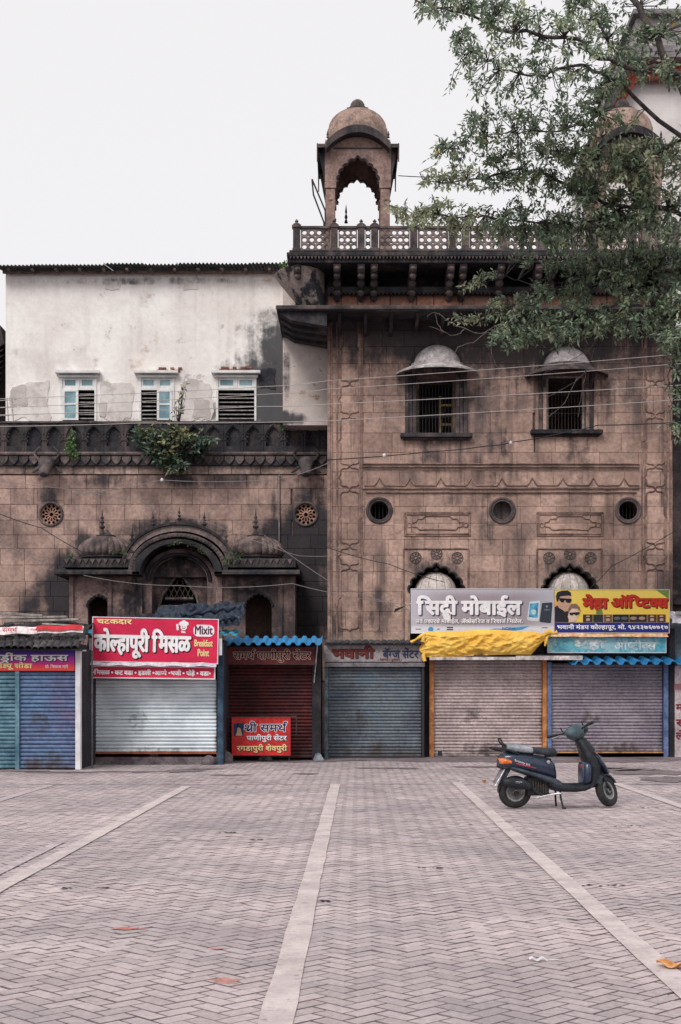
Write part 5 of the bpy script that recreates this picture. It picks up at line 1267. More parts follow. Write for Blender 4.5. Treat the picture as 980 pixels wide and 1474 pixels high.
for k in range(16): inst('ridge_tile', rt4, (x(468)+.075+k*.137, Y4-.3, z(928)), s4, rot=(0, rt.gauss(0, .05), 0))
# --- shop 5
Y5 = 31.3
s5, x, z = shop('shop with a pale pinkish grey shutter framed by two orange posts', Y5, 624.5, 780, 950, 1086, M_sh_pale, 2.6, 616, 787, 912, pitch=.074)
box_part('frame_post', x(617.5), x(624), Y5-.08, Y5+.2, 0, z(948), M_orangep, s5); box_part('frame_post', x(780.5), x(786.3), Y5-.08, Y5+.2, 0, z(948), M_orangep, s5)
box_part('post_shadow_board', x(611), x(617), Y5+.02, Y5+.2, 0, z(948), M_shopw, s5)
box_part('bottom_bar', x(624.5), x(780), Y5-.01, Y5+.06, z(1090.5), z(1086)-.003, surf('white_bottom_bar', rgb('c9c1bd'), rgb('9c918c'), scale=5, spots=[(6, .55, .66, rgb('4a3832'), .8)]), s5)
for p in (633, 772): m = MB(); m.box(x(p-3), x(p+3), Y5-.04, Y5-.01, z(1087), z(1081)); m.build('lock_box', M_iron, s5)
box_part('awning_edge', x(616), x(742), Y5-.55, Y5-.45, z(951), z(946.5), surf('white_awning_edge', rgb('d3cbc9'), rgb('a2999a'), scale=5, spots=[(6, .56, .66, rgb('6d6262'), .7)]), s5)
box_part('awning_edge', x(612), x(700), Y5-.48, Y5-.4, z(946), z(943.5), surf('dark_awning_edge', rgb('5a4c4c')), s5)
box_part('awning_edge', x(738), x(832), Y5-.6, Y5-.5, z(951), z(945), surf('white_awning_edge', rgb('d3cbc9')), s5)
box_part('awning_deck', x(616), x(832), Y5-.45, Y5+.25, z(945), z(943), M_shopw, s5)
# --- shop 6
s6, x, z = shop('shop with a mauve grey shutter behind the scooter, blue posts and tan bottom bar', Y5, 794, 953.5, 955, 1082, M_sh_mauve, 2.6, 788, 972, 912, pitch=.074)
box_part('frame_post', x(787), x(793), Y5-.08, Y5+.2, 0, z(953), M_blup, s6); box_part('frame_post', x(954.5), x(961), Y5-.08, Y5+.2, 0, z(953), M_blup, s6)
box_part('bottom_bar', x(793.5), x(955), Y5-.02, Y5+.07, z(1091), z(1082)-.003, M_tanb, s6)
box_part('corner_post', x(962), x(970), Y5-.1, Y5+.25, 0, z(905), M_shopw, s6)
awning('awning_sheet', s6, PX(822, Y5-.6), PX(1000, Y5-.6), Y5-.7, Y5+.4, PZ(954, Y5-.6), PZ(944, Y5-.6), M_aw, pitch=.26, amp=.05)
# --- boards of shops 5 and 6
Yb5 = Y5-.35
M_gp = surf('grey_gradient_print', rgb('9a8f96'), None, rough=.45, bump=.02, grain=.03, local=True, grad=[(0, -.6, -1.7, rgb('bdb9c4')), (0, .7, 1.7, rgb('b9b7c2')), (2, .3, .55, rgb('c3c2cc')), (2, -.28, -.40, rgb('dcdbe3'))])
s = signboard('large grey phone shop board with white lettering and two phones printed on it', Yb5, 592, 797, 848, 911, M_gp, M_white, fw=.012)
fancy(s, 'सिद्धी मोबाईल', 600, 750, 866, 884, W_, Yb5, .045, None, 0, surf('slate_print', rgb('4a505c')), (.026, -.022))
fancy(s, 'सर्व प्रकारचे मोबाईल, अ‍ॅक्सेसरिज व रिचार्ज मिळेल.'.replace('\u200d', '').replace('अ्', 'अ'), 598, 752, 892, 897, W_, Yb5, .03, None, 0, flat('grey_print', rgb('5c5862')), (.012, -.01))
def quad(s, nm, pts, mat, Y, d=.003): m = MB(); m.prism([[(PX(a, Y), PZ(b, Y)) for a, b in pts]], Y-d-.002, Y-d+.0015); return m.build(nm, mat, s)
quad(s, 'printed_phone', [(762, 866), (776, 864.5), (777.5, 866), (775.5, 893), (774, 894.5), (760, 893), (758.5, 891.5)], flat('phone_white_print', rgb('cfd8de')), Yb5)
quad(s, 'phone_screen', [(762.5, 869), (775.3, 868), (773.6, 889.5), (760.8, 888)], surf('blue_screen_print', rgb('5ba6c8'), rgb('3c6f92'), scale=6), Yb5, .006)
m = MB(); m.prism([circ(PX(768, Yb5), PZ(881, Yb5), .06, 16)], Yb5-.0105, Yb5-.008); m.build('screen_picture', flat('pale_screen_print', rgb('b5d2d6')), s)
quad(s, 'printed_phone', [(780, 868), (794, 867), (795, 868.5), (793, 896), (791.5, 897), (778, 895.5), (776.5, 894)], flat('phone_black_print', rgb('353b48')), Yb5)
m = MB(); m.prism([circ(PX(787, Yb5), PZ(873, Yb5), .025, 12)], Yb5-.008, Yb5-.0055); m.build('phone_camera', flat('grey_lens_print', rgb('8790a0')), s)
fancy(s, 'SAMSUNG', 783.5, 791, 877, 878.8, flat('grey_lens_print', rgb('8790a0')), Yb5, .02)
fancy(s, 'NOKIA', 723, 742, 903, 906.5, flat('blue_print', rgb('3f78b4')), Yb5, .03)
quad(s, 'printed_swoosh', [(700, 907), (712, 904.5), (728, 905), (750, 902), (762, 901), (752, 906), (735, 908.5), (712, 909)], flat('light_blue_print', rgb('4aa0cf')), Yb5)
m = MB(); m.prism([circ(PX(620, Yb5), PZ(906, Yb5), .06, 16)], Yb5-.005, Yb5-.002); m.build('printed_dot', flat('light_blue_print', rgb('4aa0cf')), s)
quad(s, 'printed_mark', [(643, 902.5), (652, 902.5), (652, 904), (643, 904)], K_, Yb5); quad(s, 'printed_mark', [(643, 905.5), (652, 905.5), (652, 907), (643, 907)], K_, Yb5)
for (p0, p1, q) in ((598, 606, 905), (629, 633, 905), (780, 788, 903)): quad(s, 'printed_mark', [(p0, q), (p1, q), (p1, q+1), (p0, q+1)], flat('grey_print', rgb('5c5862')), Yb5)
# yellow board
M_ye = surf('yellow_print', rgb('eecb52'), None, rough=.45, bump=.02, grain=.04, local=True, grad=[(0, -.9, -1.35, rgb('e08a3c')), (2, .0, .45, rgb('f0d468'))])
s = signboard('yellow optician board with red lettering and a man in sunglasses printed on it', Yb5, 798, 963, 849, 911, M_ye, M_white, fw=.01)
quad(s, 'printed_band', [(798.5, 896), (962.5, 896), (962.5, 910.5), (798.5, 910.5)], flat('royal_blue_print', rgb('232f86')), Yb5)
fancy(s, 'मेहा', 839, 874, 862, 875, flat('red_letter_print', rgb('c5301f')), Yb5, .055, None, 0, flat('maroon_shadow_print', rgb('6a2016')), (.02, -.02))
fancy(s, 'ऑप्टिक्स', 880, 961, 862, 874, flat('red_letter_print', rgb('c5301f')), Yb5, .055, None, 0, flat('maroon_shadow_print', rgb('6a2016')), (.02, -.02))
lettering(s, 'भवानी मंडप कोल्हापूर, मो. ९४२३७६७७१७', 802, 961, 900.5, 905.5, W_, Yb5, .04, .012)
quad(s, 'printed_corner', [(945, 849.5), (962.5, 849.5), (962.5, 862), (954, 856)], flat('green_print', rgb('6f8c4a')), Yb5)
quad(s, 'printed_patch', [(858, 878), (866, 876), (868, 884), (858, 884)], flat('green_print', rgb('6f8c4a')), Yb5)
sk_ = flat('skin_print', rgb('c9a08c')); sk2 = flat('pale_skin_print', rgb('e0c6b4')); dk = flat('dark_print', rgb('23232b'))
quad(s, 'printed_man_jacket', [(798.5, 895.5), (798.5, 874), (803, 871), (808, 876), (813, 881), (817, 879), (819, 886), (818, 895.5)], dk, Yb5, .003)
quad(s, 'printed_man_face', [(803, 874), (802.5, 866), (802.5, 858), (806, 854), (820, 855), (821.5, 862), (822, 868), (820.5, 870), (820, 876), (816, 880), (811, 879)], sk_, Yb5, .0065)
quad(s, 'printed_man_hair', [(801, 865), (800, 858), (802, 852.5), (808, 850.5), (817, 850), (821.5, 853), (822, 858), (818, 857), (806, 858.5), (803, 866)], dk, Yb5, .0105)
quad(s, 'printed_sunglasses', [(805, 861), (822.5, 862), (822, 866), (819, 868), (815, 867), (814, 864), (812, 864), (811, 867), (808, 867), (805, 864)], flat('black_print', rgb('15151d')), Yb5, .0145)
quad(s, 'printed_woman_face', [(820, 895), (817, 888), (819, 880), (822, 874), (830, 873), (832, 880), (832, 887), (829, 893), (825, 895.5)], sk2, Yb5, .0105)
quad(s, 'printed_woman_hair', [(817, 886), (818, 876), (822, 869.5), (829, 869), (834, 874), (836, 881), (831, 876), (823, 876), (819.5, 880)], flat('brown_hair_print', rgb('8c6a5c')), Yb5, .0145)
quad(s, 'printed_sunglasses', [(819, 882), (834, 881), (834, 884), (829, 886), (826, 884), (823, 886), (820, 885)], dk, Yb5, .0185)
for k, (p0, p1, c_) in enumerate(((839, 853, '3c3432'), (853.7, 868, '2a3038'), (868.7, 881, '7c5a4c'), (881.7, 905, '1e1e26'), (905.7, 931, '2c2a30'), (931.7, 945, '4e3a34'), (945.7, 958, '5a3c30'))):
    quad(s, 'printed_photo', [(p0, 884.5), (p1, 884.5), (p1, 895.5), (p0, 895.5)], flat('photo_print_%s' % c_, rgb(c_)), Yb5, .0045)
    if k in (0, 2, 5, 6):
        quad(s, 'photo_face', [((p0+p1)/2-3.5, 889), ((p0+p1)/2-2, 886), ((p0+p1)/2+2, 886), ((p0+p1)/2+3.5, 889), ((p0+p1)/2+2.5, 893.5), ((p0+p1)/2-2, 894)], sk_, Yb5, .0085)
        quad(s, 'photo_sunglasses', [((p0+p1)/2-3.5, 888.2), ((p0+p1)/2+3.5, 888.2), ((p0+p1)/2+3, 890.6), ((p0+p1)/2+.5, 889.4), ((p0+p1)/2-3, 890.6)], dk, Yb5, .0125)
    if k == 3 or k == 4:
        for q in (0, 1):
            mq_ = MB(); c0 = (p0+6+q*(11 if k == 3 else 12)); mq_.prism([[(PX(c0, Yb5)+.075*cos(t), PZ(890, Yb5)+.038*sin(t)) for t in [2*pi*i/14 for i in range(14)]]], Yb5-.0085, Yb5-.0065); mq_.build('photo_lens', flat('lens_print_%d' % k, rgb('5c6470') if k == 3 else rgb('a9886e')), s)
# worn cyan board below
Yc = Y5-.25
M_cy = surf('worn_cyan_board', rgb('6fbccb'), rgb('57a5b8'), scale=2.5, rough=.6, bump=.08, spots=[(2.6, .5, .6, rgb('a9c8cd'), .7), (4, .58, .66, rgb('d5dadb'), .7), (3, .62, .7, rgb('2f5f70'), .7)])
s = signboard('faded torn cyan optician board below the yellow one', Yc, 789, 958, 916, 939, M_cy, M_white, fw=.015)
fancy(s, 'मेहा', 828, 872, 922, 933, surf('peeling_white_print', rgb('dfe2e4'), rgb('9fb9be'), scale=8), Yc, .08)
fancy(s, 'ऑप्टीक्स', 884, 944, 925, 935, surf('peeling_white_print', rgb('dfe2e4')), Yc, .03)
crumple('plastic_strip', 786, 962, 909, 917, Yb5-.03, .06, surf('orange_cream_sheet', rgb('e9c9a0'), rgb('d98a52'), scale=6, rough=.5), 'orange and cream plastic edge tucked between the yellow board and the cyan board', 'plastic strip', 8, .018, 60, 4, 16)
# yellow tarp bundle
ya = Yb5-.12
rty = random.Random(5)
def tarp(u, v):
    p = 606+184*u; droop = 3*sin(pi*u)
    t_ = v; q0 = 908+1.5*sin(u*9)+(2 if u > .9 else 0); q1 = 944-6*max(0, u-.86)/.14*5+2.0*sin(u*5+1)
    if u < .05: q0 += (0.05-u)*200
    q = q0+(q1-q0)*t_
    bul = sin(pi*min(1, t_*1.02))**.8*.13
    a = Vector((u*4.2, t_*1.6+u*2, 1.7)); b = Vector((u*9+t_*2.2, t_*3.2-u*3, 4.1)); c = Vector((u*22-t_*3, t_*6+u*5, 8.8))
    fold = .07*mnoise.noise(a)+.045*(1-abs(mnoise.noise(b))*2.4)+.02*(1-abs(mnoise.noise(c))*2.4)
    f2 = .05*math.exp(-((t_-(.12+1.2*(u-.05)*(0.6-u)))/.06)**2)*(1 if u < .55 else 0)
    y = ya-bul-fold*min(1, t_*5+.15)-f2
    return (PX(p+3*sin(t_*8)*(1 if u < .04 or u > .95 else 0), ya), y, PZ(q, ya))
yt = empty('tarpaulin', (PX(700, ya), ya, PZ(925, ya)), label='bulging bright yellow tarpaulin tied under the grey phone shop board', cat='tarpaulin')
m = MB(); m.sheet(tarp, 200, 48, .006); m.build('sheet', M_tarp_y, yt, smooth=55)
def strip(pts, w, nm, mat, parent):
    m = MB(); m.tube([(PX(a, ya-.1), ya-.1-.01*i, PZ(b, ya-.1)) for i, (a, b) in enumerate(pts)], [w*(1+.4*sin(i*2.3)) for i in range(len(pts))], 6); m.build(nm, mat, parent, smooth=70)
strip([(612, 912), (606, 916), (598, 921), (591, 925)], .04, 'tied_corner', M_tarp_y, yt)
strip([(610, 912), (608, 925), (611, 935), (609, 944), (611, 952)], .04, 'tied_edge', M_tarp_y, yt)
strip([(784, 911), (791, 909), (797, 912), (802, 910)], .05, 'tied_corner', M_tarp_y, yt)
strip([(788, 914), (786, 922), (784, 930)], .03, 'tied_edge', M_tarp_y, yt)
# paper vane left of the grey board
m = MB(); m.sheet(lambda u, v: (PX(568+26*u, Y5-.1), Y5-.1+.3*v, PZ(876-8*u-3*v, Y5-.1)-.12*v*(1-u)), 8, 4, .006); m.build('awning_flap', surf('weathered_cloth', rgb('b3a59f'), rgb('8d7f7b')), label='small bent pale sheet sticking out left of the grey phone board', cat='sheet', smooth=60)
# --- right edge: pale board with red writing
Ye = 31.2
s7 = empty('wall_panel', (PX(990, Ye), Ye, 0), label='whitewashed panel with dark red painted letters at the right picture edge', cat='panel')
x = lambda p: PX(p, Ye); z = lambda p: PZ(p, Ye)
box_part('panel', x(970.5), x(1060), Ye, Ye+.3, 0, z(958), surf('dirty_whitewash', rgb('cdbfc2'), rgb('a3969a'), scale=2, spots=[(2, .55, .7, rgb('877a7e'), .5)]), s7)
box_part('upper_board', x(970.5), x(1060), Ye+.3, Ye+1, z(958), z(890), surf('grey_blue_metal', rgb('7c8790'), rgb('4f555e'), scale=2), s7)
for ch, t_ in (('मसाले', 1014), ('साडी', 1036), ('लेडीज', 1055)):
    lettering(s7, ch, 973, 1010, t_, t_+9, flat('dark_red_letter', rgb('7e2338')), Ye, .04, .004)
box_part('stripe', x(970.6), x(1060), Ye-.003, Ye+.01, z(993), z(984), flat('dull_rose_paint', rgb('a2727a')), s7, bevel=0)
m = MB(); m.tube([(x(968), Ye-.3, z(884)), (x(990), Ye-.3, z(886))], .05, 10); m.build('lamp_housing', surf('grey_housing', rgb('9a9898'), rgb('6c6a6e')), s7)
crumple('plastic_sheet', 968, 1000, 882, 897, Ye-.4, .4, surf('white_plastic', rgb('d9d4dc')), 'torn white plastic hanging at the right edge above the painted panel', 'plastic sheet', 3, .06, 14, 8, 9)
# shade behind shops: ground clutter
for (p, q, w_, lab, mt) in ((382, 1093, .16, 'small grey rubble heap at the foot of the dark red shutter', M_plinth), (325, 1098, .17, 'broken stones beside the left leg of the standing red sign', M_plinth), (458, 1090, .12, 'pale sack slumped between the red and slate shutters', surf('pale_sack', rgb('9aa0a8'), rgb('6e747c'), scale=5)), (308, 1098, .1, 'small dark stone right of the silver shutter', M_shopw)):
    Y = GY(q) if q > 1094 else Y3-.25; m = MB(); rr_ = random.Random(p)
    m.loft([[(PX(p, Y)+w_*k_*cos(t)*rr_.uniform(.8, 1.15), Y+w_*.6*k_*sin(t)*rr_.uniform(.8, 1.15), h_*w_*1.4) for t in [2*pi*i/10 for i in range(10)]] for k_, h_ in ((.9, -.05), (1, .2), (.8, .6), (.45, .95), (.1, 1.05))]); m.build('rubble' if 'sack' not in lab else 'sack', mt, label=lab, cat='rubble' if 'sack' not in lab else 'sack')
# ------------------------------------------------------------------ leaves, shrubs and the tree
def leaf(mb, p, d, n, L_, W_):
    d = d.normalized(); s = d.cross(n)
    if s.length < 1e-3: s = d.cross(Vector((1, 0, .3)))
    s.normalize(); n = s.cross(d)
    a = p; m_ = p+d*L_*.45-n*W_*.22; t = p+d*L_-n*L_*.12; l = p+d*L_*.42+s*W_*.5; r_ = p+d*L_*.42-s*W_*.5
    mb.add([a, l, m_, r_, t], [(0, 1, 2), (0, 2, 3), (1, 4, 2), (2, 4, 3)])
def leafy_mat(nm, a, b, tr=.22, **k):
    return surf(nm, a, b, scale=2.2, rough=.42, bump=0, isl=.4, grain=.1, spec=.5, trans=tr, **k)
M_lf = leafy_mat('tree_leaves', (.25, .33, .205), (.13, .19, .13))
M_lf2 = leafy_mat('young_tree_leaves', (.45, .48, .30), (.27, .31, .20), .35)
M_lfy = leafy_mat('yellow_leaves', rgb('c79a34'), rgb('a9802e'))
M_bark = surf('grey_bark', rgb('5c5450'), rgb('39343a'), scale=6, bump=.5, bscale=30)
M_twig = surf('pale_twig', rgb('8f8680'), rgb('5f5856'), scale=6)
tree = empty('tree', (8.9, 24, 0), label='spreading leafy tree whose boughs hang into the upper right of the view', cat='tree')
rt_ = random.Random(21)
def bough(pts, r0, r1, nm, mat=M_bark, jit=.05, seg=5):
    P = []
    V = [Vector((PX(a, y), y, PZ(b, y))) for a, b, y in pts]
    for i in range(len(V)-1):
        for k in range(seg):
            t = k/seg; p0 = V[max(i-1, 0)]; p1, p2 = V[i], V[i+1]; p3 = V[min(i+2, len(V)-1)]
            q = .5*((2*p1)+(p2-p0)*t+(2*p0-5*p1+4*p2-p3)*t*t+(3*p1-p0-3*p2+p3)*t**3)
            P.append(q+Vector((rt_.gauss(0, jit), rt_.gauss(0, jit), rt_.gauss(0, jit)))*.5)
    P.append(V[-1])
    r0 *= .45; r1 *= .6; m = MB(); n = len(P); m.tube(P, [r0+(r1-r0)*(i/(n-1))**.8 for i in range(n)], 7); m.build(nm, mat, tree, smooth=70)
    return P
m = MB(); m.tube([(8.9, 24, -.1), (8.85, 24, .6), (8.95, 23.9, 2.5), (8.7, 24, 4.5), (8.5, 24, 6.2), (8.1, 24.1, 9)], [.55, .4, .34, .3, .26, .2], 12); m.build('trunk', M_bark, tree, smooth=70)
nodes = []
B_ = [
    ([(1190, 480, 24), (1060, 330, 24), (990, 150, 24), (930, 30, 24.2), (880, -60, 24.5)], .2, .08, 'limb'),
    ([(1200, 430, 24), (1090, 200, 23.8), (980, 110, 23.6), (890, 95, 23.4), (830, 60, 23), (740, 45, 22.8), (650, 15, 22.6), (610, 5, 22.5)], .16, .02, 'limb'),
    ([(985, 112, 23.6), (940, 105, 23.8), (890, 85, 24), (860, 30, 24.3), (800, -40, 24.5)], .07, .03, 'bough'),
    ([(1190, 480, 24), (1080, 300, 24), (970, 190, 24.2), (880, 115, 24.5), (820, 95, 24.8), (760, 110, 25), (700, 85, 25), (655, 60, 25)], .13, .012, 'limb'),
    ([(1200, 520, 24), (1080, 360, 24.5), (960, 300, 25), (900, 300, 25.4), (820, 270, 25.8), (760, 245, 26), (700, 255, 26), (640, 262, 26), (608, 258, 26)], .13, .01, 'limb'),
    ([(900, 300, 25.4), (840, 320, 25.8), (770, 320, 26), (700, 312, 26), (640, 312, 26.2), (585, 305, 26.3), (560, 296, 26.3)], .06, .008, 'bough'),
    ([(1200, 560, 24), (1090, 430, 25), (980, 395, 26), (900, 385, 26.5), (840, 400, 27), (770, 425, 27), (715, 450, 27), (690, 462, 27)], .12, .012, 'bough'),
    ([(840, 400, 27), (780, 410, 27), (730, 400, 27.2), (690, 405, 27.2), (655, 414, 27.2)], .03, .006, 'bough'),
    ([(1200, 590, 24), (1100, 480, 25), (1000, 450, 25.5), (900, 440, 26), (830, 455, 26.3), (760, 475, 26.5), (722, 490, 26.5)], .1, .01, 'bough'),
    ([(880, 115, 24.5), (850, 170, 24.8), (790, 190, 25), (730, 190, 25.2), (680, 200, 25.3), (640, 215, 25.3)], .05, .008, 'bough'),
    ([(990, 190, 24.2), (930, 230, 24.8), (860, 225, 25), (790, 215, 25.2), (720, 232, 25.4)], .06, .008, 'bough'),
    ([(1090, 430, 25), (1010, 470, 25), (968, 520, 25.2), (965, 580, 25.4), (968, 640, 25.4)], .04, .008, 'bough'),
    ([(1080, 360, 24.5), (1000, 250, 24.6), (950, 215, 24.6), (905, 240, 25)], .05, .01, 'bough'),
]
for pts, r0, r1, nm in B_:
    P = bough(pts, r0, r1, nm); nodes += P
# bare forked twigs in front of the tower
for pts in ([(712, 470, 27), (690, 480, 27), (668, 472, 27), (648, 465, 27), (632, 452, 27), (622, 450, 27), (616, 457, 27)], [(668, 474, 27), (655, 483, 27), (640, 478, 27), (618, 470, 27)], [(640, 478, 27), (630, 468, 27), (628, 450, 27)],
            [(700, 478, 27), (680, 492, 27), (660, 500, 27), (648, 520, 27)], [(712, 470, 27), (706, 500, 27), (716, 530, 27), (722, 546, 27)], [(855, 500, 27), (845, 530, 27), (820, 555, 27), (790, 570, 27), (770, 582, 27)], [(845, 530, 27), (838, 560, 27), (832, 600, 27)], [(870, 470, 27), (850, 500, 27), (818, 520, 27), (780, 540, 27)], [(830, 545, 27), (812, 580, 27), (790, 600, 27)]):
    bough(pts, .022, .005, 'twig', M_twig, .02, 4)
# crown: clusters of leafy twigs, density read off the photograph
regs = [(650, 15, 45, 22, 26), (720, 15, 40, 30, 34), (690, 60, 40, 25, 26), (800, 20, 60, 30, 40), (860, 20, 40, 35, 26), (900, 60, 35, 40, 26), (950, 30, 40, 40, 22), (850, 65, 30, 22, 18), (770, 75, 45, 18, 20), (672, 85, 14, 22, 8),
        (740, 88, 40, 12, 10), (870, 120, 30, 28, 26), (800, 120, 40, 25, 24), (690, 125, 45, 20, 12), (830, 150, 45, 20, 26), (930, 100, 40, 22, 16), (970, 112, 20, 18, 10),
        (740, 150, 50, 20, 20), (700, 175, 45, 18, 20), (780, 185, 50, 25, 34), (850, 200, 45, 25, 34), (690, 215, 55, 22, 30), (640, 225, 25, 20, 12), (760, 230, 60, 22, 44), (850, 240, 60, 25, 56), (930, 215, 45, 18, 34),
        (960, 250, 40, 30, 44), (650, 255, 45, 14, 22), (720, 262, 50, 14, 26), (800, 275, 60, 25, 56), (890, 285, 60, 30, 66), (960, 310, 35, 35, 46), (590, 305, 30, 14, 15), (650, 305, 45, 14, 22), (600, 318, 25, 10, 10), (670, 320, 50, 12, 18),
        (760, 325, 50, 25, 52), (840, 335, 60, 30, 70), (920, 350, 50, 35, 66), (970, 380, 30, 40, 44), (700, 340, 50, 14, 22), (790, 365, 50, 18, 34), (870, 390, 50, 25, 50), (930, 420, 45, 30, 52), (970, 450, 30, 35, 40),
        (740, 440, 35, 14, 20), (800, 430, 50, 20, 40), (760, 470, 45, 16, 34), (840, 465, 50, 20, 46), (900, 470, 45, 18, 34), (730, 490, 25, 14, 14), (790, 490, 40, 12, 16), (960, 490, 18, 18, 12), (900, 250, 45, 30, 46), (905, 300, 40, 25, 40), (895, 170, 30, 14, 8), (674, 410, 18, 6, 4), (700, 398, 20, 6, 4),
        (655, 462, 18, 5, 3), (690, 458, 20, 6, 6), (972, 545, 8, 34, 7), (976, 610, 6, 30, 5), (962, 500, 14, 12, 8), (1020, 250, 40, 200, 60), (1020, 60, 40, 60, 20), (650, -30, 80, 20, 12), (850, -35, 120, 20, 22)]
fol = MB(); fy = MB(); fl = MB(); tw = MB()
for (cx_, cz_, rx_, rz_, n_) in regs:
    for _ in range(int(n_*(1.4 if cz_ < 330 else 1.6))):
        a = rt_.uniform(0, 2*pi); q = sqrt(rt_.random()); px, py = cx_+rx_*q*cos(a)*1.1, cz_+rz_*q*sin(a)*1.1
        best = None; bd = 1e9
        for nd in nodes[::2]:
            dx = px-(CX+nd.x*F/nd.y); dy = py-(HY-(nd.z-EYE)*F/nd.y); dd = dx*dx+dy*dy*1.3
            if dd < bd: bd = dd; best = nd
        Y = best.y+rt_.gauss(0, .55); c = Vector((PX(px, Y), Y, PZ(py, Y)))
        if (c-best).length > 1.9: st = c+(best-c).normalized()*1.2
        else: st = best
        mid = (st+c)/2+Vector((rt_.gauss(0, .08), rt_.gauss(0, .08), rt_.gauss(0, .08)+.05))
        tw.tube([st, mid, c], [.011, .008, .004], 3, cap=False)
        d0 = (c-mid).normalized()
        young = (px < 690 and py > 240) or rt_.random() < .12+(.25 if (py < 290 and py > 180 and px > 620) else 0)
        tgt = fl if young else fol
        nl = rt_.randint(10, 17)
        for k in range(nl):
            t = .1+1.0*k/nl; base = mid.lerp(c, min(t, 1.0))+d0*max(0, t-1)*.1
            dr = (d0*.55+Vector((rt_.gauss(0, .7), rt_.gauss(0, .7), rt_.gauss(-.12, .6))))
            nn = Vector((rt_.gauss(0, .5), rt_.gauss(-.3, .5), rt_.gauss(.8, .5)))
            p = base+dr.normalized()*rt_.uniform(.01, .05)
            t2 = fy if rt_.random() < .004 else tgt
            L_ = rt_.uniform(.06, .138); leaf(t2, p, dr, nn, L_, L_*rt_.uniform(.34, .46))
fol.build('foliage', M_lf, tree, kind='stuff', recalc=False, label='dense dark green leaves of the tree crown')
fl.build('young_foliage', M_lf2, tree, kind='stuff', recalc=False, label='lighter olive leaves at the outer ends of the crown')
fy.build('yellow_leaf', M_lfy, tree, kind='stuff', recalc=False, label='a few yellowed leaves scattered in the crown')
tw.build('twigs', M_bark, tree, kind='stuff', recalc=False)

M_sh = leafy_mat('shrub_leaves', (.085, .135, .085), (.035, .062, .045), .2)
M_shl = leafy_mat('shrub_young_leaves', (.30, .30, .14), (.16, .17, .08), .25)
M_fresh = leafy_mat('fresh_green_leaves', (.12, .24, .06), (.07, .15, .04), .3)
def shrub(nm, label, root, regs_, Y, lsz, seed, mats, nleaf=10, stem=.02, cat='shrub', ratio=.45, yj=.25):
    r_ = random.Random(seed); s = empty(nm, root, label=label, cat=cat, group='plants rooted in the old masonry')
    a_ = MB(); b_ = MB(); st = MB(); root = Vector(root)
    for (cx_, cz_, rx_, rz_, n_) in regs_:
        for _ in range(n_):
            a = r_.uniform(0, 2*pi); q = sqrt(r_.random()); y = Y-abs(r_.gauss(0, yj)); px, py = cx_+rx_*q*cos(a), cz_+rz_*q*sin(a)
            c = Vector((PX(px, y), y, PZ(py, y))); mid = root.lerp(c, .55)+Vector((0, -.08, .1*(c-root).length))
            st.tube([root, mid, c], [stem, stem*.5, stem*.2], 4, cap=False)
            d0 = (c-mid).normalized(); tgt = b_ if (r_.random() < .16 or py < cz_-rz_*.55) else a_
            for k in range(nleaf):
                t = .35+.7*k/nleaf; p = mid.lerp(c, min(t, 1)); dr = d0*.4+Vector((r_.gauss(0, .7), r_.gauss(-.3, .5), r_.gauss(-.2, .6)))
                L_ = lsz*r_.uniform(.6, 1.25); leaf(tgt, p+dr.normalized()*.02, dr, Vector((r_.gauss(0, .4), -.8+r_.gauss(0, .3), .7)), L_, L_*ratio)
    st.build('stem', M_bark, s, recalc=False); a_.build('foliage', mats[0], s, kind='stuff', recalc=False)
    if b_.v: b_.build('young_foliage', mats[1], s, kind='stuff', recalc=False)
    return s
Yv = YL-.3
shrub('shrub', 'big leafy fig bush growing out of the parapet below the middle white window', (Lx(250), YL-.1, Lz(676)), [(250, 645, 45, 25, 62), (212, 628, 22, 14, 18), (285, 632, 24, 16, 26), (250, 668, 20, 12, 18), (240, 618, 35, 8, 16), (205, 618, 14, 5, 8), (300, 630, 12, 6, 6)], Yv, .15, 3, (M_sh, M_shl), 10, ratio=.55)
shrub('sapling', 'thin spindly stem with a few leaves rising beside the middle white window', (Lx(258), YL-.1, Lz(612)), [(262, 570, 8, 20, 9), (252, 590, 6, 10, 4), (266, 550, 5, 8, 3)], YL-.2, .12, 8, (M_sh, M_shl), 3, .014, 'sapling', .5, .08)
shrub('creeper', 'small green creeper hanging on the parapet left of the fig bush', (Lx(104), YL-.1, Lz(616)), [(104, 635, 8, 14, 14), (107, 658, 7, 8, 10), (100, 650, 7, 4, 4)], YL-.22, .09, 11, (M_fresh, M_fresh), 5, .008, 'creeper', .5, .05)
shrub('creeper', 'tiny weed on the parapet near the right buffalo head', (Lx(405), YL-.1, Lz(612)), [(405, 614, 3, 6, 4)], YL-.2, .06, 12, (M_fresh, M_fresh), 5, .006, 'weed', .5, .04)
shrub('creeper', 'tuft of weeds at the corner where the sheet roof meets the tower balcony', (PX(412, 34), 33.9, PZ(384, 34)), [(410, 380, 6, 8, 14)], 33.8, .08, 14, (M_fresh, M_sh), 6, .006, 'weed', .5, .08)
shrub('weed', 'row of bright small weeds sprouting on top of the arched porch eave', (Qx(258), YPp-.45, Qz(781)), [(265, 779, 8, 3, 7), (250, 781, 6, 2, 4), (285, 787, 8, 4, 7), (300, 797, 6, 4, 5), (240, 783, 3, 2, 2)], YPp-.42, .055, 15, (M_fresh, M_fresh), 5, .003, 'weed', .4, .03)
shrub('weed', 'grassy tuft in the valley between the arch and the right porch dome', (Qx(334), YPp-.3, Qz(814)), [(334, 803, 14, 8, 22)], YPp-.42, .12, 16, (M_fresh, M_sh), 4, .003, 'weed', .14, .04)
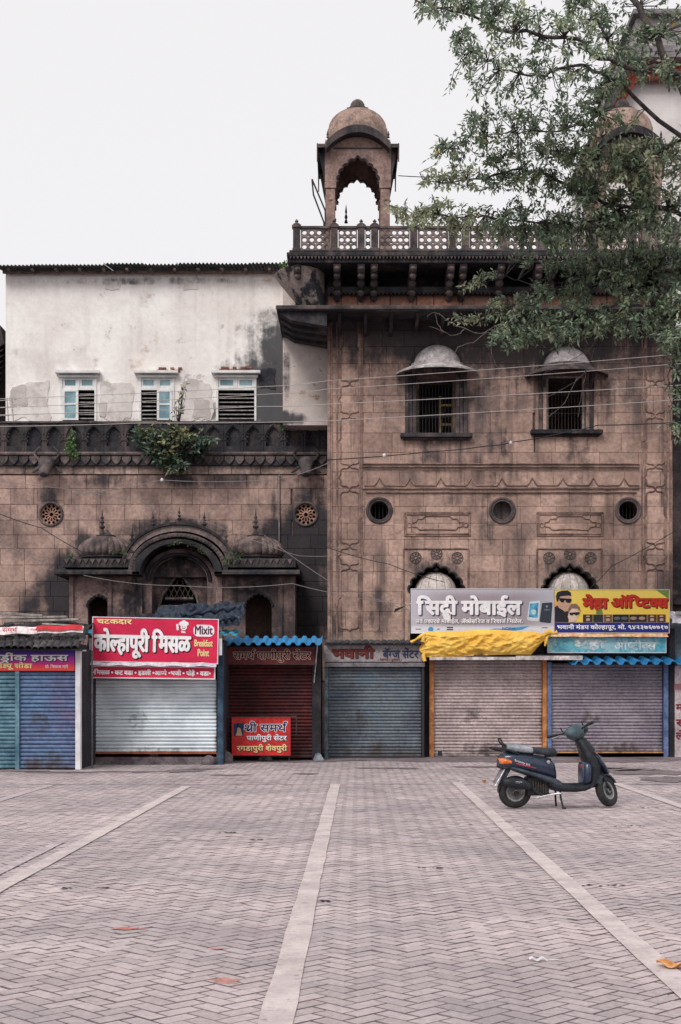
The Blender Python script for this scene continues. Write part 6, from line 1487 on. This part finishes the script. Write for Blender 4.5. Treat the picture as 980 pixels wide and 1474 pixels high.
shrub('weed', 'small weeds at the left end of the porch eave beside the left dome', (Qx(106), YPp-.3, Qz(806)), [(104, 798, 8, 5, 9), (184, 796, 5, 5, 5)], YPp-.4, .06, 17, (M_fresh, M_sh), 5, .003, 'weed', .4, .04)

# ------------------------------------------------------------------ cables
M_cw = flat('pale_cable', rgb('b8b0ae')); M_ck = flat('black_cable', (.03, .03, .035)); M_cg = flat('grey_cable', rgb('8a8284'))
def cable(pts, Y, r_, mat, label, sag=3, n=26, y2=None):
    P = []
    for i in range(len(pts)-1):
        (a, b), (c, d) = pts[i], pts[i+1]
        for k in range(n):
            t = k/n; P.append((a+(c-a)*t, b+(d-b)*t+sag*4*t*(1-t)))
    P.append(pts[-1]); m = MB(); N_2 = len(P)
    m.tube([(PX(a, Y+((y2-Y)*i/(N_2-1) if y2 else 0)), Y+((y2-Y)*i/(N_2-1) if y2 else 0), PZ(b, Y+((y2-Y)*i/(N_2-1) if y2 else 0))) for i, (a, b) in enumerate(P)], r_, 5)
    m.build('cable', mat, label=label, cat='cable', group='cables strung across the front')
cable([(-30, 575), (390, 556), (471, 548), (985, 509)], 32.2, .007, M_cw, 'topmost pale cable crossing the hooded windows', 1.5)
cable([(-30, 588), (390, 567), (471, 560), (985, 523)], 32.2, .007, M_cw, 'second pale cable from the top across the hooded windows', 1.5)
cable([(-30, 598), (380, 585), (471, 582), (985, 554)], 32.2, .0085, M_cw, 'third pale cable, crossing the middle of the window bars', 1)
cable([(-30, 614), (200, 609), (471, 606), (985, 575)], 32.2, .0085, M_cw, 'lowest pale cable, running just above the window sills', 1)
cable([(471, 662), (620, 650), (700, 642), (740, 636), (815, 622), (860, 612), (985, 607)], 32.6, .012, M_ck, 'black sagging cable below the hooded windows', 1.2)
cable([(0, 692), (120, 706), (180, 718), (300, 752), (385, 785), (430, 800), (480, 800)], 33, .007, M_cg, 'grey cable slanting down across the hall wall towards the right dome', 1)
cable([(0, 740), (60, 760), (110, 790), (130, 800)], 33, .01, M_ck, 'dark cable dropping from the left edge to the left porch dome', 1)
cable([(0, 778), (60, 808), (66, 815)], 33, .01, M_cg, 'short grey cable at far left edge below the rose window', 1)
cable([(100, 712), (232, 691), (400, 690), (475, 665)], 33.2, .008, M_cg, 'thin grey cable under the parapet string course', 3)
cable([(120, 828), (258, 843), (420, 840), (600, 872)], 32.8, .008, M_cg, 'thin cable sagging in front of the porch doorway', 4)
cable([(471, 788), (560, 812), (640, 838)], 33, .009, M_ck, 'dark cable slanting over the tower foot towards the grey board', 2)
cable([(380, 770), (471, 835), (560, 868), (600, 880)], 33, .008, M_cg, 'thin grey cable crossing the tower corner', 2)
cable([(978, 760), (880, 815), (845, 850)], 33, .009, M_ck, 'dark cable slanting from the right edge to the yellow board', 2)
cable([(573, 253), (760, 260)], 36, .012, M_ck, 'thin dark wire running right from the rooftop kiosk', 1)
for (a, b, lab) in ((516, 641, 'left'), (554, 655, 'right')):
    pass
for (px, py, Y, lab) in ((735, 637.5, 32.55, 'small white insulator on the black cable between the hooded windows'), (553, 655.5, 32.55, 'small white insulator on the black cable at the left of the tower'), (233, 691, 33.1, 'small white insulator under the parapet bush')):
    m = MB(); m.lathe([(.001, -.05), (.035, -.03), (.04, 0), (.03, .03), (.001, .05)], (PX(px, Y), Y, PZ(py, Y)), 10); m.build('insulator', M_white, label=lab, cat='insulator', smooth=50)
# television aerial rods at the left
m = MB(); ya_ = 33
for q in (0, 7): m.tube([(PX(10+q, ya_), ya_, PZ(573, ya_)), (PX(12+q, ya_), ya_, PZ(606, ya_))], .012, 5)
for q in (575, 585, 597): m.tube([(PX(-4, ya_), ya_, PZ(q+2, ya_)), (PX(24, ya_), ya_, PZ(q, ya_))], .01, 5)
m.build('aerial', M_ironl, label='thin pale metal aerial rods before the white wall at the left edge', cat='aerial')

# ------------------------------------------------------------------ litter on the paving
def ground_bit(nm, px, py, label, cat, fn):
    Y = GY(py); m = MB(); mat = fn(m, PX(px, Y), Y); m.build(nm, mat, label=label, cat=cat, smooth=60)
def dryleaf(L_, W_, rot, mat, cup=.03):
    def f(m, x, y):
        def g(u, v):
            a = (u-.5)*L_; w = W_*(v-.5)*max(.05, sin(pi*min(1, u*1.02))**.8); X_ = a*cos(rot)-w*sin(rot); Y_ = a*sin(rot)+w*cos(rot)
            return (x+X_, y+Y_, .012+cup*(2*(v-.5))**2+cup*.8*(2*(u-.5))**2+.01*sin(u*9))
        m.sheet(g, 12, 6, .0015); return mat
    return f
ground_bit('dry_leaf', 968, 1394, 'large curled orange brown dry leaf at the lower right edge', 'leaf', dryleaf(.17, .13, -.5, surf('dry_leaf', rgb('e2a868'), rgb('b97a48'), scale=14, rough=.6), .014))
ground_bit('dry_leaf', 835, 1097.5, 'small yellow dry leaf before the mauve shutter', 'leaf', dryleaf(.1, .05, .4, M_lfy, .02))
ground_bit('dry_leaf', 697, 1127, 'small yellow leaf on the ground left of the scooter', 'leaf', dryleaf(.1, .06, 1.1, M_lfy, .02))
def wrapper(m, x, y):
    m.sheet(lambda u, v: (x-.05+.1*u, y-.012+.03*v, .012+.008*sin(u*11)+.006*v), 10, 3, .002); m.tube([(x+.05, y, .01), (x+.11, y+.005, .008)], .003, 5); return M_white
ground_bit('straw_wrapper', 775, 1384, 'small white and blue straw wrapper lying on the pavers at lower right', 'wrapper', wrapper)
def scrap(w_, d_, mat, seed):
    def f(m, x, y):
        r_ = random.Random(seed)
        for k in range(12):
            a, b = x+r_.uniform(-w_, w_), y+r_.uniform(-d_, d_); s_ = r_.uniform(.004, .013)
            m.loft([[(a+s_*q*1.6*cos(t)*r_.uniform(.7, 1.2), b+s_*q*sin(t), h_*s_*.5+.004) for t in [2*pi*i/6 for i in range(6)]] for q, h_ in ((1, 0), (.9, .6), (.2, 1.1))])
        return mat
    return f
M_muck = surf('dark_muck', rgb('3f3a3e'), rgb('292528'), scale=9, bump=.5)
M_leafm = surf('brown_debris', rgb('6f5a4e'), rgb('4a3d38'), scale=9, bump=.5)
for i, (px, py, w_, d_, mt, lab) in enumerate(((325, 1199, .12, .03, M_muck, 'dark flattened muck patch left of the middle painted line'), (372, 1209, .08, .03, M_leafm, 'brown debris just right of the dark muck patch'), (466, 1298, .04, .02, M_muck, 'dark debris touching the right side of the middle painted line'), (100, 1279, .05, .03, M_muck, 'dark specks at left between the faded line and muck'), (145, 1279, .06, .02, M_leafm, 'scattered grey crumbs at the left'), (725, 1184, .08, .04, M_muck, 'dark scrap beside the right painted line below the scooter'), (265, 1109, .3, .1, M_muck, 'black damp litter before the silver shutter'),
        (930, 1163, .15, .08, M_leafm, 'brown leaf litter right of the scooter'), (905, 1190, .2, .1, M_leafm, 'fallen twigs and crumbs right below the scooter front wheel'), (620, 1250, .1, .02, M_muck, 'few dark crumbs in the middle of the paving'), (870, 1275, .2, .04, M_muck, 'dark crumbs right of the right painted line'))):
    Y = GY(py); m = MB(); scrap(w_, d_, mt, i)(m, PX(px, Y), Y); m.build('debris', mt, label=lab, cat='debris', kind='stuff')
M_redst = surf('red_stain', rgb('b5705f'), rgb('b08a86'), scale=12)
for (px, py, w_, d_) in ((325, 1413, .1, .1), (185, 1337, .12, .06), (315, 1366, .08, .03), (350, 1300, .03, .02)):
    Y = GY(py); rr_ = random.Random(px); P = [(PX(px, Y)+w_*cos(2*pi*k/14)*rr_.uniform(.3, 1.1), Y+d_*sin(2*pi*k/14)*rr_.uniform(.3, 1.1)) for k in range(14)]
    m = MB(); m.prism([P], .0018, .0035, 'z'); m.build('betel_stain', M_redst, kind='structure')
# ------------------------------------------------------------------ scooter
sc = empty('scooter', (0, 0, 0), label='dark blue motor scooter with orange tail lamp parked on its stand before the mauve shutter', cat='scooter')
M_nb = surf('navy_scooter_paint', rgb('21304a'), rgb('1b283c'), scale=6, rough=.3, bump=0, spec=.5, coat=.4, grain=.05, spots=[(9, .62, .72, rgb('4a5a70'), .4)])
M_dp = surf('black_scooter_plastic', rgb('262a31'), rgb('1c1f25'), scale=6, rough=.5, bump=.04, spots=[(8, .6, .72, rgb('4a4c50'), .4)])
M_gp2 = surf('dusty_grey_plastic', rgb('49525c'), rgb('353d46'), scale=6, rough=.5, bump=.03)
M_cowl = surf('faded_teal_cowl', rgb('52636b'), rgb('3a4a53'), scale=5, rough=.45, bump=.02, spots=[(7, .58, .7, rgb('7d8a8c'), .4)])
M_tyre = surf('rubber_tyre', (.03, .03, .032), (.02, .02, .022), scale=20, rough=.8, bump=.1)
M_rim = surf('dull_alloy', rgb('a8a4a4'), rgb('7f7c7e'), scale=10, rough=.4, metal=.6, bump=.03)
M_seat = surf('black_seat_vinyl', rgb('34383f'), rgb('24272d'), scale=5, rough=.5, bump=.06)
M_cover = surf('grey_seat_cover', rgb('9499a0'), rgb('71767e'), scale=7, rough=.5, bump=.15, spots=[(6, .58, .7, rgb('b9bec2'), .5)])
M_amber = surf('amber_lens', rgb('e07a30'), rgb('c9602a'), scale=8, rough=.2, bump=0, spec=.6)
M_sil = surf('silver_steel', rgb('c4c4c8'), rgb('97979c'), scale=8, rough=.3, metal=.7, bump=.02)
def SX(zx): return (zx-232)/503
def SZ(zz): return (640-zz)/503
def sloft(secs, nm, mat, n=16, ex=2.6, parent=None, off=(0, 0), **k):
    """sections (x, zlow, zhigh, half width[, y]) along x -> superellipse body"""
    m = MB(); rings = []
    for s_ in secs:
        x_, z0, z1, w = s_[:4]; yc = s_[4] if len(s_) > 4 else 0; ring = []
        for q in range(n):
            t = 2*pi*q/n; c, s2 = cos(t), sin(t)
            ring.append((SX(x_), yc+w*abs(c)**(2/ex)*(1 if c > 0 else -1), (SZ(z0)+SZ(z1))/2+abs(SZ(z0)-SZ(z1))/2*abs(s2)**(2/ex)*(1 if s2 > 0 else -1)))
        rings.append(ring)
    m.loft(rings); return m.build(nm, mat, parent or sc, smooth=60, local=True, **k)
def wheel(zx, r_, w_, parent, steer=0, hub='drum'):
    wh = empty('wheel', (SX(zx), 0, r_), parent); wh.rotation_euler = (0, 0, steer)
    m = MB(); ri_ = r_-.095
    prof = [(ri_, -w_*.32), (ri_+.02, -w_*.5), (r_-.03, -w_*.52), (r_-.008, -w_*.36), (r_, -w_*.12), (r_, w_*.12), (r_-.008, w_*.36), (r_-.03, w_*.52), (ri_+.02, w_*.5), (ri_, w_*.32)]
    m.lathe(prof+[prof[0]], (0, 0, 0), 40, axis='y'); m.build('tyre', M_tyre, wh, smooth=45, local=True)
    m = MB(); prof = [(ri_-.012, -w_*.36), (ri_+.012, -w_*.4), (ri_+.008, -w_*.25), (ri_-.02, -w_*.2), (ri_-.02, w_*.2), (ri_+.008, w_*.25), (ri_+.012, w_*.4), (ri_-.012, w_*.36), (ri_-.03, 0)]
    m.lathe(prof+[prof[0]], (0, 0, 0), 36, axis='y')
    for q in range(3):
        a = 2*pi*q/3+.5
        for e in (-.2, .2):
            m.prism([[(.03*cos(a+e*3), .03*sin(a+e*3)), (.03*cos(a+e*3+.8), .03*sin(a+e*3+.8)), ((ri_-.01)*cos(a+e+.14), (ri_-.01)*sin(a+e+.14)), ((ri_-.01)*cos(a+e-.04), (ri_-.01)*sin(a+e-.04))]], -.018, .018)
    m.lathe([(.001, -.05), (.03, -.05), (.045, -.035), (.05, 0), (.045, .04), (.001, .05)], (0, 0, 0), 20, axis='y'); m.build('rim', M_rim, wh, smooth=40, local=True)
    m = MB(); m.lathe([(.001, -.062), (.014, -.062), (.016, -.05), (.001, -.05)], (0, 0, 0), 8, axis='y'); m.build('axle_nut', M_iron, wh, local=True)
    return wh
RW = .205
wheel(232, RW, .09, sc)
# tail and side body
sloft([(122, 345, 372, .04), (132, 308, 385, .085), (160, 286, 392, .115), (210, 280, 400, .14), (280, 288, 412, .155), (350, 300, 425, .16), (410, 312, 440, .155), (450, 325, 452, .135), (475, 350, 460, .10), (486, 400, 468, .07)], 'rear_body', M_nb, 20, 2.8)
sloft([(190, 372, 392, .165), (240, 380, 412, .172), (320, 402, 440, .175), (400, 425, 468, .175), (450, 440, 490, .172), (500, 462, 512, .168), (520, 480, 525, .15)], 'side_rail', M_gp2, 14, 3)
sloft([(430, 448, 500, .14), (470, 466, 530, .16), (520, 480, 538, .17), (600, 492, 540, .17), (660, 494, 534, .165), (700, 480, 520, .13), (712, 470, 505, .08)], 'floorboard', M_dp, 14, 4)
# seat
sloft([(158, 236, 262, .06), (172, 232, 282, .1), (210, 232, 292, .125), (260, 240, 300, .135), (320, 250, 308, .14), (380, 256, 314, .145), (440, 258, 318, .14), (478, 264, 316, .12), (490, 280, 308, .08)], 'seat', M_seat, 18, 2.8)
o_ = sloft([(168, 230, 276, .115), (210, 229, 288, .135), (260, 236, 296, .143), (318, 246, 300, .148), (326, 250, 298, .146)], 'seat_cover', M_cover, 18, 2.8)
sloft([(330, 286, 308, .146), (365, 290, 316, .15), (398, 298, 318, .146)], 'seat_patch', M_sil, 12, 2.6)
# grab rail
for s_ in (-1, 1):
    m = MB(); m.tube([(SX(240), s_*.13, SZ(296)), (SX(180), s_*.13, SZ(272)), (SX(150), s_*.12, SZ(262)), (SX(85), s_*.09, SZ(257)), (SX(80), s_*.06, SZ(262)), (SX(140), s_*.03, SZ(276))], .011, 8); m.build('grab_rail', M_dp, sc, local=True, smooth=60)
m = MB(); m.tube([(SX(168), -.06, SZ(250)), (SX(142), -.06, SZ(222)), (SX(134), -.05, SZ(200)), (SX(134), .05, SZ(200)), (SX(142), .06, SZ(222)), (SX(168), .06, SZ(250))], .010, 8); m.build('backrest_rail', M_dp, sc, local=True, smooth=60)
sloft([(126, 322, 360, .07), (136, 317, 364, .115), (165, 318, 365, .140), (192, 334, 360, .152)], 'tail_lamp', M_amber, 14, 3)
sloft([(120, 364, 384, .03), (150, 368, 392, .1), (196, 378, 396, .13)], 'tail_trim', M_dp, 10, 3)
# number plate on its stay and mudflap
m = MB(); m.prism([[(SX(158), SZ(378)), (SX(164), SZ(380)), (SX(114), SZ(486)), (SX(104), SZ(480))]], -.09, .09); m.build('number_plate', M_sil, sc, local=True)
m = MB(); m.prism([[(SX(160), SZ(385)), (SX(200), SZ(392)), (SX(160), SZ(470)), (SX(126), SZ(484)), (SX(120), SZ(478))]], -.05, .05); m.build('rear_mudguard', M_gp2, sc, local=True)
m = MB(); m.tube([(SX(150), -.095, SZ(400)), (SX(110), -.1, SZ(466)), (SX(100), -.1, SZ(486)), (SX(92), -.1, SZ(492))], .008, 6); m.build('plate_stay', M_sil, sc, local=True)
# letters and stripes on the body side
def side_text(txt, x0, x1, z0, h, mat, y, ang_=0.12, nm='body_lettering'):
    V, Fc, w = shape(txt, 0); k = (SX(x1)-SX(x0))/w; m = MB()
    m.add([(SX(x0)+a*k-b*.0, y-.0004*0, SZ(z0)+b*h/.69-(a*k)*ang_*2) for a, b in V], Fc); m.build(nm, mat, sc, local=True, recalc=False)
side_text('Scooty', 206, 272, 338, .028, W_, -.165, .16); side_text('ES', 276, 304, 362, .02, W_, -.168, .1)
m = MB(); m.prism([[(SX(215), SZ(348)), (SX(345), SZ(382)), (SX(340), SZ(386)), (SX(220), SZ(358))]], -.171, -.14); m.build('red_stripe', flat('dull_red_stripe', rgb('a8404a')), sc, local=True)
# engine, transmission and silencer
m = MB(); m.box(SX(300), SX(440), -.08, .09, SZ(560), SZ(440)); m.build('engine_block', M_iron, sc, local=True, bevel=.02)
m = MB()
for q in range(6): m.box(SX(330+q*16), SX(338+q*16), -.1, .1, SZ(545), SZ(470))
m.build('cooling_fins', surf('dirty_metal', rgb('54504e'), rgb('35322f'), scale=9, metal=.3), sc, local=True, kind='stuff')
sloft([(140, 452, 484, .03, -.14), (150, 446, 496, .045, -.14), (200, 440, 508, .055, -.145), (260, 448, 516, .055, -.145), (300, 470, 520, .05, -.14), (322, 488, 516, .035, -.13)], 'silencer', M_dp, 16, 2.4)
m = MB(); m.tube([(SX(318), -.13, SZ(504)), (SX(350), -.12, SZ(535)), (SX(400), -.09, SZ(560)), (SX(450), -.05, SZ(555))], .018, 8); m.build('exhaust_pipe', M_iron, sc, local=True, smooth=60)
side_text('DI', 206, 236, 474, .018, flat('grey_silver_print', rgb('9aa0a6')), -.2015, 0.08)
m = MB(); m.prism([circ(SX(232), SZ(545), .03, 14)], -.09, .09); m.box(SX(232), SX(330), .05, .1, SZ(570), SZ(520)); m.build('swing_arm', M_iron, sc, local=True)
sloft([(126, 500, 540, .045), (135, 480, 520, .05), (160, 462, 486, .05), (200, 450, 470, .05)], 'rear_fender', M_dp, 10, 3)
m = MB(); m.tube([(SX(335), -.1, SZ(575)), (SX(400), -.12, SZ(562)), (SX(470), -.13, SZ(548)), (SX(500), -.16, SZ(545))], .012, 6); m.tube([(SX(330), -.12, SZ(572)), (SX(360), -.17, SZ(572))], .014, 6); m.build('kick_lever', M_sil, sc, local=True, smooth=60)
m = MB(); m.tube([(SX(505), -.09, SZ(535)), (SX(508), -.11, SZ(580)), (SX(518), -.14, SZ(636))], .013, 8); m.tube([(SX(510), -.14, .008), (SX(534), -.16, .008)], .012, 6)
m.tube([(SX(505), .09, SZ(535)), (SX(508), .11, SZ(580)), (SX(518), .14, SZ(636))], .013, 8); m.build('centre_stand', M_iron, sc, local=True, smooth=60)
# leg shield: curved panel swept from the floor up to the cowl
secs = []
path = [(700, 512, .15), (716, 480, .165), (722, 430, .18), (722, 380, .185), (706, 330, .165), (684, 280, .135), (660, 235, .10), (640, 205, .07)]
th_ = [26, 22, 24, 34, 44, 42, 34, 26]
for (zx, zz, w), t_ in zip(path, th_):
    ring = []
    for q in range(18):
        a = 2*pi*q/18; c, s2 = cos(a), sin(a)
        bow = .05*(1-abs(c)**2)
        ring.append((SX(zx)+s2*t_/503+(.0 if s2 < 0 else bow*.6), w*abs(c)**(2/3)*(1 if c > 0 else -1), SZ(zz)+.012*s2))
    secs.append(ring)
m = MB(); m.loft(secs); m.build('leg_shield', M_dp, sc, local=True, smooth=60)
sloft([(655, 352, 505, .12), (665, 345, 500, .15), (690, 345, 490, .16), (712, 352, 470, .13)], 'inner_panel', M_nb, 12, 4)
sloft([(654, 366, 388, .05), (660, 364, 390, .06), (686, 368, 388, .09)], 'red_badge', flat('dull_red_stripe', rgb('a8404a')), 8, 4, off=(0, 0))
secs = []
for (zx, zz, w, t_) in ((668, 215, .06, 10), (700, 262, .10, 16), (735, 312, .14, 20), (765, 352, .165, 20), (800, 395, .12, 14), (826, 425, .05, 8)):
    secs.append([(SX(zx)+t_/503*sin(2*pi*q/16), w*cos(2*pi*q/16), SZ(zz)+t_/503*.8*sin(2*pi*q/16)) for q in range(16)])
m = MB(); m.loft(secs); m.build('front_apron', M_nb, sc, local=True, smooth=60)
for s_ in (-1, 1):
    m = MB(); m.loft([[(SX(zx)+t_/503*sin(2*pi*q/12), s_*(w+.018*cos(2*pi*q/12)), SZ(zz)-t_/503*.7*sin(2*pi*q/12)+.002) for q in range(12)] for zx, zz, w, t_ in ((706, 284, .118, 3), (722, 293, .132, 11), (745, 306, .146, 10), (768, 320, .155, 3))]); m.build('indicator_lamp', M_amber, sc, local=True, smooth=60)
# steered front assembly
RK = radians(26); STEER = Matrix.Rotation(-RK, 4, 'Y') @ Matrix.Rotation(radians(42), 4, 'Z') @ Matrix.Rotation(RK, 4, 'Y')
fk = empty('front_fork', (SX(700), 0, SZ(300)), sc); fk.rotation_euler = STEER.to_euler()
FXo = SX(700); FZo = SZ(300)
def frel(zx): return SX(zx)-FXo
for s_ in (-1, 1):
    m = MB(); m.tube([(frel(745), s_*.055, SZ(380)-FZo), (frel(795), s_*.06, SZ(500)-FZo), (frel(822), s_*.06, RW-FZo)], .016, 8); m.build('fork_leg', M_dp, fk, local=True, smooth=60)
fw = wheel(232, RW, .085, sc); fw.parent = fk; fw.location = (frel(820), 0, RW-FZo)
m = MB()
cx_ = frel(820); m.lathe([(.001, -.045), (.06, -.045), (.07, -.03), (.07, .03), (.001, .045)], (cx_, 0, RW-FZo), 18, axis='y'); m.build('drum_brake', M_dp, fk, local=True)
# fender: arc strip over the wheel
ring = []
for k in range(15):
    a = radians(30+k*8.6); rr0 = .232
    sec = []
    for q in range(10):
        b_ = pi*q/9; sec.append((cx_+(rr0-.03*(1-sin(b_)))*cos(a), -.062*cos(b_), RW-FZo+(rr0-.03*(1-sin(b_)))*sin(a)))
    for q in range(9, -1, -1):
        b_ = pi*q/9; sec.append((cx_+(rr0-.012-.03*(1-sin(b_)))*cos(a), -.055*cos(b_), RW-FZo+(rr0-.012-.03*(1-sin(b_)))*sin(a)))
    ring.append(sec)
m = MB(); m.loft(ring); m.build('front_fender', M_gp2, fk, local=True, smooth=60)
m = MB(); m.prism([[(frel(700), SZ(495)-FZo), (frel(740), SZ(510)-FZo), (frel(772), SZ(468)-FZo), (frel(822), SZ(428)-FZo), (frel(768), SZ(362)-FZo), (frel(735), SZ(420)-FZo)]], -.05, .05); m.build('fender_flank', M_gp2, fk, local=True, bevel=.02)
# handlebar cowl
hb = empty('handlebar', (SX(640), 0, SZ(210)), sc); hb.rotation_euler = STEER.to_euler(); HO = SX(640); HZ = SZ(210)
m = MB(); rings = []
for (zx, z0, z1, w) in ((543, 160, 182, .05), (560, 136, 196, .10), (590, 118, 212, .13), (625, 108, 215, .14), (660, 104, 205, .13), (690, 110, 186, .10), (706, 122, 166, .06)):
    rings.append([(SX(zx)-HO, w*.8*abs(cos(t))**.8*(1 if cos(t) > 0 else -1), (SZ(z0)+SZ(z1))/2-HZ+abs(SZ(z0)-SZ(z1))/2*sin(t)) for t in [2*pi*q/16 for q in range(16)]])
m.loft(rings); m.build('cowl', M_cowl, hb, local=True, smooth=60)
m = MB(); m.loft([[(SX(zx)-HO, w*cos(t), SZ(zz)-HZ+h_/503*sin(t)) for t in [2*pi*q/14 for q in range(14)]] for zx, zz, w, h_ in ((640, 165, .128, 30), (668, 150, .134, 30), (700, 140, .09, 24), (712, 138, .05, 12))]); m.build('headlamp_surround', M_dp, hb, local=True, smooth=60)
for s_, nm in ((-1, 0), (1, 1)):
    m = MB(); m.tube([(SX(620)-HO, s_*.1, SZ(150)-HZ), (SX(600)-HO, s_*.2, SZ(148)-HZ), (SX(585)-HO, s_*.235, SZ(148)-HZ)], .012, 8); m.build('bar', M_dp, hb, local=True)
    m = MB(); m.tube([(SX(590)-HO, s_*.22, SZ(148)-HZ), (SX(562)-HO, s_*.34, SZ(150)-HZ)], .019, 10); m.build('grip', M_dp, hb, local=True)
    m = MB(); m.tube([(SX(618)-HO, s_*.16, SZ(150)-HZ), (SX(628)-HO, s_*.24, SZ(152)-HZ), (SX(612)-HO, s_*.34, SZ(156)-HZ)], .007, 6); m.build('brake_lever', M_sil, hb, local=True, smooth=60)
    m = MB(); m.tube([(SX(600)-HO, s_*.15, SZ(140)-HZ), (SX(588)-HO, s_*.16, SZ(112)-HZ)], .008, 6); m.build('mirror_stub', M_dp, hb, local=True)
# small fittings: cables, floor ribs, body seams, headlamp, horn cover
for q, (a, b) in enumerate(((.05, -.04), (-.02, .03))):
    m = MB(); m.tube([(SX(640), a, SZ(190)), (SX(668)+.03*q, a*1.6, SZ(225)), (SX(690), b, SZ(290))], .005, 6); m.build('brake_cable', M_iron, sc, local=True, smooth=60)
for q in range(5):
    m = MB(); m.box(SX(500), SX(655), -.12+q*.055, -.105+q*.055, SZ(492), SZ(488)); m.build('floor_rib', M_dp, sc, local=True)
for pts in (((350, 306), (400, 330), (440, 370), (452, 430)), ((150, 302), (240, 304), (350, 312), (430, 326))):
    m = MB(); m.tube([(SX(a), -.164+.0*i, SZ(b)) for i, (a, b) in enumerate(pts)], .0035, 5); m.build('body_seam', M_iron, sc, local=True)
m = MB(); m.lathe([(.001, -.012), (.022, -.01), (.024, 0), (.001, .004)], (SX(420), -.158, SZ(345)), 14, axis='y'); m.build('seat_lock', M_sil, sc, local=True, smooth=50)
m = MB(); m.prism([rect(SX(150)-.0, SX(150)+.001, 0, .001)], 0, .001) if False else m.tube([(SX(196), -.15, SZ(470)), (SX(212), -.205, SZ(466)), (SX(248), -.204, SZ(470))], .006, 5); m.build('silencer_guard', M_sil, sc, local=True)
Yr_ = F*EYE/(1164-HY)
sc.location = (PX(741, Yr_), Yr_, .006); sc.rotation_euler = (0, 0, radians(9)); sc.scale = (1.03, 1.03, 1.0)
